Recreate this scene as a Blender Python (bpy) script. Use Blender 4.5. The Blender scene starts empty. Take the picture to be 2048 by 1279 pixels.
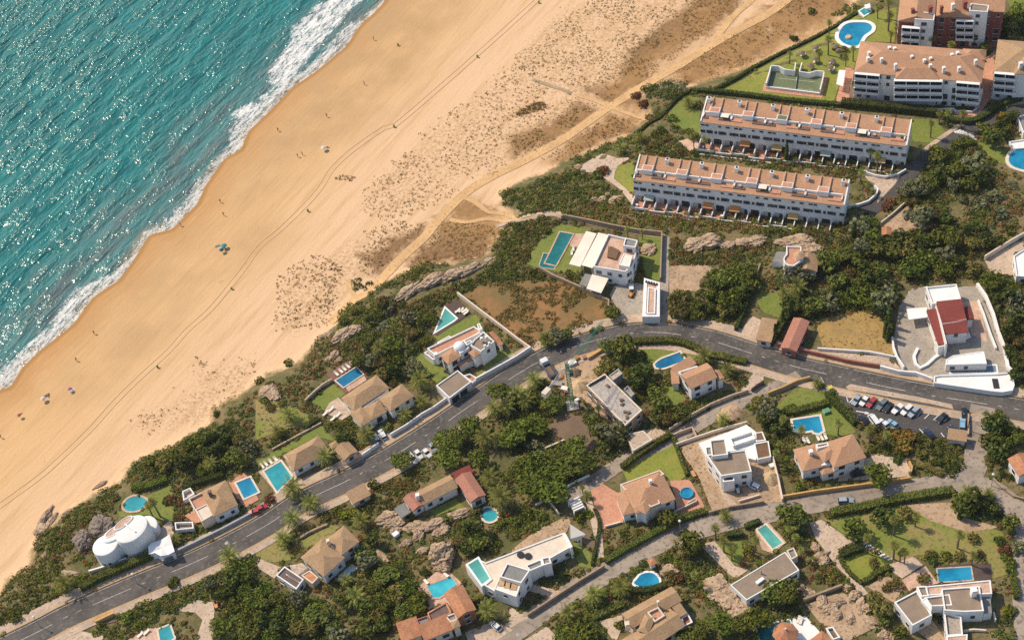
EXPO = 0.10; DENOISE = False; HAZE = 0.00004
import bpy, bmesh, math, random
import numpy as np
from mathutils import Vector, Matrix
from mathutils.geometry import delaunay_2d_cdt
random.seed(7); RNG = np.random.default_rng(7)
SC = bpy.context.scene; COL = SC.collection
R = math.radians

# ---------------------------------------------------------------- camera (solved from right angles and verticals in the place)
FPX, PITCH, ROLL = 3223.0, R(48), R(-10.1)
CAM = np.array((0.0, -324.0, 368.0))
fw = np.array((0, math.cos(PITCH), -math.sin(PITCH))); rt = np.array((1.0, 0, 0)); up = np.cross(rt, fw)
cr, sr = math.cos(ROLL), math.sin(ROLL)
camd = bpy.data.cameras.new('camera'); cam = bpy.data.objects.new('camera', camd); COL.objects.link(cam)
X = cr*rt + sr*up; Y = -sr*rt + cr*up; Z = -fw
cam.matrix_world = Matrix(((X[0],Y[0],Z[0],CAM[0]),(X[1],Y[1],Z[1],CAM[1]),(X[2],Y[2],Z[2],CAM[2]),(0,0,0,1)))
camd.sensor_fit = 'HORIZONTAL'; camd.sensor_width = 36; camd.lens = 36*FPX/2048; camd.clip_start = 1; camd.clip_end = 20000
SC.camera = cam
def ray(px):
    x, y = px[0]-1024, -(px[1]-639.5)
    return FPX*fw + (cr*x - sr*y)*rt + (sr*x + cr*y)*up
def plane(px, z):
    d = ray(px); k = (z-CAM[2])/d[2]
    return (CAM[0]+d[0]*k, CAM[1]+d[1]*k)

# ---------------------------------------------------------------- survey tiles: each is (x0, y0, scale) of an enlarged piece of the survey photo
TILE = dict(A=(1536,0,3.996),B=(1024,320,3.996),C=(1536,320,3.996),D=(1024,640,3.996),E=(1536,640,3.996),F=(512,640,3.996),G=(0,959,3.996),
 H=(512,959,3.996),I=(1024,959,3.996),J=(1536,959,3.996),K=(1024,0,3.996),L=(0,700,3.996),a=(0,0,2.664),b=(640,0,2.664),c=(1280,0,2.664),
 d=(0,400,2.664),e=(640,400,2.664),f=(1280,400,2.664),g=(0,800,2.67),h=(540,799,2.664),i=(1080,799,2.664),j=(1408,799,2.664),p=(0,0,1.0),
 u=(1060,680,7.107),v=(780,620,7.107),w=(1640,760,6.394))
def S(s):
    """'B:10,20 30,40 C:5,6' -> list of survey points"""
    out = []; t = 'p'
    for w in s.replace(';', ' ').split():
        if ':' in w: t, w = w.split(':')
        x, y = w.split(','); x0, y0, k = TILE[t]
        out.append((x0+float(x)/k, y0+float(y)/k))
    return out

# ---------------------------------------------------------------- coastline and height of the land
SHORE = S('p:-420,1190 -200,960 -60,835 0,781 23,775 45,738 75,708 150,648 188,595 240,561 270,520 300,471 345,460 368,437 398,407 375,417 413,372 450,319 484,300 499,263 544,221 586,176 631,146 694,94 721,53 751,26 768,8 800,-30 860,-110 1010,-300')
SHORE = [q for q in SHORE if q != (375.0, 417.0)]
VEG = S('p:-420,1560 -80,1265 0,1192 15,1159 60,1132 65,1094 83,1069 140,1019 205,981 240,966 265,925 350,890 423,848 425,820 490,785 527,753 587,733 617,703 642,673 670,655 677,625 715,603 745,580 790,554 850,531 903,528 966,516 993,486 1008,449 1034,434 1000,405 1015,375 1109,338 1128,323 1184,304 1249,275 1299,238 1284,180 1379,175 1536,123 1661,60 1711,15 1740,-60 1830,-280')
SHW = np.array([plane(q, 0) for q in SHORE]); VGW = np.array([plane(q, 2.5) for q in VEG])
def pip(P, poly):
    P = np.asarray(P, float); poly = np.asarray(poly, float); c = np.zeros(len(P), bool); j = len(poly)-1
    for i in range(len(poly)):
        a, b = poly[i], poly[j]
        if a[1] != b[1]:
            c ^= ((a[1] > P[:, 1]) != (b[1] > P[:, 1])) & (P[:, 0] < (b[0]-a[0])*(P[:, 1]-a[1])/(b[1]-a[1])+a[0])
        j = i
    return c
def pdist(P, line):
    P = np.asarray(P, float); best = np.full(len(P), 1e9)
    for a, b in zip(line[:-1], line[1:]):
        d = b-a; L = max(d@d, 1e-9); t = np.clip(((P-a)@d)/L, 0, 1)
        q = P-a-t[:, None]*d; best = np.minimum(best, (q*q).sum(1))
    return np.sqrt(best)
def closed(line):
    a, b = line[0], line[-1]
    da = (line[0]-line[1]); da = da/np.linalg.norm(da); db = (line[-1]-line[-2]); db = db/np.linalg.norm(db)
    return np.vstack([[a+da*6000+np.array((6000, -6000))], [a+da*6000], line, [b+db*6000], [b+db*6000+np.array((6000, -6000))]])
def sdist(P, line):
    cl = closed(line); d = pdist(P, cl[1:-1]); return np.where(pip(P, cl), d, -d)
def sst(x, a, b):
    t = np.clip((x-a)/(b-a), 0, 1); return t*t*(3-2*t)
def height(P):
    ds = sdist(P, SHW); dv = sdist(P, VGW)
    z = np.clip(ds*0.06+0.03, -4, 2.4) + 3.6*sst(dv, -3, 9) + 0.03*np.clip(dv, 0, 130)
    return z, ds, dv
GX0, GY0, GS, GNX, GNY = -250.0, -190.0, 1.5, 340, 320
gx = GX0+GS*np.arange(GNX); gy = GY0+GS*np.arange(GNY)
def stretch(a):
    st = GS*1.7**np.arange(1, 13); return np.concatenate([(a[0]-np.cumsum(st))[::-1], a, a[-1]+np.cumsum(st)])
ex, ey = stretch(gx), stretch(gy)
EXY = np.stack(np.meshgrid(ex, ey, indexing='ij'), -1).reshape(-1, 2)
EZ, EDS, EDV = height(EXY)
NXE, NYE = len(ex), len(ey)
HG = EZ.reshape(NXE, NYE)[12:12+GNX, 12:12+GNY]
def h(x, y):
    a = min(max((x-GX0)/GS, 0), GNX-1.001); b = min(max((y-GY0)/GS, 0), GNY-1.001)
    i, j = int(a), int(b); a -= i; b -= j
    return float((HG[i, j]*(1-a)+HG[i+1, j]*a)*(1-b)+(HG[i, j+1]*(1-a)+HG[i+1, j+1]*a)*b)
def P3(px, H=0.0):
    """survey point -> place in the world H metres above the ground"""
    z = 6.0
    for _ in range(9):
        x, y = plane(px, z+H); z = 0.5*z+0.5*h(x, y)
    z = h(x, y); return Vector((x, y, z+H))
def G2(s, H=0.0): return [P3(q, H).xy for q in S(s)]

# ---------------------------------------------------------------- materials
def srgb(r, g, b): return tuple((c/255/12.92 if c < 10 else ((c/255+0.055)/1.055)**2.4) for c in (r, g, b))
MATS = {}
def N(nt, t, **k):
    n = nt.nodes.new(t)
    for a, v in k.items():
        if a in n.inputs: n.inputs[a].default_value = v
        else: setattr(n, a, v)
    return n
def base(name):
    m = bpy.data.materials.new(name); m.use_nodes = True; nt = m.node_tree; MATS[name] = m
    b = nt.nodes['Principled BSDF']; return m, nt, b
def mixc(nt, fac, a, b):
    n = N(nt, 'ShaderNodeMix', data_type='RGBA')
    if isinstance(fac, float): n.inputs[0].default_value = fac
    else: nt.links.new(fac, n.inputs[0])
    for s, v in ((6, a), (7, b)):
        if isinstance(v, tuple): n.inputs[s].default_value = v+(1,)
        else: nt.links.new(v, n.inputs[s])
    return n.outputs[2]
def noise(nt, scale, detail=3, rough=.55, vec=None):
    n = N(nt, 'ShaderNodeTexNoise'); n.inputs['Scale'].default_value = scale; n.inputs['Detail'].default_value = detail; n.inputs['Roughness'].default_value = rough
    nt.links.new(vec if vec else N(nt, 'ShaderNodeNewGeometry').outputs['Position'], n.inputs['Vector']); return n.outputs[0]
def ramp(nt, v, lo, hi, a=0.0, b=1.0):
    n = N(nt, 'ShaderNodeMapRange'); n.interpolation_type = 'SMOOTHSTEP'
    for k, x in zip(('From Min', 'From Max', 'To Min', 'To Max'), (lo, hi, a, b)): n.inputs[k].default_value = x
    nt.links.new(v, n.inputs['Value']); return n.outputs[0]
def mth(nt, op, a, b=None):
    n = N(nt, 'ShaderNodeMath', operation=op)
    for i, v in enumerate((a, b)):
        if v is None: continue
        if isinstance(v, (int, float)): n.inputs[i].default_value = v
        else: nt.links.new(v, n.inputs[i])
    return n.outputs[0]
def attr(nt, name): return N(nt, 'ShaderNodeAttribute', attribute_name=name).outputs['Fac']
def mat(name, c1, c2=None, s=.6, s2=None, c3=None, rough=.85, bump=0.0, bs=3.0, met=0.0, rnd=0.0):
    """surface of colour c1 weathered towards c2 in patches (s per metre) and c3 in finer flecks (s2)"""
    m, nt, b = base(name)
    c2 = c2 or tuple(x*.8 for x in c1)
    col = mixc(nt, ramp(nt, noise(nt, s, 4, .62), .36, .66), c1, c2)
    if c3: col = mixc(nt, ramp(nt, noise(nt, s2 or s*5, 3), .5, .68), col, c3)
    if rnd:
        oi = N(nt, 'ShaderNodeObjectInfo'); hs = N(nt, 'ShaderNodeHueSaturation'); nt.links.new(col, hs.inputs['Color'])
        nt.links.new(ramp(nt, oi.outputs['Random'], 0, 1, 1-rnd, 1+rnd), hs.inputs['Value']); col = hs.outputs[0]
    nt.links.new(col, b.inputs['Base Color']); b.inputs['Roughness'].default_value = rough; b.inputs['Metallic'].default_value = met
    if bump:
        bp = N(nt, 'ShaderNodeBump'); bp.inputs['Strength'].default_value = bump; bp.inputs['Distance'].default_value = .15
        nt.links.new(noise(nt, bs, 4), bp.inputs['Height']); nt.links.new(bp.outputs[0], b.inputs['Normal'])
    return m
def tiles(name, c1, c2, c3):
    """clay roof tiles: fine courses, weathered and lichened"""
    m, nt, b = base(name)
    col = mixc(nt, ramp(nt, noise(nt, .35, 4, .6), .35, .65), c1, c2)
    col = mixc(nt, ramp(nt, noise(nt, 2.2, 5, .75), .46, .66), col, c3)
    tc = N(nt, 'ShaderNodeTexCoord'); 
    w = N(nt, 'ShaderNodeTexWave'); w.inputs['Scale'].default_value = 1.15; w.inputs['Distortion'].default_value = 1.2; w.inputs['Detail'].default_value = 2; w.bands_direction = 'X'
    uv = N(nt, 'ShaderNodeUVMap'); nt.links.new(uv.outputs[0], w.inputs['Vector'])
    col2 = mixc(nt, mth(nt, 'MULTIPLY', w.outputs['Fac'], .55), col, tuple(x*.55 for x in c2))
    nt.links.new(col2, b.inputs['Base Color']); b.inputs['Roughness'].default_value = .9
    bp = N(nt, 'ShaderNodeBump'); bp.inputs['Strength'].default_value = .6; bp.inputs['Distance'].default_value = .12
    nt.links.new(w.outputs['Fac'], bp.inputs['Height']); nt.links.new(bp.outputs[0], b.inputs['Normal'])
    return m
WHITE = mat('white_render', (.82,.80,.77), (.75,.725,.685), .22, .7, (.745,.715,.67))
CREAM = mat('cream_render', (.74,.62,.49), (.66,.54,.42), .3, .8, (.64,.52,.40))
TERR = tiles('terracotta_tiles', (.62,.345,.192), (.55,.295,.165), (.40,.215,.125))
TAN = tiles('weathered_tan_tiles', (.55,.35,.19), (.46,.285,.155), (.30,.19,.095))
ORANGE = tiles('orange_clay_tiles', (.66,.30,.15), (.48,.21,.105), (.36,.15,.08))
PINKT = tiles('pink_clay_tiles', (.55,.24,.16), (.48,.21,.14), (.36,.15,.10))
REDT = tiles('red_tiles', (.34,.065,.045), (.27,.055,.04), (.20,.045,.035))
REDW = mat('red_render', (.30,.085,.06), (.24,.07,.05), .3, 1.5, (.18,.055,.045))
GRAVEL = mat('gravel_roofing', (.30,.22,.155), (.25,.185,.13), .4, 6, (.19,.14,.10))
TFLOOR = mat('terracotta_floor', (.58,.285,.175), (.50,.24,.15), .4, 2.5, (.34,.155,.10))
PINKF = mat('pink_paving', (.64,.42,.295), (.48,.30,.21), .4, 2.5, (.40,.25,.18))
CONC = mat('raw_concrete', (.46,.40,.35), (.36,.31,.27), .5, 2.0, (.28,.23,.19))
CANVAS = mat('cream_canvas', (.80,.72,.60), (.74,.66,.54), .3)
PALE = mat('pale_paving', (.58,.43,.31), (.47,.345,.245), .3, 1.6, (.30,.235,.18))
GREYP = mat('grey_paving', (.40,.335,.265), (.32,.265,.205), .3, 2, (.20,.185,.17))
DUST = mat('dusty_earth', (.48,.325,.20), (.37,.245,.145), .25, 1.3, (.23,.155,.09))
SOIL = mat('brown_soil', (.20,.125,.075), (.155,.10,.06), .3, 2, (.115,.075,.045))
DECK = mat('dark_timber_deck', (.10,.06,.048), (.08,.05,.04), .6, 4, (.065,.04,.034))
REDDECK = mat('red_timber_deck', (.22,.10,.07), (.18,.08,.058), .6, 4, (.14,.065,.05))
BROWN = mat('brown_timber', (.20,.105,.05), (.16,.085,.042), .6, 4, (.11,.06,.032))
STONE = mat('rubble_stone', (.40,.29,.19), (.31,.22,.145), 1.2, 5, (.21,.15,.10), bump=.5)
YELLOW = mat('ochre_render', (.62,.36,.12), (.52,.30,.10), .4, 2, (.42,.25,.10))
REDWALL = mat('red_brown_wall', (.36,.135,.085), (.29,.11,.07), .4, 2, (.22,.085,.06))
GREYW = mat('grey_render', (.42,.41,.40), (.36,.35,.335), .4, 2, (.30,.285,.27))
DARK = mat('near_black_and_shade', (.025,.027,.03), (.02,.02,.022))  # near-black finish; on flush panels it stands for shade inside openings
METAL = mat('grey_metal', (.30,.30,.30), (.24,.24,.24), 1, rough=.45, met=.4)
GREENM = mat('green_painted_steel', (.03,.22,.13), (.025,.17,.10), 1, rough=.5)
ORANGEM = mat('orange_paint', (.70,.25,.04), (.60,.21,.04), 1, rough=.5)
COURT = mat('green_court', (.14,.17,.08), (.115,.14,.07), .25, 1.5, (.17,.19,.10))
LAWN = mat('watered_lawn', (.15,.19,.022), (.20,.205,.035), .22, 1.4, (.105,.14,.018), bump=.6, bs=5)
LAWNB = mat('bright_lawn', (.20,.225,.025), (.255,.245,.035), .2, 1.2, (.15,.175,.02), bump=.6, bs=5)
LAWND = mat('thirsty_lawn', (.18,.21,.026), (.30,.215,.075), .11, 1.0, (.125,.14,.026), bump=.6, bs=5)
FIELD = mat('golden_stubble', (.40,.25,.075), (.32,.20,.065), .2, 1.2, (.24,.16,.06), bump=.6, bs=4)
RUSTF = mat('rust_brown_meadow', (.30,.145,.045), (.17,.115,.034), .10, .9, (.20,.11,.036), bump=.7, bs=3)
GREYR = mat('grey_roof_sheet', (.26,.245,.225), (.21,.20,.185), .5, 3, (.17,.16,.15))
DKROOF = mat('dark_brown_roofing', (.17,.105,.085), (.14,.09,.07), .5, 3, (.11,.07,.058))
ASPH = mat('asphalt', (.105,.090,.079), (.062,.055,.050), .13, .9, (.145,.122,.102), rough=.9)
ASPHD = mat('dark_asphalt', (.075,.067,.062), (.06,.054,.05), .15, 1.5, (.095,.085,.078), rough=.9)
LANE = mat('worn_pale_asphalt', (.37,.295,.225), (.26,.205,.16), .15, .8, (.18,.145,.115))
PAVE = mat('beige_pavement', (.54,.39,.27), (.39,.295,.22), .25, 1.4, (.31,.235,.175))
KERB = mat('orange_kerb', (.52,.33,.15), (.44,.28,.14), .4, 2, (.36,.24,.14))
PAINT = mat('road_paint', (.66,.63,.58), (.46,.43,.39), .5, 2.5, (.30,.28,.25))
PAINTB = mat('fresh_white_paint', (.76,.74,.70), (.66,.63,.58), .5)
TRACK = mat('sandy_track', (.68,.42,.185), (.58,.345,.15), .2, 1.2, (.43,.255,.12))
TRACKS = mat('tyre_pressed_sand', (.67,.43,.225), (.62,.40,.205), .3)
BOARD = mat('sandy_boardwalk', (.40,.30,.185), (.34,.25,.15), .5)
GLASS = mat('window_glass', (.035,.045,.055), (.03,.04,.05), .5, rough=.12)
FRAME = mat('window_frame', (.52,.46,.40), (.46,.40,.34), .6)
ROCK = mat('sandstone', (.50,.355,.225), (.37,.25,.155), .35, 1.6, (.20,.13,.09), bump=.9, bs=1.8)
ROCKG = mat('grey_boulder', (.26,.20,.16), (.20,.155,.125), .4, 2, (.14,.11,.09), bump=.9, bs=1.8)
TYRE = mat('tyre_rubber', (.02,.02,.02))
TRUNK = mat('bark', (.16,.11,.075), (.11,.075,.05), 2)
SKIN = mat('tanned_skin', (.42,.22,.14)); HAIR = mat('dark_hair', (.04,.03,.02))
POLE = mat('galvanised_pole', (.36,.35,.33), rough=.5)
def flat_(name, c, rough=.6): return mat(name, c, tuple(x*.9 for x in c), .8, rough=rough)
def paint(name, c):
    m, nt, b = base(name); b.inputs['Base Color'].default_value = c+(1,); b.inputs['Roughness'].default_value = .32; b.inputs['Coat Weight'].default_value = .5
    nt.links.new(mixc(nt, ramp(nt, noise(nt, 1.5), .4, .7), c, tuple(x*.88 for x in c)), b.inputs['Base Color']); return m
def water(name, c, c2):
    m, nt, b = base(name)
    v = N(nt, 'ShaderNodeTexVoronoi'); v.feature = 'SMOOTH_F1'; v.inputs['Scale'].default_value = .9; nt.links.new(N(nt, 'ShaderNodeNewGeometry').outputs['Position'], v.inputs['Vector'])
    col = mixc(nt, ramp(nt, noise(nt, .22, 2), .38, .66), c, c2); col = mixc(nt, ramp(nt, v.outputs['Distance'], .35, .75, 0, .4), col, tuple(min(1, x*1.35+.01) for x in c2))  # lighter Voronoi cells paint caustic light into the water colour
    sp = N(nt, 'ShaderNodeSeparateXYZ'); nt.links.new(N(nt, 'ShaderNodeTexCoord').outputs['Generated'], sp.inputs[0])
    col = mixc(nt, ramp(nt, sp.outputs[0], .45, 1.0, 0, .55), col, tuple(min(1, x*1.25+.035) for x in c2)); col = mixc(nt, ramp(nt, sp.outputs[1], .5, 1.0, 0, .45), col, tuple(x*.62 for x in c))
    nt.links.new(col, b.inputs['Base Color']); b.inputs['Roughness'].default_value = .06
    bp = N(nt, 'ShaderNodeBump'); bp.inputs['Strength'].default_value = .12; bp.inputs['Distance'].default_value = .1
    nt.links.new(noise(nt, 2.2, 2), bp.inputs['Height']); nt.links.new(bp.outputs[0], b.inputs['Normal']); return m
WBLUE = water('pool_water_blue', (.006,.19,.345), (.010,.25,.41)); WDEEP = water('pool_water_deep_blue', (.007,.115,.235), (.011,.155,.285))
WTEAL = water('pool_water_turquoise', (0.023,0.265,0.312), (0.031,0.312,0.351)); WGREEN = water('pool_water_green', (0.078,0.328,0.281), (0.101,0.374,0.32))
WDARK = water('pool_water_dark_teal', (0.009,0.133,0.133), (0.012,0.164,0.164)); WSKY = water('pool_water_sky', (0.039,0.39,0.484), (0.055,0.452,0.53))
WPALE = water('pool_water_pale', (.40,.60,.58), (.52,.68,.66)); WGREY = water('pool_water_grey', (.10,.15,.19), (.13,.19,.23))
def leafmat(name, trans=.22, rnd=.16):
    m, nt, b = base(name); nt.nodes.remove(b)
    a = N(nt, 'ShaderNodeAttribute', attribute_name='tint').outputs['Color']
    oi = N(nt, 'ShaderNodeObjectInfo'); hs = N(nt, 'ShaderNodeHueSaturation'); nt.links.new(a, hs.inputs['Color'])
    nt.links.new(ramp(nt, oi.outputs['Random'], 0, 1, 1-rnd, 1+rnd), hs.inputs['Value'])
    nt.links.new(ramp(nt, oi.outputs['Random'], 0, 1, .485, .512), hs.inputs['Hue'])
    d = N(nt, 'ShaderNodeBsdfDiffuse'); t = N(nt, 'ShaderNodeBsdfTranslucent'); mx = N(nt, 'ShaderNodeMixShader'); mx.inputs[0].default_value = trans
    nt.links.new(hs.outputs[0], d.inputs[0]); nt.links.new(hs.outputs[0], t.inputs[0]); nt.links.new(d.outputs[0], mx.inputs[1]); nt.links.new(t.outputs[0], mx.inputs[2])
    nt.links.new(mx.outputs[0], nt.nodes['Material Output'].inputs[0]); return m
LEAF = leafmat('leaves')

# ---------------------------------------------------------------- objects, names and labels
LANDMARKS = []; THINGS = []
def tag(o, label, cat=None, group=None, kind=None):
    o['label'] = label
    if cat: o['category'] = cat
    if group: o['group'] = group
    if kind: o['kind'] = kind
    return o
def empty(name, loc, rz=0.0):
    o = bpy.data.objects.new(name, None); COL.objects.link(o); o.location = loc; o.rotation_euler = (0, 0, rz); o.empty_display_size = .5; return o
def copy_tree(o, parent=None):
    c = o.copy(); COL.objects.link(c)
    if parent: c.parent = parent; KIDS.setdefault(parent.name, []).append(c)
    for ch in list(KIDS.get(o.name, [])): copy_tree(ch, c)
    return c
KIDS = {}
def child(name, me, parent, loc=(0,0,0), rz=0.0):
    o = bpy.data.objects.new(name, me); COL.objects.link(o)
    if parent: o.parent = parent; KIDS.setdefault(parent.name, []).append(o)
    o.location = loc; o.rotation_euler = (0, 0, rz); return o
class MB:
    def __init__(s): s.v = []; s.f = []; s.m = []; s.mats = []
    def mi(s, m):
        if m not in s.mats: s.mats.append(m)
        return s.mats.index(m)
    def poly(s, pts, m):
        n = len(s.v); s.v += [tuple(p) for p in pts]; s.f.append(tuple(range(n, n+len(pts)))); s.m.append(s.mi(m))
    def box(s, c, sz, m, rz=0.0, top=None):
        x, y, z = (k/2 for k in sz); t = top or 1.0; co, si = math.cos(rz), math.sin(rz); n = len(s.v)
        for dz, k in ((-z, 1), (z, t)):
            for dx, dy in ((-x*k, -y*k), (x*k, -y*k), (x*k, y*k), (-x*k, y*k)):
                s.v.append((c[0]+dx*co-dy*si, c[1]+dx*si+dy*co, c[2]+dz))
        for q in ((3,2,1,0),(4,5,6,7),(0,1,5,4),(1,2,6,5),(2,3,7,6),(3,0,4,7)): s.f.append(tuple(n+k for k in q)); s.m.append(s.mi(m))
    def bar(s, a, b, w, m):
        a, b = Vector(a), Vector(b); d = (b-a).normalized(); k = Vector((0,0,1)) if abs(d.z) < .9 else Vector((1,0,0))
        p = d.cross(k).normalized()*w/2; q = d.cross(p).normalized()*w/2; n = len(s.v)
        for e in (a, b): s.v += [tuple(e+p+q), tuple(e-p+q), tuple(e-p-q), tuple(e+p-q)]
        for f in ((0,1,2,3),(7,6,5,4),(0,4,5,1),(1,5,6,2),(2,6,7,3),(3,7,4,0)): s.f.append(tuple(n+k for k in f)); s.m.append(s.mi(m))
    def prism(s, poly, z0, z1, m, mt=None, bottom=False):
        poly = ccw(poly); n = len(poly)
        for i in range(n):
            a, b = poly[i], poly[(i+1) % n]; s.poly([(a[0],a[1],z0),(b[0],b[1],z0),(b[0],b[1],z1),(a[0],a[1],z1)], m)
        s.poly([(p[0],p[1],z1) for p in poly], mt or m)
        if bottom: s.poly([(p[0],p[1],z0) for p in reversed(poly)], m)
    def lathe(s, prof, m, c=(0,0,0), n=20, sx=1, sy=1, rz=0.0):
        b = len(s.v); k = len(prof); co, si = math.cos(rz), math.sin(rz)
        for r, z in prof:
            for i in range(n):
                a = 2*math.pi*i/n; x, y = r*math.cos(a)*sx, r*math.sin(a)*sy
                s.v.append((c[0]+x*co-y*si, c[1]+x*si+y*co, c[2]+z))
        for j in range(k-1):
            for i in range(n):
                s.f.append((b+j*n+i, b+j*n+(i+1)%n, b+(j+1)*n+(i+1)%n, b+(j+1)*n+i)); s.m.append(s.mi(m))
        s.f.append(tuple(b+(k-1)*n+i for i in range(n))); s.m.append(s.mi(m))
    def mesh(s, name, smooth=False):
        me = bpy.data.meshes.new(name); me.from_pydata(s.v, [], s.f)
        for m in s.mats: me.materials.append(m)
        me.polygons.foreach_set('material_index', s.m)
        if smooth: me.polygons.foreach_set('use_smooth', [True]*len(s.f))
        me.update(); return me
    def build(s, name, parent=None, loc=(0,0,0), rz=0.0, smooth=False, uv=False):
        me = s.mesh(name, smooth)
        if uv: roof_uv(me)
        return child(name, me, parent, loc, rz)
def roof_uv(me):
    l = me.uv_layers.new(name='UVMap')
    for p in me.polygons:
        n = p.normal; d = Vector((n.x, n.y)); d = d.normalized() if d.length > .05 else Vector((0, 1)); t = Vector((-d.y, d.x))
        for li in p.loop_indices:
            c = me.vertices[me.loops[li].vertex_index].co; l.data[li].uv = (t.x*c.x+t.y*c.y, d.x*c.x+d.y*c.y)
def ccw(p):
    p = [tuple(q[:2]) for q in p]; a = sum(p[i-1][0]*p[i][1]-p[i][0]*p[i-1][1] for i in range(len(p))); return p if a > 0 else p[::-1]
def inset(poly, d):
    poly = ccw(poly); n = len(poly); out = []
    for i in range(n):
        p0, p1, p2 = Vector(poly[i-1]), Vector(poly[i]), Vector(poly[(i+1) % n])
        a = (p1-p0).normalized(); b = (p2-p1).normalized(); na = Vector((-a.y, a.x)); nb = Vector((-b.y, b.x))
        k = na+nb; k = k/max(k.length_squared, .3)*2 if k.length > 1e-6 else na
        out.append(tuple(p1+k*d))
    return out
def catmull(pts, step=3.0):
    pts = [Vector(p) for p in pts]; out = []
    for i in range(len(pts)-1):
        a, b, c, d = pts[max(i-1, 0)], pts[i], pts[i+1], pts[min(i+2, len(pts)-1)]
        n = max(1, int((c-b).length/step))
        for k in range(n):
            t = k/n; out.append(.5*((2*b)+(c-a)*t+(2*a-5*b+4*c-d)*t*t+(3*b-a-3*c+d)*t**3))
    out.append(pts[-1]); return out
def ribbon(line, w, dz, off=0.0, H=None):
    """strip that follows the ground; off = sideways shift; H = height of a solid strip, else a sheet"""
    line = [Vector(p) for p in line]; L = []; n = len(line)
    for i, p in enumerate(line):
        d = (line[min(i+1, n-1)]-line[max(i-1, 0)]).normalized(); nn = Vector((-d.y, d.x)); L.append((p+nn*(off+w/2), p+nn*off, p+nn*(off-w/2)))
    return L
def strip_mesh(name, L, m, dz, wall=0.0):
    v, f = [], []
    for a, c, b in L:
        v += [(q.x, q.y, h(q.x, q.y)+dz) for q in (a, c, b)]
    for i in range(len(L)-1):
        k = i*3; f += [(k, k+1, k+4, k+3), (k+1, k+2, k+5, k+4)]
    if wall:
        n0 = len(v); v += [(x, y, z-wall) for x, y, z in v]
        for i in range(len(L)-1):
            k = i*3; f += [(k, k+3, n0+k+3, n0+k), (k+2, n0+k+2, n0+k+5, k+5)]
        k = (len(L)-1)*3; f += [(0, n0, n0+1, 1), (1, n0+1, n0+2, 2), (k, k+1, n0+k+1, n0+k), (k+1, k+2, n0+k+2, n0+k+1)]
    me = bpy.data.meshes.new(name); me.from_pydata(v, [], f); me.materials.append(m); me.update()
    bm = bmesh.new(); bm.from_mesh(me); bmesh.ops.recalc_face_normals(bm, faces=bm.faces); bm.to_mesh(me); bm.free()
    return me
def up_normals(me):
    if me.polygons and sum(p.normal.z for p in me.polygons) < 0: me.flip_normals()
EXCL = []
def blocked(P, soft=False):
    """points that lie on a road, a lawn, a paved court, a pool or a building"""
    P = np.asarray(P, float); out = np.zeros(len(P), bool)
    for poly, kind in EXCL:
        if soft and kind == 'lawn': continue
        lo, hi = poly.min(0), poly.max(0); m = (P[:, 0] > lo[0]) & (P[:, 0] < hi[0]) & (P[:, 1] > lo[1]) & (P[:, 1] < hi[1]) & ~out
        if m.any(): i = np.where(m)[0]; out[i] = pip(P[i], poly)
    return out
def block(poly, kind): EXCL.append((np.array([tuple(q[:2]) for q in poly]), kind))
def structure(name, me, label):
    o = child(name, me, None); o['kind'] = 'structure'; o['label'] = label; return o
def sheet_mesh(name, poly, m, dz, step=3.0, wall=0.0, smooth_edge=True):
    poly = ccw(poly); ring = []
    for i in range(len(poly)):
        a, b = Vector(poly[i]), Vector(poly[(i+1) % len(poly)]); n = max(1, int((b-a).length/step))
        ring += [a+(b-a)*k/n for k in range(n)]
    xs = [p.x for p in ring]; ys = [p.y for p in ring]
    g = np.stack(np.meshgrid(np.arange(min(xs), max(xs), step), np.arange(min(ys), max(ys), step)), -1).reshape(-1, 2)
    if len(g):
        ra = np.array([tuple(p) for p in ring]); ins = pip(g, ra); g = g[ins]
        if len(g): g = g[pdist(g, np.vstack([ra, ra[:1]])) > step*.35]
    vs = ring+[Vector(p) for p in g]; n = len(ring)
    r = delaunay_2d_cdt(vs, [(i, (i+1) % n) for i in range(n)], [], 1, 1e-5)
    v = [(p.x, p.y, h(p.x, p.y)+dz) for p in r[0]]; f = [tuple(q) for q in r[2]]
    me = bpy.data.meshes.new(name); me.from_pydata(v, [], f); me.materials.append(m); me.update(); up_normals(me)
    if wall:
        bm = bmesh.new(); bm.from_mesh(me); be = [e for e in bm.edges if e.is_boundary]
        e = bmesh.ops.extrude_edge_only(bm, edges=be); 
        for q in e['geom']:
            if isinstance(q, bmesh.types.BMVert): q.co.z -= wall
        bmesh.ops.recalc_face_normals(bm, faces=bm.faces); bm.to_mesh(me); bm.free()
    return me
def smooth_poly(poly, it=2):
    for _ in range(it):
        q = []
        for i in range(len(poly)):
            a, b = Vector(poly[i]), Vector(poly[(i+1) % len(poly)]); q += [a*.75+b*.25, a*.25+b*.75]
        poly = q
    return poly
_lv = {}
def ground(name, s, m, label, lvl=0, wall=0.0, smooth=0):
    """flat ground cover: lawn, paving, deck ... as a sheet laid on the land"""
    _lv[lvl] = _lv.get(lvl, 0)+1
    poly = G2(s); block(poly, 'lawn' if name in ('lawn', 'meadow', 'garden_bed') else 'hard')
    if smooth: poly = smooth_poly(poly, smooth)
    return structure(name, sheet_mesh(name, poly, m, .08+lvl*.07+.004*(_lv[lvl] % 14), wall=wall), label)
def landmark(short, px): LANDMARKS.append((short, px))
def cen(pts): return (sum(p[0] for p in pts)/len(pts), sum(p[1] for p in pts)/len(pts))
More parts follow.
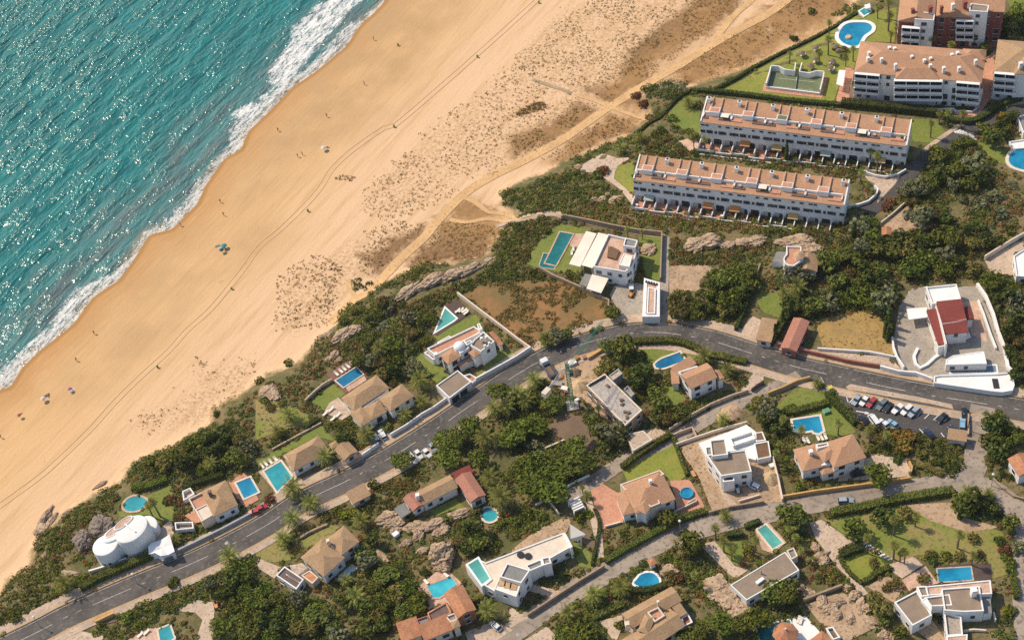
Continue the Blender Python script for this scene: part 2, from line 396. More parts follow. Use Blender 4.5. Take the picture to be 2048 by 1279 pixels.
# ================================================================ land, sea, sky
def grid_mesh(name, xs, ys, z, m, keep=None):
    nx, ny = len(xs), len(ys); me = bpy.data.meshes.new(name)
    v = np.stack([np.repeat(xs, ny), np.tile(ys, nx), z], 1)
    i, j = np.meshgrid(np.arange(nx-1), np.arange(ny-1), indexing='ij'); k = (i*ny+j).ravel()
    q = np.stack([k, k+ny, k+ny+1, k+1], 1)
    if keep is not None:
        q = q[keep[q].any(1)]; used = np.unique(q); remap = np.full(len(v), -1); remap[used] = np.arange(len(used)); v = v[used]; q = remap[q]
    else: used = np.arange(len(v))
    fill(me, v, q); me.materials.append(m); me.polygons.foreach_set('use_smooth', np.ones(len(q), bool)); return me, used
def fill(me, v, q):
    me.vertices.add(len(v)); me.vertices.foreach_set('co', v.astype(np.float32).ravel())
    k = q.shape[1]; me.loops.add(q.size); me.loops.foreach_set('vertex_index', q.astype(np.int32).ravel())
    me.polygons.add(len(q)); me.polygons.foreach_set('loop_start', np.arange(0, q.size, k, dtype=np.int32)); me.polygons.foreach_set('loop_total', np.full(len(q), k, np.int32))
    me.update(calc_edges=True)
def fattr(me, name, a):
    at = me.attributes.new(name, 'FLOAT', 'POINT'); at.data.foreach_set('value', a.astype(np.float32))
def softmask(P, regions, soft):
    out = np.zeros(len(P))
    for s in regions:
        poly = np.array(G2(s)); d = pdist(P, np.vstack([poly, poly[:1]])); d = np.where(pip(P, poly), d, -d); out = np.maximum(out, sst(d, -soft, soft))
    return out
shv = SHW[-3]-SHW[2]; SHANG = math.atan2(shv[1], shv[0])
def along(nt, a, c):
    """noise coordinates stretched along the shore"""
    mp = N(nt, 'ShaderNodeMapping', vector_type='TEXTURE'); mp.inputs['Rotation'].default_value = (0, 0, SHANG); mp.inputs['Scale'].default_value = (a, c, 1)
    nt.links.new(N(nt, 'ShaderNodeNewGeometry').outputs['Position'], mp.inputs['Vector']); return mp.outputs[0]
# --- ground
m, nt, b = base('land')
ds, dv, dry, hum = attr(nt, 'ds'), attr(nt, 'dv'), attr(nt, 'dry'), attr(nt, 'damp')
wob = mth(nt, 'SUBTRACT', mth(nt, 'MULTIPLY', noise(nt, .10, 4), 9.0), 4.5)
dsw = mth(nt, 'ADD', ds, wob)
sand = mixc(nt, ramp(nt, dsw, 2, 16), (.50,.275,.11), (.625,.39,.185))
sand = mixc(nt, ramp(nt, dsw, 16, 62), sand, (.725,.48,.285))
sand = mixc(nt, ramp(nt, noise(nt, 1, 4, .6, along(nt, 26, 2.6)), .45, .72, 0, .5), sand, (.50,.30,.13))
sand = mixc(nt, ramp(nt, noise(nt, 1, 5, .65, along(nt, 9, .8)), .50, .72, 0, .35), sand, (.74,.48,.25))
sand = mixc(nt, mth(nt, 'MULTIPLY', hum, ramp(nt, noise(nt, .06, 4), .3, .7, .25, 1)), sand, (.47,.295,.145))
sand = mixc(nt, ramp(nt, ds, 1.8, .4), sand, (.40,.205,.07))
sand = mixc(nt, ramp(nt, noise(nt, 1.6, 4, .7), .52, .78, 0, .3), sand, (.45,.28,.15))
dry2 = mixc(nt, ramp(nt, noise(nt, .8, 5, .7), .38, .62), (.115,.058,.021), (.24,.125,.048))
sand = mixc(nt, mth(nt, 'MULTIPLY', ramp(nt, mth(nt, 'ADD', mth(nt, 'MULTIPLY', dry, 1.25), mth(nt, 'MULTIPLY', mth(nt, 'SUBTRACT', noise(nt, .22, 6, .78), .5), 2.2)), .25, .85), .9), sand, dry2)
sand = mixc(nt, mth(nt, 'MULTIPLY', attr(nt, 'ochre'), ramp(nt, noise(nt, .25, 5, .7), .30, .66, .25, .85)), sand, (.40,.225,.09))
tsp = ramp(nt, mth(nt, 'ADD', noise(nt, .9, 6, .8), mth(nt, 'MULTIPLY', attr(nt, 'tuss'), .13)), .60, .74)
sand = mixc(nt, mth(nt, 'MULTIPLY', mth(nt, 'MULTIPLY', tsp, attr(nt, 'tuss')), .75), sand, (.33,.20,.10))
earth = mixc(nt, ramp(nt, noise(nt, .16, 5, .65), .38, .62), (.21,.155,.075), (.105,.105,.036))
earth = mixc(nt, ramp(nt, noise(nt, .9, 4, .7), .5, .68), earth, (.075,.08,.028))
earth = mixc(nt, ramp(nt, noise(nt, 2.6, 3, .7), .56, .72), earth, (.30,.215,.125))
col = mixc(nt, ramp(nt, mth(nt, 'ADD', dv, mth(nt, 'SUBTRACT', mth(nt, 'MULTIPLY', noise(nt, .3, 5, .7), 8.0), 4.0)), -1.5, 2.0), sand, earth)
nt.links.new(col, b.inputs['Base Color']); b.inputs['Roughness'].default_value = .95; b.inputs['Specular IOR Level'].default_value = .15
bp = N(nt, 'ShaderNodeBump'); bp.inputs['Strength'].default_value = .55; bp.inputs['Distance'].default_value = .25
nt.links.new(mth(nt, 'ADD', noise(nt, 1.1, 5, .7), mth(nt, 'MULTIPLY', noise(nt, 1, 3, .5, along(nt, 8, 1.3)), .8)), bp.inputs['Height']); nt.links.new(bp.outputs[0], b.inputs['Normal'])
me, used = grid_mesh('ground', ex, ey, EZ, m)
fattr(me, 'ds', EDS); fattr(me, 'dv', EDV)
DRYS = ['K:1490,-60 1480,60 1240,230 1220,330 1260,420 1400,340 1600,250 1800,60 1900,-60','K:850,640 960,520 1080,590 1100,630 780,830 650,760 620,720','K:880,850 980,730 1080,800 1060,880 960,860','K:1320,560 1500,420 1750,290 2046,130 2046,420 1500,640 1400,660','K:480,1120 780,930 1060,960 1000,1030 760,1100 560,1200 400,1279',
 'b:700,1110 780,1080 900,1130 860,1170 720,1170','e:640,120 720,110 900,130 950,180 920,250 850,310 700,330 560,330 480,340 600,200','A:0,60 200,-30 560,-30 640,30 560,110 420,170 300,230 0,380','e:230,300 480,170 560,150 540,200 420,280 330,380','b:1650,270 1850,120 2046,-20 2046,90 1800,330 1640,400',
 'K:0,1100 300,990 560,830 700,880 500,1010 200,1180 0,1260']
HUMS = ['p:560,190 700,30 860,-60 980,-40 800,200 600,350 480,430 300,620 180,700 250,560 430,440','p:120,760 330,560 520,420 560,470 300,700 130,830']
OCHRE = ['K:1000,700 1300,560 1500,420 1800,230 2046,80 A:560,-40 640,30 500,240 330,330 K:2046,470 1600,720 1400,640 1040,720','K:200,1300 480,1120 780,880 1000,760 1120,940 1080,1000 760,1110 560,1210 400,1300','K:650,760 880,540 1220,300 1260,180 1480,20 1520,-60 1800,-60 1560,280 1100,640 780,840','b:690,1100 800,1060 1000,1150 940,1280 560,1279','K:0,1100 300,990 560,835 740,850 500,1010 200,1180 0,1260']
fattr(me, 'ochre', softmask(EXY, OCHRE, 5.0))
TUSS = ['b:1200,90 1330,10 1700,-40 2060,-60 1960,120 1850,230 1650,380 1480,560 1250,700 1050,820 930,930 780,970 640,1090 500,1140 330,1180 240,1140 215,1050 260,960 350,880 470,800 560,700 720,560 850,470 1020,350 1030,290','d:1500,380 1680,285 1830,350 1850,480 1880,510 1780,650 1650,700 1500,740 1440,680 1480,550','e:0,300 215,170 430,100 950,180 920,250 850,310 480,340 300,420 180,480 60,600 0,640','L:1040,540 1120,470 1300,420 1500,300 1520,60 1700,100 2046,20 2046,480 1900,560 1200,680 1060,640']
fattr(me, 'tuss', softmask(EXY, TUSS, 6.0)); fattr(me, 'dry', softmask(EXY, DRYS, 9.0)); fattr(me, 'damp', softmask(EXY, HUMS, 14.0))
structure('ground', me, 'sandy beach rising through dunes to brown coastal land under the houses')
# --- sea
FOAMP = ['a:1960,-10 1885,55 1720,240 1640,340 1560,430 1490,500 1430,450 1425,390 1530,250 1555,160 1690,40 1770,-10','a:1210,620 1340,540 1400,545 1380,610 1280,655']
m, nt, b = base('sea_water')
ds, fo = attr(nt, 'ds'), attr(nt, 'foam')
deep = mixc(nt, ramp(nt, noise(nt, 1, 5, .6, along(nt, 30, 7)), .36, .64), (.004,.118,.112), (.007,.168,.152))
deep = mixc(nt, ramp(nt, noise(nt, 1, 4, .6, along(nt, 7, 1.6)), .45, .70, 0, .55), deep, (.015,.21,.20))
shal = mixc(nt, ramp(nt, noise(nt, 1, 5, .6, along(nt, 22, 6)), .36, .62), (.06,.185,.17), (.085,.12,.11))
shal = mixc(nt, ramp(nt, noise(nt, 1, 4, .6, along(nt, 6, 1.2)), .46, .7, 0, .6), shal, (.05,.19,.175))
wv = mth(nt, 'MULTIPLY', mth(nt, 'SUBTRACT', noise(nt, .05, 4), .5), 26.0)
col = mixc(nt, ramp(nt, mth(nt, 'ADD', ds, wv), -34, -12), deep, shal)
col = mixc(nt, ramp(nt, ds, -6, -.4), col, (.24,.185,.10))
fn = noise(nt, 1.3, 6, .75); fb = noise(nt, 1, 5, .7, along(nt, 5, 1.6))
fmask = ramp(nt, mth(nt, 'ADD', fo, mth(nt, 'ADD', mth(nt, 'MULTIPLY', mth(nt, 'SUBTRACT', fn, .5), 1.25), mth(nt, 'MULTIPLY', mth(nt, 'SUBTRACT', fb, .5), 1.5))), .34, .72)
col = mixc(nt, mth(nt, 'MULTIPLY', fmask, ramp(nt, ds, -1, -9, .72, 1.0)), col, (.74,.715,.68))
nt.links.new(col, b.inputs['Base Color'])
nt.links.new(ramp(nt, fmask, 0, 1, .17, .75), b.inputs['Roughness'])
bp = N(nt, 'ShaderNodeBump'); bp.inputs['Strength'].default_value = 1.0; bp.inputs['Distance'].default_value = 1.0
gust = mth(nt, 'MULTIPLY', ramp(nt, noise(nt, 1, 4, .6, along(nt, 13, 6)), .36, .66, .25, 1.4), ramp(nt, ds, -150, -6, 1.0, .5))
chop = mth(nt, 'ADD', mth(nt, 'MULTIPLY', noise(nt, 1, 2, .5, along(nt, 3.2, 1.7)), .95), mth(nt, 'MULTIPLY', noise(nt, .9, 2, .5), .60))
ht = mth(nt, 'ADD', mth(nt, 'MULTIPLY', noise(nt, 1, 3, .5, along(nt, 16, 5.0)), 1.9), mth(nt, 'MULTIPLY', chop, gust))
nt.links.new(ht, bp.inputs['Height']); nt.links.new(bp.outputs[0], b.inputs['Normal'])
ind = EDS < 4.0
me, used = grid_mesh('sea', ex, ey, np.zeros(len(EXY)), m, ind)
P = EXY[used]; d = EDS[used]
tpos = ((P-SHW[2])@(shv/np.linalg.norm(shv)))
wid = 5.8+2.2*np.sin(tpos*.05)+2.0*np.sin(tpos*.13+1)
foam = np.where(d > -wid, .62-.32*np.abs(d+wid*.45)/wid, .30*np.exp((d+wid)/4.0)); foam = np.maximum(foam, .60*softmask(P, FOAMP, 1.8)); foam = np.maximum(foam, .7*np.exp(-((d+.6)/.7)**2))
fattr(me, 'ds', d); fattr(me, 'foam', foam)
o = structure('sea', me, 'turquoise sea glittering in the sun and breaking in white foam')
# --- sky and sun
SAZ, SEL = R(38), R(49)
sdir = Vector((-math.cos(SAZ)*math.cos(SEL), math.sin(SAZ)*math.cos(SEL), math.sin(SEL)))
sl = bpy.data.lights.new('sun', 'SUN'); sl.energy = 4.0; sl.angle = R(.53); sl.color = (1.0, .87, .67)
so = bpy.data.objects.new('sun', sl); COL.objects.link(so); so.rotation_euler = (-sdir).to_track_quat('-Z', 'Y').to_euler(); so.location = (-200, 150, 300)
wd = bpy.data.worlds.new('World'); SC.world = wd; wd.use_nodes = True; nt = wd.node_tree
sk = nt.nodes.new('ShaderNodeTexSky'); sk.sky_type = 'NISHITA'; sk.sun_disc = False; sk.sun_elevation = SEL; sk.sun_rotation = math.atan2(sdir.x, sdir.y); sk.dust_density = 1.0
nt.links.new(sk.outputs[0], nt.nodes['Background'].inputs[0]); nt.nodes['Background'].inputs[1].default_value = .145
hz = bpy.data.materials.new('shadow_lift_haze'); hz.use_nodes = True; hn = hz.node_tree; hn.nodes.remove(hn.nodes['Principled BSDF'])
pv = hn.nodes.new('ShaderNodeVolumePrincipled'); pv.inputs['Color'].default_value = (.92, .95, 1.0, 1); pv.inputs['Density'].default_value = HAZE; pv.inputs['Anisotropy'].default_value = .2; hn.links.new(pv.outputs[0], hn.nodes['Material Output'].inputs['Volume'])
SC.view_settings.view_transform = 'Standard'; SC.view_settings.look = 'None'; SC.view_settings.exposure = EXPO; SC.view_settings.gamma = 1
SC.render.film_transparent = False
SC.cycles.max_bounces = 5; SC.cycles.diffuse_bounces = 2; SC.cycles.glossy_bounces = 2; SC.cycles.transmission_bounces = 2; SC.cycles.use_denoising = DENOISE

# ================================================================ roads, tracks and pavements
_rd = [0]
def road(name, s, w, m, label, dz=.12, off=0.0, step=2.0, wall=0.0):
    _rd[0] += 1; L = ribbon(catmull(G2(s), step), w, 0, off); me = strip_mesh(name, L, m, dz+.003*_rd[0], wall)
    if not wall: up_normals(me)
    if w > 1.2 and 'dirt' not in name:
        for A_, B_ in zip(L[:-1:2], L[2::2]): block([A_[0], B_[0], B_[2], A_[2]], 'hard')
    return structure(name, me, label)
def dashes(name, s, w, m, label, pat, dz, off=0.0):
    line = catmull(G2(s), .5); v, f = [], []; pos = 0; k = 0; on = True; left = pat[0]; run = []
    L = ribbon(line, w, 0, off)
    def flush():
        if len(run) > 1:
            for a, c, b in run: v.extend([(a.x, a.y, h(a.x, a.y)+dz), (b.x, b.y, h(b.x, b.y)+dz)])
            n = len(v)-2*len(run)
            for i in range(len(run)-1): q = n+2*i; f.append((q, q+1, q+3, q+2))
        run.clear()
    for i, c in enumerate(L):
        if on: run.append(c)
        if i: left -= (c[1]-L[i-1][1]).length
        if left <= 0:
            if on: flush()
            k = (k+1) % len(pat); left = pat[k]; on = (k % 2 == 0)
    flush(); me = bpy.data.meshes.new(name); me.from_pydata(v, [], f); me.materials.append(m); me.update(); up_normals(me)
    return structure(name, me, label)
MAIN = 'p:-130,1365 -20,1310 50,1276 88,1257 140,1230 215,1197 288,1166 360,1137 420,1110 480,1080 540,1046 600,1006 685,966 735,940 785,913 835,882 885,850 925,822 970,792 1017,760 1049,740 1074,726 1124,703 1174,686 1219,674 1264,667 1312,665 1362,670 1424,682 1484,701 1535,717 1604,737 1676,753 1759,771 1849,789 1946,804 2048,821 2220,850'
PB = 1
road('pavement', MAIN, 3.0, PAVE, 'beige pavement along the upper edge of the main road', .22, 6.0, wall=.3)
road('pavement', MAIN, 2.4, PAVE, 'beige pavement along the lower edge of the main road', .22, -5.4, wall=.3)
road('main_road', MAIN, 8.6, ASPH, 'grey asphalt coast road curving through the houses', .10)
road('kerb', MAIN, .45, KERB, 'orange kerb line on the upper side of the main road', .24, 4.42, wall=.2)
road('kerb', MAIN, .45, KERB, 'orange kerb line on the lower side of the main road', .24, -4.15, wall=.2)
dashes('road_markings', MAIN, .16, PAINT, 'white dashed centre line of the main road', (11, 2.2, 1.2, 2.2, 1.2, 2.2), .17)
dashes('road_markings', MAIN, .12, PAINT, 'thin worn white edge line on the upper side of the main road', (40, .5), .165, 3.6)
J2 = 'p:1966,812 1960,840 1957,860 1956,890 1953,915 1944,945 1920,968'
road('side_road', J2, 6.5, LANE, 'pale side road dropping from the main road to the lower street', .11)
LOW = 'p:2110,1120 2060,1060 2024,1012 1986,980 1937,968 1861,973 1786,983 1686,996 1586,1013 1536,1025 1499,1030 1424,1049 1362,1069 1299,1094 1249,1123 1199,1153 1137,1188 1087,1222 1049,1248 1010,1275 960,1310'
road('lower_street', LOW, 6.4, LANE, 'worn pale asphalt street below the villas', .11)
road('lane', 'p:1600,752 1568,768 1515,790 1449,818 1400,846 1374,862 1342,878 1299,897 1249,922 1204,952 1155,981 1130,1001', 4.6, LANE, 'narrow pale lane running down behind the walled gardens', .11)
road('resort_road', 'p:2120,205 2048,222 1999,232 1961,250 1929,268 1886,296 1849,322 1815,348 1786,378 1755,408 1730,424', 5.6, ASPHD, 'dark asphalt drive bending past the white townhouse row', .11)
road('pavement', 'p:2048,205 1999,212 1955,232 1922,250 1880,278 1848,302', 1.6, PAVE, 'narrow beige pavement along the drive by the townhouses', .2, 0, wall=.25)
road('lane', 'p:2070,1040 2046,1065 2040,1100 2038,1160 2040,1215 2046,1290', 3.4, LANE, 'pale gravel lane down the right edge of the big garden', .12)
road('lane', 'p:1331,474 1330,510 1329,560 1327,610 1325,652', 2.6, GREYP, 'straight grey lane beside the stone garden wall', .12)
road('footpath', 'p:1024,444 1060,437 1105,428 1128,435 1180,446 1240,458 1290,468 1330,472', 1.9, BOARD, 'beige footpath along the outer wall of the modern villa', .12)
road('footpath', 'B:-120,530 0,490 100,450 240,430 400,425', 1.6, PAVE, 'pale footpath leading from the dune track to the villa wall', .125)
road('dirt_track', 'p:1700,-85 1600,-18 1536,28 1480,58 1424,90 1360,130 1299,165 1258,190 1219,214 1170,248 1124,280 1049,321 978,356 925,391 873,444 850,473 820,500 790,529 765,557 745,577 728,590 711,598 690,615 677,628 660,645', 3.4, TRACK, 'sandy vehicle track along the back of the dunes', .08)
road('dirt_track', 'p:1540,-40 1504,0 1470,30 1440,66 1424,86', 2.4, TRACK, 'second sandy track forking off the dune track near the top', .085)
road('dirt_track', 'b:760,1050 830,1080 900,1130 990,1140 1040,1165 1000,1180 900,1165 780,1185 690,1170', 1.6, TRACK, 'loop of narrow sandy path round a brown triangle of dune grass', .085)
road('footpath', 'K:1080,955 960,920 860,885 780,850 640,800 520,760', 1.5, TRACK, 'sandy path crossing the dune track towards the beach', .085)
road('boardwalk', 'K:470,745 400,715 300,685 220,655 170,640', 1.3, BOARD, 'weathered boardwalk over the dune scrub', .12)
road('footpath', 'e:150,420 160,480 200,520', 1.6, TRACK, 'short sandy path from the beach to the dune track end', .09)
TR = 'p:-60,1058 0,1010 50,974 100,935 175,863 225,808 275,758 338,700 375,659 424,614 480,546 518,494 563,456 616,404 640,376 664,338 706,299 768,256 790,250 880,174 963,101 1072,2 1110,-40 1180,-120'
road('vehicle_track', TR, .26, TRACKS, 'upper wheel rut of the vehicle track along the beach', .04, 1.0)
road('vehicle_track', TR, .26, TRACKS, 'lower wheel rut of the vehicle track along the beach', .04, -1.0)
# zebra crossing, arrow, bays
def marks(name, segs, w, label, dz=.2):
    mb = MB()
    for s in segs:
        a, b_ = [P3(q) for q in S(s)]; d = (b_-a).xy.normalized(); n = Vector((-d.y, d.x))*w/2
        q = [a.xy+n, a.xy-n, b_.xy-n, b_.xy+n]; mb.poly([(p[0], p[1], h(p[0], p[1])+dz) for p in ccw(q)], PAINTB)
    o = mb.build(name); o['kind'] = 'structure'; o['label'] = label; return o
# ================================================================ ground covers
ground('parking_lot', 'E:500,505 600,500 640,560 1470,715 1580,745 1600,960 1430,960 1100,880 880,850 690,790 600,650', ASPHD, 'dark asphalt car park with painted bays below the main road', 0)
marks('zebra_crossing', ['A:%d,%d %d,%d' % (1490+i*19, 1062-i*3+i*5, 1545+i*21, 1040+i*13) for i in range(7)], .8, 'white striped zebra crossing on the dark drive')
marks('parking_bay_lines', ['w:375,295 460,195','w:680,360 770,270','w:1235,470 1330,370','w:1335,495 1445,390','w:1450,515 1550,415','w:1585,535 1670,430','w:440,470 485,525','w:1270,625 1320,680','w:1410,645 1465,720','w:1545,675 1590,735','w:315,145 360,285','w:320,142 1690,400','w:750,580 950,630'], .22, 'worn white bay lines painted on the car park')
marks('arrow_marking', ['w:460,398 600,422','w:575,408 640,430','w:570,432 640,430'], .3, 'white direction arrow painted on the car park')
ground('verge', 'E:620,535 660,512 900,560 1200,615 1470,675 1480,712 1300,670 900,600 640,555', PAVE, 'long beige kerbed verge between the main road and the car park', 1, .2)
LW = LAWN
for s, m, l in [
 ('A:-470,752 -200,640 0,515 350,345 620,150 860,100 1030,60 1010,340 745,335 690,540 620,535 520,830 0,790', LAWNB, 'large green lawn round the kidney pool and the tennis court'),
 ('A:1150,950 1340,960 1420,1060 1320,1150 1150,1130', LAWN, 'green lawn with palms at the end of the upper townhouse row'),
 ('K:1240,930 1380,760 1500,790 1505,1085 1400,1050 1270,980', LAWN, 'green lawn left of the upper townhouse row'),
 ('B:820,50 975,10 970,280 880,200 815,140', LAWNB, 'small green lawn left of the lower townhouse row'),
 ('B:390,510 640,560 590,570 460,830 545,850 560,900 420,900 215,870 120,830 170,700 280,600', LAWN, 'lawn round the long lap pool'),
 ('B:1010,610 1190,620 1180,970 1060,930 1040,750', LAWN, 'strip of lawn inside the stone wall of the modern villa'),
 ('f:620,540 640,490 740,500 770,560 740,630 660,600', LAWN, 'small lawn below the round white tower house'),
 ('f:930,640 1280,570 1335,700 1355,835 1220,815 975,790', FIELD, 'golden stubble field behind the white wall'),
 ('E:60,700 200,560 340,510 470,580 560,690 660,830 700,900 560,930 440,910 400,760 200,760', LAWN, 'lawn round the blue pool with a curved step end'),
 ('D:1030,230 1200,215 1480,290 1440,330 1340,240 1130,340 1090,330', LAWN, 'lawn behind the blue pool on the inside of the bend'),
 ('D:1220,520 1340,520 1395,650 1260,695', LAWN, 'triangle of lawn left of the terracotta villa'),
 ('D:880,1200 1270,940 1395,1240 1300,1320 1190,1195 930,1300', LAWNB, 'bright yellowish lawn inside a clipped hedge'),
 ('J:440,310 900,260 1400,180 1560,300 1880,420 1910,760 1790,790 1760,650 1200,600 1040,650 980,640 760,500 700,510', LAWND, 'large patchy lawn of the flat roofed villa'),
 ('J:580,640 760,540 1000,640 960,700 760,830 620,720', LAWNB, 'small lawn beside the stepping stones'),
 ('F:440,640 620,510 710,590 540,720', LAWN, 'small square lawn beside the red timber pool deck'),
 ('F:1180,230 1340,270 1520,400 1370,450 1200,350', LAWN, 'lawn left of the villa with the white dome'),
 ('F:1400,460 1500,400 1560,430 1440,510', LAWN, 'corner of lawn above the flat roofed garage'),
 ('F:0,1130 520,840 640,970 480,930 210,1080 100,1140 20,1165', LAWN, 'narrow lawn along the garden wall by the turquoise pool'),
 ('e:600,720 830,610 870,660 640,760', LAWN, 'lawn between the triangular pool and the dome villa'),
 ('F:1760,420 1950,230 2060,250 2070,310 1790,460', LAWN, 'shaded lawn in front of the dome villa'),
 ('G:1170,130 1380,40 1400,200 1380,330 1200,310 1190,280 970,300 930,250 1140,250', LAWN, 'lawn round the teardrop pool'),
 ('H:1380,250 1600,150 1710,265 1600,230 1440,290', LAWN, 'small courtyard lawn of the long tiled house'),
 ('H:360,490 600,360 670,380 560,480 400,550', LAWND, 'olive lawn inside a curved stone wall'),
 ('I:1610,510 1830,490 1860,600 1800,690 1700,620', LAWN, 'lawn with tall fan palms left of the turquoise pool'),
 ('I:480,480 600,560 720,630 640,710 530,690', LAWN, 'shaded lawn at the foot of the white wedge villa'),
 ('A:1900,-30 2060,-30 2060,120 1950,90', LAWN, 'green lawn in the top right corner'),
 ('A:1680,1140 1830,1160 1940,1250 1930,1320 1800,1300', LAWN, 'lawn beside the round pool at the right edge'),
 ('e:740,510 830,470 960,430 1180,430 1290,440 1530,540 1530,620 1400,690 1200,770 1120,800 950,650', RUSTF, 'rust brown meadow of dry weeds above the bend in the road'),
 ('B:1250,850 1500,830 1620,860 1500,960 1500,1060 1400,1040 1260,1080', DUST, 'dry brown clearing beside the straight grey lane'),
 ('F:0,600 180,640 320,700 420,760 420,820 150,900 0,960', LAWND, 'dry garden slope with big date palms above the beach'),
 ('J:1100,200 1480,180 1560,300 1850,380 1600,420 1300,330', DUST, 'bare brown strip in the big lawn under the trees'),
 ('H:1,560 200,480 260,560 280,640 150,660 0,640', LAWND, 'dry garden bed with palms below the road'),
 ]: ground('lawn' if m not in (FIELD, RUSTF, DUST) else 'meadow', s, m, l, 0)
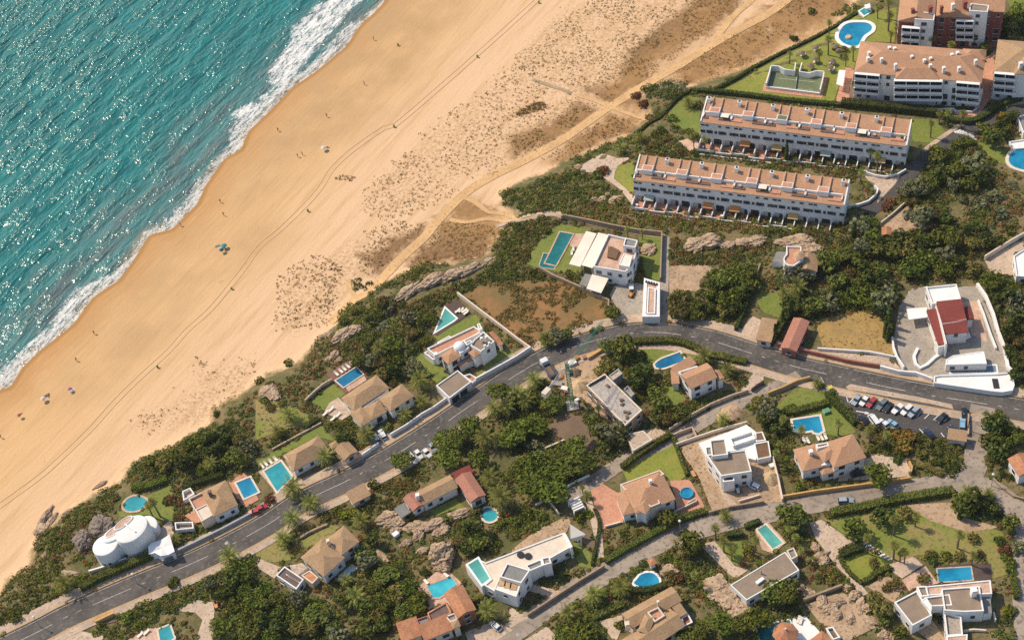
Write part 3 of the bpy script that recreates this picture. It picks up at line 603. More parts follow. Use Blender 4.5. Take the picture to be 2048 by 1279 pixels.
for n, s, m, l in [
 ('terrace','A:620,535 695,540 640,830 530,840', TFLOOR, 'terracotta terrace at the left end of the big tiled apartment block'),
 ('terrace','A:1740,470 1820,400 1810,540 1780,790 1680,930 1500,920 1500,890 1670,890 1700,700', TFLOOR, 'terracotta forecourt between the two tiled apartment blocks'),
 ('terrace','A:900,730 995,730 985,860 890,850', TFLOOR, 'terracotta strip in the front gardens of the apartment block'),
 ('terrace','A:1240,310 1540,310 1850,300 1840,380 1520,400 1240,380', REDWALL, 'red paved court at the foot of the red apartment block'),
 ('driveway','B:780,1080 820,1000 960,980 1060,1000 1045,1255 880,1260', GREYP, 'grey paved forecourt of the modern villa'),
 ('terrace','B:480,590 600,590 540,700 460,690', PINKF, 'pink paved deck beside the long lap pool'),
 ('terrace','B:500,60 700,0 960,-20 830,60 815,150 900,220 970,290 960,360 870,240 740,150 700,110 600,100', PALE, 'pale winding garden path with a round bed beside the townhouses'),
 ('driveway','C:770,130 940,150 1060,120 1020,190 870,350 890,260 850,220', PALE, 'pale driveway apron at the end of the lower townhouse row'),
 ('driveway','C:900,520 1130,360 1220,500 1290,560 1000,590', DUST, 'dusty parking space among the trees'),
 ('driveway','C:1730,800 2060,620 2060,700 1960,760 1980,930 1780,905', PALE, 'tan driveway inside the white wall at the right edge'),
 ('driveway','f:1380,570 1450,470 1800,460 1900,700 1995,1010 1560,970 1390,905 1350,750', GREYP, 'stone paved yard of the red roofed villa'),
 ('terrace','f:1710,545 1805,540 1850,760 1770,720', PINKF, 'pink terrace right of the red roofs'),
 ('terrace','f:1430,490 1530,460 1545,580 1440,580', WHITE, 'white terrace left of the white flat roof'),
 ('terrace','f:1450,635 1535,625 1545,715 1465,720', WHITE, 'white terrace below the white canopy'),
 ('terrace','f:540,690 600,620 645,640 615,750 560,730', PALE, 'pale court left of the brown tiled shed'),
 ('verge','f:840,790 1340,840 1395,910 1250,895 930,825', PALE, 'pale gravel verge behind the red brown wall'),
 ('driveway','E:770,1110 880,1070 1100,1120 1150,1210 1130,1250 560,1290 570,1250 770,1200', PALE, 'pale driveway in front of the hipped roof villa by the car park'),
 ('driveway','J:330,340 430,320 710,520 560,620 680,760 800,910 750,930 540,680 380,470', PALE, 'long pink gravel drive beside the big lawn'),
 ('driveway','J:960,680 1160,615 1240,680 1070,790 1000,740', PALE, 'paved parking spot at the end of the stepping stones'),
 ('terrace','J:1070,800 1260,690 1360,830 1190,860 1130,890', PINKF, 'broad pink terrace above the white flat roofed villa'),
 ('terrace','J:1340,690 1640,670 1780,670 1790,800 1640,810 1370,830', DECK, 'dark timber deck beside the blue rectangular pool'),
 ('garden_bed','J:780,850 960,770 1080,860 1030,960 1110,1160 1300,1290 1430,1290 1300,1100 1150,1170 1000,980', DUST, 'bare earth left of the white flat roofed villa'),
 ('terrace','I:630,90 720,30 850,110 890,340 720,400 660,200', TFLOOR, 'terracotta forecourt left of the villa with the round paddling pool'),
 ('terrace','I:1260,10 1420,0 1560,250 1330,310 1300,120', TFLOOR, 'terracotta terrace with the round paddling pool'),
 ('building_site','i:880,180 1090,130 1110,330 1240,320 1290,545 1200,550 1060,570 920,600 850,420 740,260', DUST, 'dusty building plot round the white shell villa'),
 ('driveway','I:1650,60 1800,200 1740,220 1690,150', PALE, 'pale ramp below the white shell villa'),
 ('driveway','I:130,830 400,890 330,950 140,890', PALE, 'pale concrete drive in front of the wedge villa'),
 ('driveway','I:-20,1010 130,1105 -20,1190', PALE, 'pale drive where the white car stands'),
 ('driveway','I:90,1290 280,1170 390,1290', PALE, 'pale gateway at the bottom of the lower street'),
 ('terrace','I:880,1080 700,1130 800,1270 840,1279 890,1160', PALE, 'pale gravel court left of the villa with the terrace cut into its roof'),
 ('terrace','H:1290,860 1500,690 1650,830 1500,910 1540,980 1380,1040', PINKF, 'tan terrace round the bright sky blue pool'),
 ('footpath','H:0,620 200,700 150,790 20,710', PALE, 'pale path leading to the hut with the messy flat roof'),
 ('driveway','H:1670,1220 1900,1130 2056,1200 1900,1300 1700,1300', PALE, 'gravel drive beside the parked white car at the bottom'),
 ('driveway','G:1380,1050 1560,960 1720,980 1700,1300 1560,1300 1620,1120 1560,1060', PALE, 'pale curving drive at the bottom left'),
 ('driveway','G:420,1300 540,1185 840,1250 800,1300', PALE, 'pale entrance apron by the road at the bottom left'),
 ('terrace','G:1060,660 1230,440 1360,320 1400,400 1380,460 1200,520 1190,590 1100,660', PALE, 'pale court beside the rounded white house'),
 ('terrace','G:1830,20 1960,-60 2070,160 1960,225 1890,140', TFLOOR, 'terracotta deck round the small bright blue pool'),
 ('terrace','F:20,1210 190,1095 330,1260 180,1400', PALE, 'pale paving round the four sided turquoise pool'),
 ('terrace','G:1000,1290 1240,1165 1300,1290', PINKF, 'pink pool terrace at the bottom left'),
 ('terrace','G:750,1140 895,1060 940,1130 820,1160', SOIL, 'brown strip beside the ochre roadside ramp'),
 ('building_site','D:440,330 690,260 760,420 600,520 640,640 900,850 880,880 700,760 560,620 440,600 300,480 230,420', DUST, 'dusty building site round the green tower crane'),
 ('garden_bed','D:310,860 450,740 540,770 700,960 600,1110 400,980', SOIL, 'brown vegetable plot below the crane'),
 ('driveway','D:1830,560 1960,380 2010,430 2010,500 1890,570', PALE, 'pale driveway right of the terracotta villa'),
 ('driveway','D:1040,880 1150,850 1270,925 1140,990', PALE, 'pale court below the concrete shell'),
 ('driveway','F:880,990 1000,840 1110,910 1080,970', GREYP, 'grey drive with the two white cars'),
 ('terrace','F:565,440 760,308 905,455 720,585', REDDECK, 'red timber deck round the deep blue pool'),
 ('terrace','F:720,540 865,445 885,480 740,575', PINKF, 'pink paved strip between the deep blue pool and the villa'),
 ('terrace','F:590,660 660,620 780,740 690,800 540,740', PALE, 'pale terrace with white garden furniture'),
 ('terrace','e:665,560 735,525 800,600 735,650 625,725 575,705 600,690 725,633', DECK, 'dark timber deck round the triangular pool'),
 ('terrace','j:270,690 340,650 440,760 370,820 310,800', PINKF, 'pale paving round the turquoise rectangular pool'),
 ('terrace','J:200,1090 300,1090 480,1290 180,1290', WHITE, 'white terrace beside the octagonal orange pavilion'),
 ('garden_bed','J:300,1000 480,930 600,900 720,1000 860,1180 640,1290 500,1250 420,1150', DUST, 'rocky pink garden slope above the orange pavilion'),
 ('footpath','I:590,180 640,170 720,430 740,640 690,620 650,420', PALE, 'long straight pale path along the terraced garden'),
 ('garden_bed','I:0,560 200,400 450,290 470,340 440,420 200,510 0,610', DUST, 'strip of dry earth above the wedge villa'),
 ('garden_bed','I:450,430 600,400 680,520 700,610 560,500', SOIL, 'ploughed vegetable terraces beside the straight path'),
 ('footpath','I:1500,520 1620,490 1780,690 1890,720 1790,790 1740,760', PALE, 'pale garden path left of the flat brown roof'),
 ('terrace','b:1380,890 1500,820 1600,850 1560,950 1450,920', PALE, 'pale garden path beside the lower row'),
 ('terrace','K:1330,1130 1450,1100 1530,1190 1420,1210', PINKF, 'pink paved path between the two townhouse rows'),
 ('garden_bed','A:650,700 890,720 880,840 650,810', SOIL, 'shaded front garden at the left of the apartment block'),
 ]: ground(n, s, m, l, 1)
marks('stepping_stones', ['J:%d,%d %d,%d' % (745+i*30, 525+i*17, 795+i*28, 505+i*18) for i in range(8)], .5, 'row of pale stepping stone slabs crossing the lawn', .26)
# ================================================================ buildings
WINM = {}
def win_mesh(w, hh):
    k = (w, hh)
    if k not in WINM:
        mb = MB(); mb.box((0, 0, 0), (w+.16, .12, hh+.16), FRAME); mb.box((0, -.1, -hh/2-.1), (w+.3, .16, .08), WHITE); g = MB(); g.box((0, -.05, 0), (w, .06, hh), GLASS)
        WINM[k] = (mb.mesh('window'), g.mesh('pane'))
    return WINM[k]
def window(w, hh, root, loc, rz=0.0):
    m = win_mesh(w, hh); o = child('window', m[0], root, loc, rz); child('pane', m[1], o)
def rectify(pts):
    p = [Vector(q[:2]) for q in pts]; c = sum(p, Vector((0, 0)))/4; u = ((p[1]-p[0])+(p[2]-p[3])); v = ((p[3]-p[0])+(p[2]-p[1]))
    lu, lv = u.length/2, v.length/2; u.normalize(); v2 = Vector((-u.y, u.x)); 
    if v2.dot(v) < 0: v2 = -v2
    # share the skew between both axes
    vv = v.normalized(); w = (v2+vv).normalized(); u2 = Vector((w.y, -w.x)); u2 = u2 if u2.dot(u) > 0 else -u2
    return c, u2, w, lu, lv
def roof_faces(mb, kind, c, u, v, lu, lv, z, rise, m, fascia):
    """hip / gable / shed roof on a rectangle; shed is high along its first edge"""
    def pt(a, b, zz): q = c+u*a+v*b; return (q.x, q.y, zz)
    A, B = lu/2, lv/2; e = [pt(-A, -B, z), pt(A, -B, z), pt(A, B, z), pt(-A, B, z)]
    if u.x*v.y-u.y*v.x < 0: flip = True
    else: flip = False
    def add(*q): mb.poly(q[::-1] if flip else q, m)
    if kind == 'shed':
        hi = [(e[0][0], e[0][1], z+rise), (e[1][0], e[1][1], z+rise)]; add(hi[0], hi[1], e[2], e[3]); add(e[0], e[1], hi[1], hi[0]); add(e[1], e[2], hi[1]); add(e[3], e[0], hi[0])
    elif lu >= lv:
        k = max(A-B, 0) if kind == 'hip' else A; r0, r1 = pt(-k, 0, z+rise), pt(k, 0, z+rise)
        if k == 0: add(e[0], e[1], r1); add(e[2], e[3], r1)
        else: add(e[0], e[1], r1, r0); add(e[2], e[3], r0, r1)
        add(e[1], e[2], r1); add(e[3], e[0], r0)
    else:
        k = max(B-A, 0) if kind == 'hip' else B; r0, r1 = pt(0, -k, z+rise), pt(0, k, z+rise)
        add(e[1], e[2], r1, r0); add(e[3], e[0], r0, r1); add(e[0], e[1], r0); add(e[2], e[3], r1)
    lo = [(x, y, zz-.22) for x, y, zz in e]
    for i in range(4): add(lo[i], lo[(i+1) % 4], e[(i+1) % 4], e[i])
    add(lo[3], lo[2], lo[1], lo[0])
FOOT = {}
def house(name, label, short, cat, wings, chim=(), pitch=.40, win=True, awn=()):
    """wings: (kind, 'tile:outline at the eaves', eaves height, roof material, wall material, options)"""
    allp = [q for w in wings for q in S(w[1])]; px = cen(allp); g0 = P3(cen(S(wings[0][1])), wings[0][2]); zg = g0.z-wings[0][2]
    root = empty(name, (g0.x, g0.y, zg)); tag(root, label, cat); landmark(short, px); O = Vector((g0.x, g0.y)); foots = []; bump = 0
    for wi, w in enumerate(wings):
        kind, s, H, rm, wm = w[:5]; o = w[5] if len(w) > 5 else {}
        H = H+.013*wi; pl = [plane(q, zg+H) for q in S(s)]; bz = o.get('base', -2.0)
        if kind in ('hip', 'gable', 'shed'):
            c, u, v, lu, lv = rectify([pl[i] for i in range(4)]); c = c-O; mb = MB(); rise = o.get('rise', pitch*min(lu, lv)/2 if kind != 'shed' else pitch*.5*lv)
            roof_faces(mb, kind, c, u, v, lu, lv, H, rise, rm, .2); mb.build('roof', root, uv=True)
            a, b = lu/2-.35, lv/2-.35; poly = [c-u*a-v*b, c+u*a-v*b, c+u*a+v*b, c-u*a+v*b]; wb = MB(); wb.prism(poly, bz, H-.12, wm)
            if kind == 'gable':
                for sg in (-1, 1):
                    if lu >= lv: q = [c+u*a*sg-v*b, c+u*a*sg+v*b, c+u*a*sg]
                    else: q = [c+v*b*sg-u*a, c+v*b*sg+u*a, c+v*b*sg]
                    wb.poly([(q[0].x,q[0].y,H-.13),(q[1].x,q[1].y,H-.13),(q[2].x,q[2].y,H+rise-.2)], wm)
            wb.build('wall', root)
        elif kind == 'flat':
            poly = ccw([Vector(q)-O for q in pl]); par = o.get('par', .45); t = o.get('t', .32); wb = MB(); n = len(poly); inn = inset(poly, t)
            for i in range(n):
                p, q, pi, qi = poly[i], poly[(i+1) % n], inn[i], inn[(i+1) % n]
                wb.poly([(p[0],p[1],bz),(q[0],q[1],bz),(q[0],q[1],H),(p[0],p[1],H)], wm); wb.poly([(p[0],p[1],H),(q[0],q[1],H),(qi[0],qi[1],H),(pi[0],pi[1],H)], o.get('cap', wm)); wb.poly([(pi[0],pi[1],H),(qi[0],qi[1],H),(qi[0],qi[1],H-par-.05),(pi[0],pi[1],H-par-.05)], wm)
            wb.build('wall', root); rb = MB(); rb.poly([(x, y, H-par) for x, y in inn], rm); rb.build(o.get('roofname', 'roof'), root)
        elif kind == 'canopy':
            poly = ccw([Vector(q)-O for q in pl]); mb = MB(); mb.prism(poly, H-.18, H, rm, bottom=True); mb.build('canopy', root)
            for q in inset(poly, .35): mb = MB(); mb.box((q[0], q[1], (H-.18-2)/2), (.16, .16, H-.18+2), wm); mb.build('post', root)
            continue
        elif kind == 'slab':
            poly = ccw([Vector(q)-O for q in pl]); mb = MB(); mb.prism(poly, bz, H, wm, rm); mb.build(o.get('roofname', 'terrace'), root); continue
        foots.append((poly, H, wm, o, kind)); block([Vector(q[:2])+O for q in poly], 'hard')
    if win:
        for k, (poly, H, wm, o, kind) in enumerate(foots):
            if o.get('nowin'): continue
            poly = ccw(poly); par = o.get('par', .45) if kind == 'flat' else 0; n = max(1, round((H-par)/3.0)); sh = (H-par)/n
            for i in range(len(poly)):
                a, b = Vector(poly[i]), Vector(poly[(i+1) % len(poly)]); L = (b-a).length; d = (b-a)/max(L, .01); nn = Vector((d.y, -d.x))
                if L < 2.6 or nn.y > .55: continue
                cols = max(1, int((L-.8)/2.9))
                for si in range(n):
                    for ci in range(cols):
                        q = a+d*(L*(ci+.5)/cols); q2 = q+nn*.7
                        z = sh*si+sh*.52
                        if any(k2 != k and f[1] > z+.7 and pip([tuple(q2)], f[0])[0] for k2, f in enumerate(foots)): continue
                        r_ = (k*7+i*5+si*3+ci*2) % 5
                        if r_ == 4 and L > 5: continue
                        ww, wh = ((1.25, 1.25), (1.7, 2.0), (1.0, 1.2), (1.7, 1.35), (1.25, 1.25))[r_]
                        p = q+nn*.04; window(ww, wh, root, (p.x, p.y, z+(0 if wh < 1.6 else -.1)), math.atan2(d.y, d.x))
    for c in chim:
        q = S(c[0])[0]; H = c[1]; x, y = plane(q, zg+H); hh = c[2] if len(c) > 2 else 1.6; sz = c[3] if len(c) > 3 else .8; m = c[4] if len(c) > 4 else WHITE
        mb = MB(); mb.box((x-O.x, y-O.y, H-hh/2-.4), (sz, sz, hh+.8), m); mb.box((x-O.x, y-O.y, H+.06), (sz+.25, sz+.25, .12), m); mb.box((x-O.x, y-O.y, H+.27), (sz*.7, sz*.7, .3), DARK if m is WHITE else m); mb.box((x-O.x, y-O.y, H+.46), (sz+.15, sz+.15, .08), m); mb.build('chimney', root)
    for s, H, m in awn:
        pl = [plane(q, zg+H) for q in S(s)]; mb = MB(); p = [Vector(q)-O for q in pl]; mb.poly([(p[0].x,p[0].y,H+.5),(p[1].x,p[1].y,H+.5),(p[2].x,p[2].y,H),(p[3].x,p[3].y,H)], m); mb.poly([(p[3].x,p[3].y,H-.05),(p[2].x,p[2].y,H-.05),(p[1].x,p[1].y,H+.45),(p[0].x,p[0].y,H+.45)], m); mb.build('awning', root)
    root['zg'] = zg; FOOT[root.name] = foots
    return root, O, zg
def part_box(root, O, zg, name, s, H, sz, m, rz=0.0):
    x, y = plane(S(s)[0], zg+H); mb = MB(); mb.box((0, 0, 0), sz, m); return mb.build(name, root, (x-O.x, y-O.y, H-sz[2]/2), rz)

# ---- townhouse rows
LEAFG = flat_('potted_green', (.06, .10, .025), .9)
def townhouses(label, short, fl, fr, bl, br, ori, awns):
    H, RH = 9.2, 11.3
    g = P3(cen(S(fl)+S(fr)), H); zg = g.z-H
    A, B = Vector(plane(S(fl)[0], zg+H)), Vector(plane(S(fr)[0], zg+H)); Cb = (Vector(plane(S(bl)[0], zg+RH))+Vector(plane(S(br)[0], zg+RH)))/2
    u = (B-A).normalized(); v = Vector((-u.y, u.x)); L = (B-A).length; D = (Cb-(A+B)/2).dot(v); O = A
    root = empty('townhouse_row', (A.x, A.y, zg), math.atan2(u.y, u.x)); tag(root, label, 'townhouses'); landmark(short, cen(S(fl)+S(br)))
    mb = MB(); mb.poly([(0,0,-3),(L,0,-3),(L,0,H-.1),(0,0,H-.1)], WHITE); mb.poly([(L,D,-3),(0,D,-3),(0,D,RH-.1),(L,D,RH-.1)], WHITE)
    mb.poly([(L,0,-3),(L,D,-3),(L,D,RH-.1),(L,0,H-.1)], WHITE); mb.poly([(0,D,-3),(0,0,-3),(0,0,H-.1),(0,D,RH-.1)], WHITE)
    for x in (.15, L-.15):   # raised end gables
        mb.poly([(x-.2,-.05,H+.35),(x+.2,-.05,H+.35),(x+.2,D,RH+.35),(x-.2,D,RH+.35)], WHITE)
        for k in (-.2, .2): mb.poly([(x+k,-.05,H-.6),(x+k,D,H-.6),(x+k,D,RH+.35),(x+k,-.05,H+.35)], WHITE)
        mb.poly([(x-.2,-.05,H-.6),(x+.2,-.05,H-.6),(x+.2,-.05,H+.35),(x-.2,-.05,H+.35)], WHITE)
    mb.build('wall', root)
    rb = MB(); z = lambda y: H+(RH-H)*y/D
    rb.poly([(.35,-.3,z(-.3)+.02),(L-.35,-.3,z(-.3)+.02),(L-.35,D+.1,z(D+.1)+.02),(.35,D+.1,z(D+.1)+.02)], TERR); rb.poly([(.35,-.3,z(-.3)+.02),(.35,-.3,z(-.3)-.2),(L-.35,-.3,z(-.3)-.2),(L-.35,-.3,z(-.3)+.02)], TERR); rb.build('roof', root, uv=True)
    n = 6; U = L/n
    for k in range(n):
        x0 = U*(k+.36); t = MB()                      # roof terrace: two fire walls up to the ridge, a white dormer and long parapets over slabs, the dark ones painting a shaded recess
        for dx in (-1.55, 1.55):
            yy = (D*.42, D-.1); 
            for sx in (-.16, .16): t.poly([(x0+dx+sx,yy[0],z(yy[0])-.1),(x0+dx+sx,yy[1],z(yy[1])-.1),(x0+dx+sx,yy[1],z(yy[1])+.55),(x0+dx+sx,yy[0],z(yy[0])+.75)], WHITE)
            t.poly([(x0+dx-.16,yy[0],z(yy[0])+.75),(x0+dx+.16,yy[0],z(yy[0])+.75),(x0+dx+.16,yy[1],z(yy[1])+.55),(x0+dx-.16,yy[1],z(yy[1])+.55)], TERR)
        yb = D*.42; t.box((x0, yb-.4, z(yb)+.45), (3.4, 2.4, 2.1), WHITE); t.box((x0, yb-.4, z(yb)+1.52), (2.9, 1.9, .08), COURT if (ori and k == 2) else TFLOOR)
        for sx, wd in ((-1, min(3.6, x0-2.3)), (1, min(4.2, L-x0-2.3))):
            xc = x0+sx*(1.7+wd/2); t.box((xc, yb-1.9, z(yb-1.9)-.05), (wd, 1.9, .34), DKROOF if (k+sx) % 3 else TFLOOR); t.box((xc, yb-.75, z(yb-.75)+.35), (wd+.1, .35, 1.0), WHITE); t.box((x0+sx*(1.7+wd), yb-1.6, z(yb-1.6)+.25), (.3, 1.6, .7), WHITE)
        if (k*3+ori) % 4 == 1: t.box((x0+3.6, yb-1.7, z(yb-1.7)+1.0), (2.6, 1.7, .1), CANVAS)
        if (k+ori) % 3 == 0: t.box((x0-3.4, yb-1.8, z(yb-1.8)+.45), (.9, .9, .6), GREYW); t.box((x0+5.0, yb-1.5, z(yb-1.5)+.4), (.6, .6, .7), LEAFG)
        t.build('roof_terrace', root)
        c = MB(); cx = U*(k+.86 if not ori else k+.02)+(1.0 if k == 0 and ori else 0); cy = D*.80; c.box((cx, cy, z(cy)+.7), (1.0, 1.0, 1.8), WHITE); c.box((cx, cy, z(cy)+1.72), (1.25, 1.25, .14), WHITE); c.box((cx, cy, z(cy)+1.9), (.6, .6, .25), DARK); c.build('chimney', root)
    for k in range(n):                                # windows of the two houses in each bay
        for j, fx in enumerate((.07, .20, .33, .46, .58, .70, .82, .94)):
            x = U*(k+fx)
            window(.9 if j % 3 else 1.2, .6, root, (x, -.03, 7.9)) if j in (0, 1, 4, 6) else None
            if j in (0, 2, 3, 5, 7): window(.75 if j in (2, 3) else 1.5, 1.15, root, (x, -.03, 5.2))
        for fx in (.26, .62): 
            a = MB(); a.box((0, -.02, 0), (1.9, .10, 1.5), FRAME); a.box((0, -.06, -.1), (1.6, .08, 1.2), DARK); a.box((0, -.25, -.75), (2.1, .5, .12), WHITE); a.build('balcony', root, (U*(k+fx), -.02, 5.3))
        p = MB()
        for j in range(3):                            # ground floor openings as flush panels, their shade put into the colour, with white piers, patio walls and dividers
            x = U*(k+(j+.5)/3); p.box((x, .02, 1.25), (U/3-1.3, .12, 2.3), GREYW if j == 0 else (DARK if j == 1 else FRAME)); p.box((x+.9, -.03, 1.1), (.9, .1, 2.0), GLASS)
            p.box((x-U/6, -1.9, .9), (.28, 3.8, 1.8-(j % 2)*.6), WHITE)
        p.poly([(U*k, -4.0, .10), (U*(k+1), -4.0, .10), (U*(k+1), 0, .10), (U*k, 0, .10)], TFLOOR)
        p.box((U*(k+.25), -3.9, .35), (U*.44, .25, .9), WHITE); p.box((U*(k+.75), -4.3-.3*(k % 2), .2), (U*.46, .25, .9), WHITE); p.box((U*(k+.5), -5.2, -.7), (U*1.0, .3, 1.2), WHITE)
        for j in range(4):
            if (k*5+j*3) % 4 < 2: p.box((U*(k+.12+j*.24), -2.6-.4*(j % 2), .45), (.7, .7, .7), (CANVAS, LEAFG, BROWN, LEAFG)[(k+j) % 4])
        p.build('patio', root)
    for k, c in awns:
        a = MB(); x = U*k; a.poly([(x-1.6,0,3.2),(x+1.6,0,3.2),(x+1.6,-1.9,2.5),(x-1.6,-1.9,2.5)][::-1], c); a.poly([(x-1.6,-1.9,2.5),(x+1.6,-1.9,2.5),(x+1.6,-1.9,2.25),(x-1.6,-1.9,2.25)], c); a.build('awning', root)
    return root
AWN = flat_('orange_awning', (.60, .24, .06), .8); AWY = flat_('ochre_awning', (.55, .36, .14), .8)
AWG = flat_('pale_green_awning', (.42, .46, .38), .8)
townhouses('upper row of white three storey townhouses with roof terraces cut into its tiles', 'upper townhouse row', 'K:1505,970', 'A:1110,1165', 'K:1545,780', 'A:1140,950', True, ((1.35, AWN), (2.3, AWY), (3.72, AWG), (5.3, AWY)))
townhouses('lower row of white three storey townhouses with dry shrubs along its patios', 'lower townhouse row', 'B:968,152', 'C:612,362', 'B:990,-35', 'C:660,150', False, ((.45, AWG), (2.18, AWN), (2.95, AWN), (4.6, AWY)))
# ---- apartment blocks
def snap(root, a, b, H):
    best = None
    for poly, hh, wm, o, kind in FOOT[root.name]:
        poly = ccw(poly)
        if hh < H-2: continue
        for i in range(len(poly)):
            p, q = Vector(poly[i]), Vector(poly[(i+1) % len(poly)]); d = (q-p).normalized(); n = Vector((d.y, -d.x))
            if n.y > -.75: continue
            m = (a+b)/2-p; t = m.dot(d)
            if -1 < t < (q-p).length+1:
                e = abs(m.dot(n)) 
                if e < 4 and (best is None or m.dot(n) < best[0]): best = (m.dot(n), p, d, n)
    if not best: print('NOSNAP', root.name, tuple(a), tuple(b)); return a, b
    _, p, d, n = best; return p+d*((a-p).dot(d))+n*.45, p+d*((b-p).dot(d))+n*.45
def balconies(root, O, zg, rows, dark=DARK):
    for s, H, hh in rows:
        a, b = [Vector(plane(q, zg+H))-O for q in S(s)]; a, b = snap(root, a, b, H); d = (b-a); L = d.length; c = (a+b)/2; rz = math.atan2(d.y, d.x); n = Vector((d.y, -d.x)).normalized()
        mb = MB(); mb.box((0, -.9, -hh/2), (L, .18, hh), WHITE); mb.box((0, -.2, -hh-.02), (L, 1.5, .16), WHITE); mb.box((0, .42, .2), (L-.3, .10, 2.2), dark); mb.box((0, -.25, 1.45), (L, 1.4, .14), WHITE)  # dark sheet at the back paints the shade of the loggia
        nn = max(2, int(L/3.6))
        for i in range(nn+1): mb.box((-L/2+L*i/nn, -.25, .25), (.22, 1.2, 2.3), WHITE)
        mb.build('balcony', root, (c.x, c.y, H), rz)
r, O, zg = house('apartment_block', 'long white apartment block with a broad terracotta hipped roof and many white chimneys', 'big terracotta apartment block', 'apartments', [
 ('hip', 'A:738,338 1752,402 1702,662 688,576', 11.5, TERR, WHITE, dict(rise=3.2)), ('hip', 'A:1040,520 1330,540 1405,650 1000,612', 11.7, TERR, WHITE, dict(rise=2.0, nowin=1)), ('hip', 'A:1550,385 1752,402 1735,480 1560,470', 12.0, TERR, WHITE, dict(rise=1.6, nowin=1)),
 ('canopy', 'A:1660,705 1720,710 1700,810 1655,800', 4.0, WHITE, WHITE)],
 chim=[('A:%d,%d' % q, 14.2, 1.4, .8) for q in ((970,385),(1012,390),(808,425),(800,468),(908,475),(1020,520),(1150,455),(1250,485),(1300,470),(1298,525),(1405,545),(1470,440),(1515,425),(1527,545),(1660,488))])
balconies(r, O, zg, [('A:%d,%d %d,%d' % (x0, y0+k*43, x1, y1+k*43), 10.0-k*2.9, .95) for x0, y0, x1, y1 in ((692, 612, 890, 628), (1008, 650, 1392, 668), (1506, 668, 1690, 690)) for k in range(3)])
r, O, zg = house('apartment_block', 'red apartment block with two white stair towers', 'red apartment block', 'apartments', [
 ('gable', 'A:1065,-60 1345,-45 1335,180 1030,170', 13.5, TERR, REDW), ('gable', 'A:1340,-60 1640,-50 1640,140 1335,132', 13.0, TERR, REDW), ('gable', 'A:1640,-60 1905,-40 1885,90 1640,95', 13.2, TERR, REDW),
 ('flat', 'A:1188,90 1336,104 1326,162 1172,152', 15.0, GRAVEL, WHITE), ('flat', 'A:1620,26 1766,42 1756,96 1606,86', 15.3, GRAVEL, WHITE)],
 chim=[('A:1158,80',16.5,1.6,1.0,REDW),('A:1298,60',16.8,1.8,1.2,REDW),('A:1388,60',16.5,1.6,.9,REDW),('A:1478,40',17,1.6,.9),('A:1575,20',16.5,1.8,1.2,REDW)])
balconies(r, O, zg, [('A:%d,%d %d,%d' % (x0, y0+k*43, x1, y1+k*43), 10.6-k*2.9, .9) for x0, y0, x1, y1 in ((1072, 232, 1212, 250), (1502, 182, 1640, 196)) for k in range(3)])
r, O, zg = house('apartment_block', 'white apartment block with tiled hips cut by the right edge of the view', 'right edge apartment block', 'apartments', [
 ('hip', 'A:1838,320 2330,350 2290,610 1802,574', 11.5, TAN, WHITE, dict(rise=3.4)), ('hip', 'A:1925,450 2120,440 2140,600 1990,585', 11.8, TAN, WHITE, dict(rise=2.2, nowin=1))], chim=[('A:2020,510', 14.5, 1.6, 1.0)])
balconies(r, O, zg, [('A:%d,%d %d,%d' % (1806, 608+k*43, 1985, 626+k*43), 10.0-k*2.9, .95) for k in range(3)])
# ---- villas
house('modern_villa', 'modern white villa with cream canvas awnings and a beige roof terrace', 'cream awning villa', 'villa', [
 ('flat', 'B:768,590 1005,645 985,770 960,850 905,890 648,848', 6.6, PINKF, WHITE, dict(par=.8)), ('flat', 'B:905,620 1005,640 985,698 888,682', 8.6, GREYR, WHITE), ('flat', 'B:892,745 962,765 938,852 852,836', 7.6, CANVAS, WHITE, dict(par=.15, nowin=1)),
 ('canopy', 'B:592,566 676,586 545,852 456,830', 3.5, CANVAS, WHITE), ('canopy', 'B:690,578 768,596 642,862 555,838', 4.2, CANVAS, WHITE), ('canopy', 'B:640,912 772,944 712,1062 594,1026', 3.1, CANVAS, POLE), ('canopy', 'B:585,905 642,918 594,1010 538,990', 2.8, GREYR, POLE),
 ('slab', 'B:770,690 800,690 860,720 830,790 760,770', 6.4, BROWN, BROWN, dict(roofname='planter', base=5.6))])
house('carport', 'long narrow white carport with a slotted roof frame', 'slotted white carport', 'carport', [
 ('flat', 'B:1055,940 1182,976 1180,1250 1040,1250', 3.3, PINKF, WHITE, dict(par=.25, t=1.0, nowin=1)), ('flat', 'B:1085,1010 1150,1025 1145,1225 1075,1225', 3.7, PINKF, WHITE, dict(par=.2, t=.4, nowin=1))]+[('slab', 'B:%d,%d %d,%d %d,%d %d,%d' % (x, y, x+13, y+4, x+11, y+24, x-2, y+20), 3.36, DARK, DARK, dict(roofname='slot', base=3.2)) for x, y in ((1067, 958), (1088, 963), (1109, 968), (1130, 974), (1152, 979))], win=False)  # slots are dark blocks, the shade of the gaps put into their colour
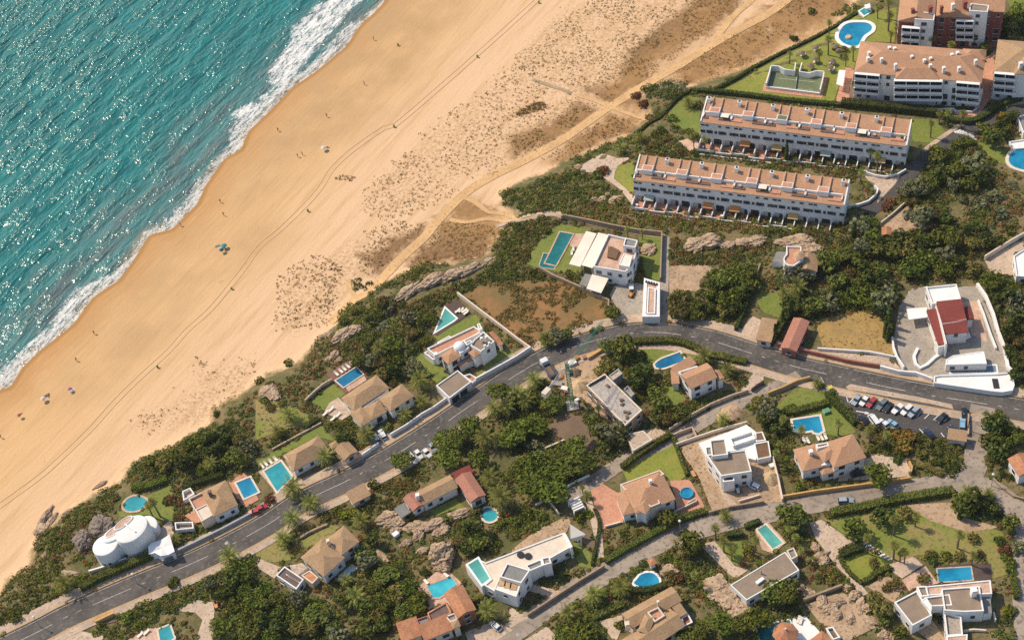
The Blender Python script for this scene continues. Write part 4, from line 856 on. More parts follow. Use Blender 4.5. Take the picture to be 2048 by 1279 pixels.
r, O, zg = house('dome_villa', 'white villa with a small round dome and stepped roof terraces', 'white dome villa', 'villa', [
 ('flat', 'v:525,540 1190,225 1315,300 640,640', 4.6, TFLOOR, WHITE, dict(par=.6)), ('flat', 'v:480,600 560,565 650,640 640,690 610,700', 2.6, TFLOOR, WHITE, dict(nowin=1)), ('flat', 'v:1190,420 1330,300 1485,440 1290,585 1140,500', 6.8, GRAVEL, WHITE),
 ('flat', 'v:890,500 1050,420 1130,525 1000,610', 6.4, GRAVEL, WHITE), ('hip', 'v:700,650 890,530 1010,650 830,775', 5.2, TERR, WHITE), ('hip', 'v:1115,600 1195,545 1310,600 1195,680', 5.6, TERR, WHITE, dict(nowin=1)), ('shed', 'v:960,780 1160,650 1180,700 1000,810', 3.2, TERR, WHITE, dict(nowin=1)),
 ('shed', 'v:1415,350 1460,330 1625,470 1560,510', 2.9, ORANGE, WHITE, dict(nowin=1)), ('flat', 'v:670,455 840,360 900,400 730,500', 3.4, GREYR, WHITE, dict(nowin=1)), ('flat', 'v:1235,200 1270,180 1315,260 1270,285', 6.6, WHITE, WHITE, dict(nowin=1)), ('flat', 'v:1060,460 1140,420 1180,450 1090,495', 7.0, TFLOOR, WHITE, dict(nowin=1))],
 chim=[('v:650,630', 6.6, 3, 1.0), ('v:1370,385', 7.9, 1.2, .6), ('v:1300,405', 7.9, 1.2, .6), ('v:1410,470', 7.3, .6, .5), ('v:1350,510', 7.3, .6, .5)])
x, y = plane(S('v:985,500')[0], zg+7.0); mb = MB(); mb.lathe([(1.75, -1.2), (1.75, 0)]+[(1.75*math.cos(a), 1.45*math.sin(a)) for a in np.linspace(.1, 1.5, 8)], WHITE, n=22); mb.build('dome', r, (x-O.x, y-O.y, 6.5), smooth=True)
house('garage', 'flat roofed white garage with a brown gravel roof opening onto the main road', 'gravel roofed garage', 'garage', [('flat', 'F:1438,520 1612,398 1722,490 1545,622', 3.3, GRAVEL, WHITE, dict(nowin=1, par=.35)), ('flat', 'F:1655,440 1710,425 1775,465 1730,500', 1.6, TFLOOR, WHITE, dict(nowin=1, par=.9))], win=False)
g_ = bpy.data.objects['garage']
a, b_ = [Vector(plane(q, g_['zg']+1.4)) for q in S('F:1555,655 1700,550')]; d = (b_-a); rz = math.atan2(d.y, d.x); n_ = Vector((d.y, -d.x)).normalized()
for t in (.28, .74):
    q = a+d*t-Vector(g_.location[:2]); mb = MB(); mb.box((0, 0, 0), (d.length*.36, .2, 2.3), DARK); mb.build('door', g_, (q.x, q.y, 1.2), rz)
house('tiled_villa', 'villa of several weathered tan hipped roofs round a white arcaded court', 'red deck villa', 'villa', [
 ('hip', 'F:668,622 958,442 1085,548 775,712', 4.0, TAN, WHITE), ('hip', 'F:985,632 1160,500 1262,610 1072,725', 4.6, TAN, WHITE), ('hip', 'F:742,748 842,690 935,792 850,848', 4.0, TAN, WHITE), ('hip', 'F:838,700 985,640 1048,732 930,790', 3.7, TAN, WHITE),
 ('flat', 'F:812,688 1008,545 1035,580 850,705', 3.5, PALE, WHITE, dict(par=1.0, t=.5, nowin=1))])
house('tiled_villa', 'low L shaped villa with an orange edged tile roof beside the turquoise pool', 'low turquoise pool villa', 'villa', [
 ('hip', 'F:205,1082 500,920 592,1050 300,1195', 3.4, TAN, WHITE, dict(rise=2.0)), ('flat', 'F:225,1085 300,1045 360,1115 300,1165', 3.7, TFLOOR, CREAM, dict(nowin=1, par=.2))])
house('tiled_cottage', 'small tan tiled cottage at the roadside behind a date palm', 'roadside tan cottage', 'cottage', [
 ('gable', 'F:622,1030 730,965 822,1045 702,1122', 3.0, TAN, CREAM), ('hip', 'F:582,990 640,958 668,1000 602,1028', 2.8, TAN, CREAM)])
house('tiled_villa', 'white villa with one big tan hip roof and sunken terraces at its left end', 'big tan hip villa', 'villa', [
 ('hip', 'G:1600,95 1800,5 1908,202 1712,288', 4.4, TAN, WHITE), ('flat', 'G:1505,150 1650,78 1740,262 1612,332', 4.0, TFLOOR, CREAM, dict(par=.7)), ('flat', 'G:1560,235 1655,188 1722,268 1612,330', 4.3, CREAM, CREAM, dict(par=.3, nowin=1)),
 ('slab', 'G:1475,285 1560,235 1620,330 1560,345', .6, TFLOOR, REDWALL), ('flat', 'G:1455,90 1520,60 1555,110 1465,165', 1.5, PALE, WHITE, dict(par=1.2, nowin=1))], chim=[('G:1675,100', 6.8, 1.8, .8, DKROOF)])
house('walled_yard', 'small square roadside yard with a low white parapet and a brown floor', 'white walled yard', 'yard', [('flat', 'G:1395,338 1540,332 1548,385 1402,400', 1.9, GRAVEL, WHITE, dict(par=1.2, nowin=1))], win=False)
house('tiled_villa', 'villa with two joined tan hip roofs above a pale covered pool', 'twin hip villa', 'villa', [
 ('hip', 'H:333,632 542,462 698,632 560,758', 4.4, TAN, WHITE), ('hip', 'H:568,472 698,362 828,490 676,608', 4.6, TAN, WHITE)], chim=[('H:575,488', 6.3, 1.5, .8, CREAM)])
r, O, zg = house('hut', 'white hut whose flat roof is crowded with dark slats', 'messy roofed hut', 'hut', [
 ('flat', 'H:158,760 228,688 382,792 322,872', 3.2, DKROOF, WHITE), ('flat', 'H:360,762 430,720 498,778 450,828', 2.6, ORANGE, CREAM, dict(nowin=1, par=.2)), ('slab', 'H:268,682 370,662 412,702 330,762', 2.4, PALE, WHITE)])
for i in range(6): part_box(r, O, zg, 'slat', 'H:%d,%d' % (262+i*14, 768+i*8), 3.3, (.18, 2.2, .18), WHITE, .75)
house('long_house', 'long low house with a tan gable roof joined to a pink tiled wing', 'long pink winged house', 'house', [
 ('gable', 'H:1262,92 1555,-35 1612,58 1342,198', 3.7, TAN, WHITE), ('gable', 'H:1175,152 1268,86 1345,196 1250,252', 3.2, PINKT, WHITE), ('shed', 'H:1095,240 1180,198 1250,258 1162,292', 2.6, GREYR, CREAM, dict(rise=.5)),
 ('gable', 'h:982,418 1068,386 1152,502 1070,552', 3.9, PINKT, WHITE), ('shed', 'h:960,385 1060,365 1095,392 990,412', 3.0, REDT, WHITE, dict(rise=.4, nowin=1))], chim=[('H:1290,125', 5.2, 1.6, .9)])
house('tiled_villa', 'orange tiled villa with ragged stepped roofs below the sky blue pool', 'stepped orange villa', 'villa', [
 ('gable', 'H:1500,905 1652,838 1762,1032 1608,1112', 5.2, ORANGE, REDWALL), ('flat', 'H:1368,1060 1520,972 1562,1062 1400,1148', 4.4, DKROOF, CREAM, dict(cap=ORANGE)), ('shed', 'H:1120,1150 1272,1105 1345,1240 1160,1292', 4.0, ORANGE, CREAM, dict(rise=.7)),
 ('shed', 'H:1290,1165 1530,1088 1575,1190 1350,1290', 4.2, ORANGE, CREAM, dict(rise=.8)), ('flat', 'H:1278,1112 1372,1080 1395,1128 1302,1168', 4.6, GREYR, REDWALL, dict(nowin=1)), ('flat', 'H:1512,1088 1590,1058 1612,1110 1552,1135', 4.8, GREYR, CREAM, dict(nowin=1)), ('hip', 'H:1550,1135 1612,1112 1640,1165 1575,1188', 4.9, TAN, CREAM, dict(nowin=1))])
r, O, zg = house('modern_villa', 'angular white wedge villa with a green pool at its tip and a slatted grey roof', 'white wedge villa', 'villa', [
 ('flat', 'h:1115,850 1150,865 1560,708 1610,778 1480,850 1385,885 1335,1010 1200,1020 1140,985 1176,955', 4.6, CREAM, WHITE, dict(par=.35)), ('flat', 'h:1262,868 1386,905 1338,975 1225,942', 7.2, GREYR, WHITE), ('flat', 'h:1222,944 1336,982 1312,1048 1194,1006', 5.8, CANVAS, WHITE, dict(par=.15, t=.25)),
 ('flat', 'h:1360,880 1445,845 1455,880 1385,910', 5.6, GREYR, WHITE, dict(nowin=1)), ('flat', 'h:1446,842 1488,832 1500,868 1456,880', 6.2, GREYP, WHITE, dict(nowin=1)), ('flat', 'h:1556,712 1572,704 1612,780 1600,788', 5.4, WHITE, WHITE, dict(par=.1, nowin=1))])
for q in ('h:1335,825', 'h:1375,832'):
    x, y = plane(S(q)[0], zg+4.5); mb = MB(); mb.lathe([(.9, 0), (1.0, .35), (.75, .4)], DARK, n=14); mb.build('sofa', r, (x-O.x, y-O.y, 4.25))
for q in ('h:1238,968', 'h:1268,978', 'h:1298,988'): part_box(r, O, zg, 'roof_panel', q, 5.85, (1.9, 2.6, .1), TAN, -.3)
r, O, zg = house('concrete_shell', 'unfinished concrete house shell with a bare pale roof slab', 'concrete shell', 'building site', [
 ('flat', 'u:795,640 1060,470 1595,990 1350,1215', 5.2, CONC, mat('hollow_brick', (.44,.30,.20), (.37,.25,.165), .6, 3, (.22,.15,.10)), dict(par=.25, t=.45, cap=CREAM)), ('flat', 'u:1330,690 1390,640 1480,760 1440,800', 3.2, CONC, GREYW, dict(nowin=1)), ('flat', 'u:1120,500 1255,400 1315,470 1180,570', 3.4, PALE, GREYW, dict(nowin=1, par=.3))])
for i in range(8): part_box(r, O, zg, 'slot', 'u:%d,%d' % (850+i*29, 632-i*16), 5.3, (.45, 1.3, .3), DARK, -.9)  # dark blocks on the slab paint the shade of open slots
for i, q in enumerate(('u:1300,840', 'u:1310,900', 'u:1375,1085', 'u:1105,640', 'u:1355,1010', 'u:1400,1020')): part_box(r, O, zg, 'rubble_pile', q, 5.4, (1.1, .7, .5), SOIL, i*.7)
house('flat_shed', 'square outbuilding with a flat pale roof beside the middle lane', 'pale flat roofed outbuilding', 'outbuilding', [('flat', 'D:905,912 1050,880 1122,952 968,1042', 2.9, PALE, CREAM, dict(par=.06))], win=False)
house('tiled_villa', 'terracotta tiled villa with a sunken red roof terrace inside the road bend', 'road bend villa', 'villa', [
 ('gable', 'D:1362,422 1560,342 1622,432 1425,582', 5.6, TERR, WHITE), ('shed', 'D:1238,386 1440,304 1480,360 1330,412', 3.6, TERR, WHITE, dict(rise=.6)), ('shed', 'D:1250,395 1325,412 1345,500 1290,512', 3.3, TERR, WHITE, dict(rise=.4)), ('gable', 'D:1612,412 1655,390 1692,460 1640,490', 4.4, TERR, WHITE),
 ('flat', 'D:1328,412 1478,362 1495,390 1360,445', 4.4, TFLOOR, WHITE, dict(par=.8, nowin=1))])
house('modern_villa', 'unfinished white villa of stacked flat boxes with grey gravel roofs', 'white shell villa', 'villa', [
 ('flat', 'i:885,292 1096,265 1128,380 965,405', 6.2, GRAVEL, WHITE), ('flat', 'i:905,215 986,205 1002,290 916,300', 7.4, GRAVEL, WHITE), ('flat', 'i:968,400 1030,393 1036,430 975,436', 5.0, DKROOF, WHITE, dict(nowin=1)), ('flat', 'i:878,250 915,245 925,300 888,308', 5.2, GREYR, WHITE, dict(nowin=1)),
 ('slab', 'i:845,230 1000,172 1100,132 1150,170 1165,245 1150,320 1110,310 1095,262 1000,275 880,290', 1.3, WHITE, WHITE), ('flat', 'i:1010,205 1130,165 1150,205 1030,245', 2.6, WHITE, WHITE, dict(par=.9, nowin=1)), ('flat', 'i:1140,232 1218,218 1232,302 1158,318', 2.4, BROWN, WHITE, dict(par=.2, nowin=1)), ('flat', 'i:1145,175 1185,168 1205,215 1150,222', 2.2, BROWN, WHITE, dict(par=.2, nowin=1))])
r, O, zg = house('tiled_villa', 'large terracotta tiled villa beside a round blue paddling pool', 'paddling pool villa', 'villa', [
 ('hip', 'i:438,455 640,372 726,532 505,605', 5.4, TERR, WHITE), ('hip', 'i:398,492 500,478 545,580 440,625', 4.0, TERR, WHITE), ('flat', 'i:425,450 640,372 662,395 455,480', 5.7, PINKT, CREAM, dict(par=.15, nowin=1)), ('hip', 'i:495,595 548,470 630,540 560,590', 5.6, TERR, WHITE, dict(nowin=1)), ('flat', 'i:560,545 610,470 640,550 590,570', 5.9, PINKT, CREAM, dict(par=.4, nowin=1))], chim=[('i:588,432', 8.0, 1.6, .7)])
house('tiled_villa', 'villa with interlocking terracotta hip roofs beside the car park', 'car park villa', 'villa', [
 ('hip', 'E:385,992 698,906 772,1106 552,1166', 5.6, TERR, WHITE), ('hip', 'E:208,1022 380,990 462,1150 268,1222', 4.4, TERR, WHITE), ('hip', 'E:408,1180 545,1138 582,1190 428,1242', 3.4, TERR, WHITE), ('flat', 'E:380,990 478,972 488,1002 396,1022', 6.2, PALE, WHITE, dict(nowin=1)), ('hip', 'E:392,1040 500,1010 575,1040 450,1150', 5.8, TERR, WHITE, dict(nowin=1)), ('flat', 'E:425,1145 530,1122 535,1140 430,1160', 4.6, GREYR, WHITE, dict(nowin=1))], chim=[('E:342,1050', 6.6, 2.0, .9)])
house('tiled_villa', 'villa with mottled tan tiles and a roof terrace sunk into them at the bottom edge', 'mottled tan villa', 'villa', [
 ('gable', 'I:872,1068 1275,852 1362,968 958,1182', 4.6, TAN, CREAM), ('gable', 'I:800,1300 1290,1030 1378,1182 980,1420', 4.8, TAN, CREAM), ('hip', 'I:1005,1235 1062,1035 1150,1125 1090,1200', 6.0, TAN, CREAM, dict(nowin=1, rise=.6)), ('flat', 'I:1080,1055 1168,1012 1222,1082 1140,1132', 6.2, TFLOOR, CREAM, dict(par=.7, nowin=1)), ('flat', 'I:1345,1090 1405,1060 1445,1135 1375,1168', 3.4, REDWALL, WHITE, dict(par=.9, nowin=1)), ('shed', 'I:1280,1020 1345,985 1400,1060 1335,1100', 4.0, TAN, CREAM, dict(rise=.4))], chim=[('I:920,1150', 6.6, 1.8, 1.0, CREAM), ('I:1168,975', 7.6, 1.8, .5, CREAM)])
r, O, zg = house('flat_roofed_house', 'long brown flat roofed house with a thin white roof edge and one skylight', 'long brown flat roof', 'house', [('flat', 'j:140,985 432,808 508,906 226,1066', 3.8, GRAVEL, WHITE, dict(par=.12, t=.25)), ('flat', 'j:440,800 478,785 500,830 465,850', 3.0, GREYR, CREAM, dict(nowin=1))])
part_box(r, O, zg, 'skylight', 'j:298,960', 4.4, (2.4, .9, .6), WHITE, .5); part_box(r, O, zg, 'flue', 'j:305,908', 5.2, (.25, .25, 1.6), METAL)
house('modern_villa', 'white villa of joined flat roofs with brown gravel and white parapets beside the dark deck', 'white flat roofed villa', 'villa', [
 ('flat', 'J:1010,975 1190,880 1312,1078 1155,1162', 4.2, GRAVEL, WHITE), ('flat', 'J:1385,868 1690,845 1726,1045 1560,1052 1410,1040', 4.9, GRAVEL, WHITE), ('flat', 'J:1255,935 1450,910 1472,1000 1302,1008', 4.5, GRAVEL, WHITE), ('flat', 'J:1188,850 1265,845 1288,925 1225,930', 4.6, GRAVEL, WHITE),
 ('flat', 'J:1262,848 1778,798 1792,908 1690,912 1688,860 1400,880 1385,915 1275,922', 4.4, PINKF, WHITE, dict(par=.3)), ('flat', 'J:1405,1048 1545,1090 1558,1236 1428,1244', 3.2, GREYP, WHITE, dict(par=.7)), ('flat', 'J:1428,1246 1596,1230 1592,1290 1430,1296', 3.6, PINKF, WHITE, dict(par=.15, nowin=1)), ('slab', 'J:1700,920 1775,915 1790,1060 1725,1070', 3.0, GREYR, WHITE),
 ('flat', 'J:1222,960 1260,935 1310,1000 1305,1050', 4.8, WHITE, WHITE, dict(par=.1, nowin=1))], chim=[('J:1645,880', 6.8, 2.0, 1.3)])
r, O, zg = house('tower_house', 'white house with a rounded tower and a terracotta roof terrace on the rocks', 'round white tower house', 'house', [
 ('flat', 'C:145,685 266,688 268,795 235,825 205,845 165,842 135,822 122,790 130,768 148,750', 6.4, TFLOOR, WHITE, dict(par=.6)), ('gable', 'C:240,752 402,758 396,895 225,880', 4.2, TAN, WHITE), ('slab', 'C:70,732 145,730 130,808 35,806', 2.8, GREYR, WHITE, dict(roofname='porch'))])
x, y = plane(S('C:250,758')[0], zg+7); mb = MB(); mb.lathe([(1.3, -2.5), (1.3, 0)], WHITE, n=16); mb.lathe([(1.75, 0), (.05, 1.0)], TAN, n=16); mb.build('turret', r, (x-O.x, y-O.y, 7))
house('red_roofed_villa', 'white villa with bright red roofs in a stone paved yard', 'red roofed villa', 'villa', [
 ('shed', 'f:1580,556 1714,540 1736,632 1604,652', 5.6, REDT, WHITE, dict(rise=1.3)), ('shed', 'f:1530,592 1584,584 1636,762 1584,772', 4.4, REDT, WHITE, dict(rise=.7)), ('shed', 'f:1608,662 1736,646 1750,702 1622,716', 4.9, REDT, WHITE, dict(rise=1.0)), ('gable', 'f:1722,572 1760,566 1778,632 1742,638', 4.2, REDT, WHITE),
 ('flat', 'f:1524,462 1686,446 1716,542 1556,552', 4.8, WHITE, WHITE, dict(par=.5)), ('slab', 'f:1420,578 1530,570 1532,622 1432,636', 2.9, WHITE, WHITE, dict(roofname='canopy', base=2.6)), ('flat', 'f:1575,556 1582,555 1636,764 1628,766', 5.7, WHITE, WHITE, dict(par=.1, t=.1, nowin=1)), ('flat', 'f:1603,652 1738,633 1739,640 1606,660', 5.75, WHITE, WHITE, dict(par=.1, t=.1, nowin=1)), ('flat', 'f:1572,752 1622,742 1638,770 1590,782', 4.0, REDT, WHITE, dict(par=.1, nowin=1))], awn=[('f:1715,712 1750,704 1764,730 1735,742', 2.6, CANVAS)])
house('pool_house', 'low white pool house with a chamfered flat roof', 'chamfered white pool house', 'pool house', [('flat', 'f:1630,848 1668,826 1832,804 1848,870 1630,876', 3.0, WHITE, WHITE, dict(par=.12))])
house('roof_deck', 'wide white deck with a curved end raised above the main road', 'raised white deck', 'deck', [('flat', 'f:1566,936 1600,930 1900,922 1965,915 1990,950 1996,985 1985,1012 1930,1022 1868,1016 1566,972', 1.9, WHITE, WHITE, dict(par=.5, nowin=1)), ('slab', 'f:1875,950 1905,950 1915,1000 1885,1000', 1.6, DARK, DARK, dict(roofname='stairwell'))], win=False)
house('tiled_shed', 'small shed with a brown tiled roof between two dark hedges', 'brown tiled shed', 'shed', [('shed', 'f:650,635 742,640 690,756 614,742', 3.0, TAN, CREAM, dict(rise=.6))])
house('tiled_shed', 'long narrow red tiled shed beside the stubble field', 'red tiled shed', 'shed', [('gable', 'f:826,628 906,645 834,806 738,784', 3.4, PINKT, REDWALL, dict(rise=.7))])
house('hut', 'tiny hut with an orange roof among dark trees', 'tiny orange roofed hut', 'hut', [('gable', 'C:905,540 1000,535 976,600 910,602', 2.6, ORANGE, CREAM)], win=False)
house('tiled_villa', 'orange tiled house with white walls cut by the right edge', 'right edge orange house', 'house', [('gable', 'E:1940,1112 2070,1045 2140,1190 1995,1262', 4.2, ORANGE, WHITE)])
house('white_house', 'plain white flat roofed house cut by the right edge above the red roofed villa', 'right edge white house', 'house', [('flat', 'C:1962,762 2090,680 2110,935 1985,925', 3.2, WHITE, WHITE)])
house('pavilion_house', 'orange roofed house beside an octagonal pavilion at the bottom edge', 'bottom edge orange house', 'house', [('hip', 'J:298,1290 448,1205 515,1290 430,1370', 3.4, ORANGE, WHITE), ('flat', 'J:460,1180 520,1170 580,1255 520,1275', 1.2, SOIL, WHITE, dict(par=.7, nowin=1))])
q = P3(S('J:140,1215')[0], 3.6); root = empty('pavilion', (q.x, q.y, q.z-3.6)); tag(root, 'octagonal pavilion with a bright orange tiled cone roof beside the dark teal pool', 'pavilion'); landmark('octagonal orange pavilion', S('J:140,1215')[0])
mb = MB(); mb.lathe([(2.6, -1), (2.6, 3.0)], WHITE, n=8); mb.build('wall', root); mb = MB(); mb.lathe([(3.3, 2.9), (3.3, 3.05), (.1, 4.9)], ORANGE, n=8); mb.build('roof', root, uv=True); mb = MB(); mb.box((0, 0, 5.1), (.3, .3, .6), WHITE); mb.build('finial', root)
house('hut', 'little garden hut with a bright orange pyramid roof beside the heart shaped pool', 'little orange roofed hut', 'hut', [('hip', 'I:1085,640 1130,618 1158,664 1100,692', 2.3, ORANGE, WHITE)], win=False)
house('roadside_shed', 'roadside shed with a low tan tiled roof below the main road', 'roadside tan shed', 'shed', [('shed', 'H:718,108 870,36 915,118 775,196', 2.8, TAN, CREAM, dict(rise=.7))])
house('shelter', 'open shelter with a tan tiled roof at the corner of the car park', 'car park shelter', 'shelter', [('shed', 'E:1440,870 1596,890 1586,972 1430,946', 2.7, TAN, CREAM, dict(rise=.5))], win=False)
house('canopy_shelter', 'narrow white canopy on posts beside the terracotta terrace', 'narrow white canopy', 'shelter', [('canopy', 'A:568,558 620,562 598,690 545,672', 3.0, WHITE, WHITE)])
house('roadside_ramp', 'ochre walled ramp with brown planks beside the road at the bottom left', 'ochre ramp', 'ramp', [('flat', 'G:740,1112 890,1040 912,1062 762,1132', 1.6, YELLOW, YELLOW, dict(par=.05, nowin=1))], win=False)
house('pool_bar', 'white roofed pool bar at the top edge beside the splash pool', 'pool bar', 'bar', [('canopy', 'A:770,40 815,28 820,60 780,72', 2.4, WHITE, WHITE)])
house('garden_shed', 'white garden building at the right edge above the round pool', 'white pool building', 'shed', [('flat', 'A:1990,930 2090,905 2110,1050 2040,1060', 3.0, GREYR, WHITE), ('flat', 'A:1925,1130 2060,1110 2070,1180 1960,1190', 1.2, WHITE, WHITE, dict(nowin=1))])
# ---- the rounded white house
g = P3(S('G:1010,460')[0], 5.0); zg = g.z-5.0; root = empty('rounded_house', (g.x, g.y, zg)); tag(root, 'rounded white house like a shell with sunken pink roof terraces', 'house'); landmark('rounded white house', S('G:1010,460')[0])
def at(s, H): x, y = plane(S(s)[0], zg+H); return (x-g.x, y-g.y)
def drum(name, s, H, r, sx, sy, rz, dome=.7, taper=1.06):
    x, y = at(s, H); mb = MB(); prof = [(r*taper, -2.5), (r*1.02, H-1.6), (r*1.0, H-.25), (r*.985, H-.06), (r*.94, H+.02)]+[(r*k, H+dome*(1-k*k)) for k in (.8, .6, .4, .2, .03)]; mb.lathe(prof, WHITE, (x, y, 0), 40, sx, sy, rz); mb.build(name, root, smooth=True); return x, y
drum('front_drum', 'G:840,520', 6.2, 3.4, 1.06, .98, .5, .10, 1.0)
drum('shoulder', 'G:905,430', 6.7, 2.6, 1.3, .8, .6, .06, 1.0); drum('body', 'G:1050,390', 7.7, 4.4, 1.12, .88, .75, .22, 1.05)
drum('bridge', 'G:940,470', 4.9, 3.2, 1.25, .95, .8, .5, 1.0)
drum('stair_drum', 'G:1185,350', 3.2, 2.4, 1.0, 1.3, .6, .2)
for s, H, r, sx, sy, rz in (('G:985,345', 7.95, 2.4, 1.3, .50, .62), ('G:905,412', 6.75, 2.1, 1.3, .56, .6)):
    x, y = at(s, H); mb = MB(); mb.lathe([(r, -.9), (r, .16), (r*.86, .16), (r*.84, -.1)], WHITE, (x, y, H), 26, sx, sy, rz); mb.lathe([(r*.84, -.12), (r*.83, .03)], PINKF, (x, y, H), 26, sx, sy, rz); mb.build('roof_terrace', root)
x, y = at('G:1045,395', 7.3); mb = MB(); mb.box((x, y, 7.9), (.4, 4.6, .7), WHITE, .75); mb.build('fin', root)
x, y = at('G:995,445', 6.6); mb = MB(); mb.lathe([(.55, -.3), (.5, .25)], ROCKG, (x, y, 7.2), 12, 1, 1.4, .3); mb.build('skylight', root)
for (s, H, r, sx, sy, rz, angs) in (('G:840,520', 5.8, 3.5, 1.08, .98, .5, (-110, -75)), ('G:1050,390', 6.6, 4.75, 1.18, .88, .75, (-62, -35)), ('G:940,470', 6.0, 3.3, 1.2, .95, .8, (-60,))):
    cx_, cy_ = at(s, H)
    for i_, a_ in enumerate(angs):
        for zz in ((1.4, 3.8) if i_ % 2 else (1.6,)):
            a2 = R(a_)-rz; lx, ly = r*1.0*sx*math.cos(a2), r*1.0*sy*math.sin(a2); x_, y_ = cx_+lx*math.cos(rz)-ly*math.sin(rz), cy_+lx*math.sin(rz)+ly*math.cos(rz)
            mb = MB(); mb.lathe([(.62, -.12), (.55, .16)], GLASS, n=12); o = mb.build('porthole', root, (x_, y_, zz)); o.rotation_euler = (R(90), 0, R(a_+90))
for k, (s, w) in enumerate((('G:840,640', 1), ('G:880,672', .8), ('G:1110,520', .8), ('G:1098,483', .6), ('G:1015,545', .7), ('G:1040,585', .8))):
    x, y = at(s, 2.0); mb = MB(); mb.lathe([(w*.55, -.06), (w*.5, .06)], GLASS, (0, 0, 0), 12); o = mb.build('porthole', root, (x, y, 2.0)); o.rotation_euler = (R(90), 0, R(25))
mb = MB(); x, y = at('G:1050,600', .8)
for i in range(7): mb.box((x-.4+i*.28, y+i*.28-.8, .7+i*.18), (2.6, .45, .25), CREAM, .75)
mb.build('stairs', root)
g2 = P3(S('G:1300,540')[0], 3.0); root = empty('tent_garage', (g2.x, g2.y, g2.z-3)); tag(root, 'white garage with a sagging tent shaped roof beside the rounded house', 'garage'); landmark('tent roofed garage', S('G:1300,540')[0])
pl = [Vector(plane(q, g2.z))-g2.xy for q in S('G:1192,545 1215,505 1290,480 1362,448 1380,520 1402,585 1345,600 1292,622 1240,585 1190,595')]
c = Vector((0, 0)); mb = MB()
for i in range(len(pl)):
    a, b = pl[i], pl[(i+1) % len(pl)]; za = 3.0+(.9 if i in (3, 5, 7, 0) else .15); zb = 3.0+(.9 if (i+1) % 10 in (3, 5, 7, 0) else .15)
    mb.poly([(a.x, a.y, za), (b.x, b.y, zb), (0, 0, 2.9)][::-1], WHITE)
mb.build('roof', root); mb = MB(); mb.prism([p*.92 for p in pl], -2, 2.7, WHITE); mb.build('wall', root)
q = at('G:1330,625', 1) if 0 else Vector(plane(S('G:1345,640')[0], g2.z-2))-g2.xy; mb = MB(); mb.box((0, 0, 0), (3.2, .2, 2.2), METAL, .42); mb.build('door', root, (q.x, q.y, 1.0))
# ================================================================ pools
def pool(s, wm, cw, cm, label, short, smooth=0, up_=.36, water=-.09, name='swimming_pool', cat='pool'):
    pts = S(s); poly = [P3(q, up_).xy for q in pts]; c = sum(poly, Vector((0, 0)))/len(poly); zg = max([h(c.x, c.y)]+[h(p.x, p.y) for p in poly])-.04; root = empty(name, (c.x, c.y, zg)); tag(root, label, cat); landmark(short, cen(pts))
    block(poly, 'hard'); poly = ccw([p-c for p in poly])
    if smooth: poly = ccw(smooth_poly(poly, smooth))
    out = inset(poly, -cw); n = len(poly); mb = MB(); z = up_
    for i in range(n):
        a, b, A, B = poly[i], poly[(i+1) % n], out[i], out[(i+1) % n]
        mb.poly([(A[0],A[1],z),(B[0],B[1],z),(b[0],b[1],z),(a[0],a[1],z)], cm); mb.poly([(A[0],A[1],-.8),(B[0],B[1],-.8),(B[0],B[1],z),(A[0],A[1],z)], cm); mb.poly([(a[0],a[1],z),(b[0],b[1],z),(b[0],b[1],z-.5),(a[0],a[1],z-.5)], WHITE)
    mb.build('coping', root); w = MB(); w.poly([(p[0], p[1], z+water) for p in poly], wm); w.build('water', root); return root, c, zg
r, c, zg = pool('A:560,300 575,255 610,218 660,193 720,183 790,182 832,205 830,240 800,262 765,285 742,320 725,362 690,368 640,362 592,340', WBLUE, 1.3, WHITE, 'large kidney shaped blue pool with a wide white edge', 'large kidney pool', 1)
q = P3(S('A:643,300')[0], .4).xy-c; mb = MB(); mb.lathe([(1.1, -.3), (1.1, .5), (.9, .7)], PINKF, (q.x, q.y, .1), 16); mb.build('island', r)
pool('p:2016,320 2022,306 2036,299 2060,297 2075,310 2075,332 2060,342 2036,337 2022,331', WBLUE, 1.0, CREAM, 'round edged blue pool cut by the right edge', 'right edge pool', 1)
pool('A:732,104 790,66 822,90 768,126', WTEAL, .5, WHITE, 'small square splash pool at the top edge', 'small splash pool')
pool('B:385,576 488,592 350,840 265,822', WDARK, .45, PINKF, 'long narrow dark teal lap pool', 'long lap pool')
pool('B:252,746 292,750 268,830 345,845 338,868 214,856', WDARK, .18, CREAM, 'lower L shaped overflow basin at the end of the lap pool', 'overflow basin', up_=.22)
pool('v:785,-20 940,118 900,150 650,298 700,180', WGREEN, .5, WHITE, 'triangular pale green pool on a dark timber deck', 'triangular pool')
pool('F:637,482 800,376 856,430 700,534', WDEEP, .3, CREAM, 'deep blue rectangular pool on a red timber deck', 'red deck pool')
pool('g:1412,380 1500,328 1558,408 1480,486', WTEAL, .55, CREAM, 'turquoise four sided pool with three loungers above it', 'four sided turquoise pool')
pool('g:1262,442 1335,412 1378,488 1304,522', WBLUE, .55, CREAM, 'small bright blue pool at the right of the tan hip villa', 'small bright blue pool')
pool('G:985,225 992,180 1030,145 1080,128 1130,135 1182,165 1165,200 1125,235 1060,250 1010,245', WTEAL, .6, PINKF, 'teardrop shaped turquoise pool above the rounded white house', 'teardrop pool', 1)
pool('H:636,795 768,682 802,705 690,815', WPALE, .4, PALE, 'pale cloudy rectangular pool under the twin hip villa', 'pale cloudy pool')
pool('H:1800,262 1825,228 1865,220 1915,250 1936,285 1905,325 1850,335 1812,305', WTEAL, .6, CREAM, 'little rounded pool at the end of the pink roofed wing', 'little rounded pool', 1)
pool('H:1368,850 1562,772 1606,845 1470,935 1418,942', WSKY, .45, PINKF, 'sky blue pool with a shallow curved corner', 'sky blue pool')
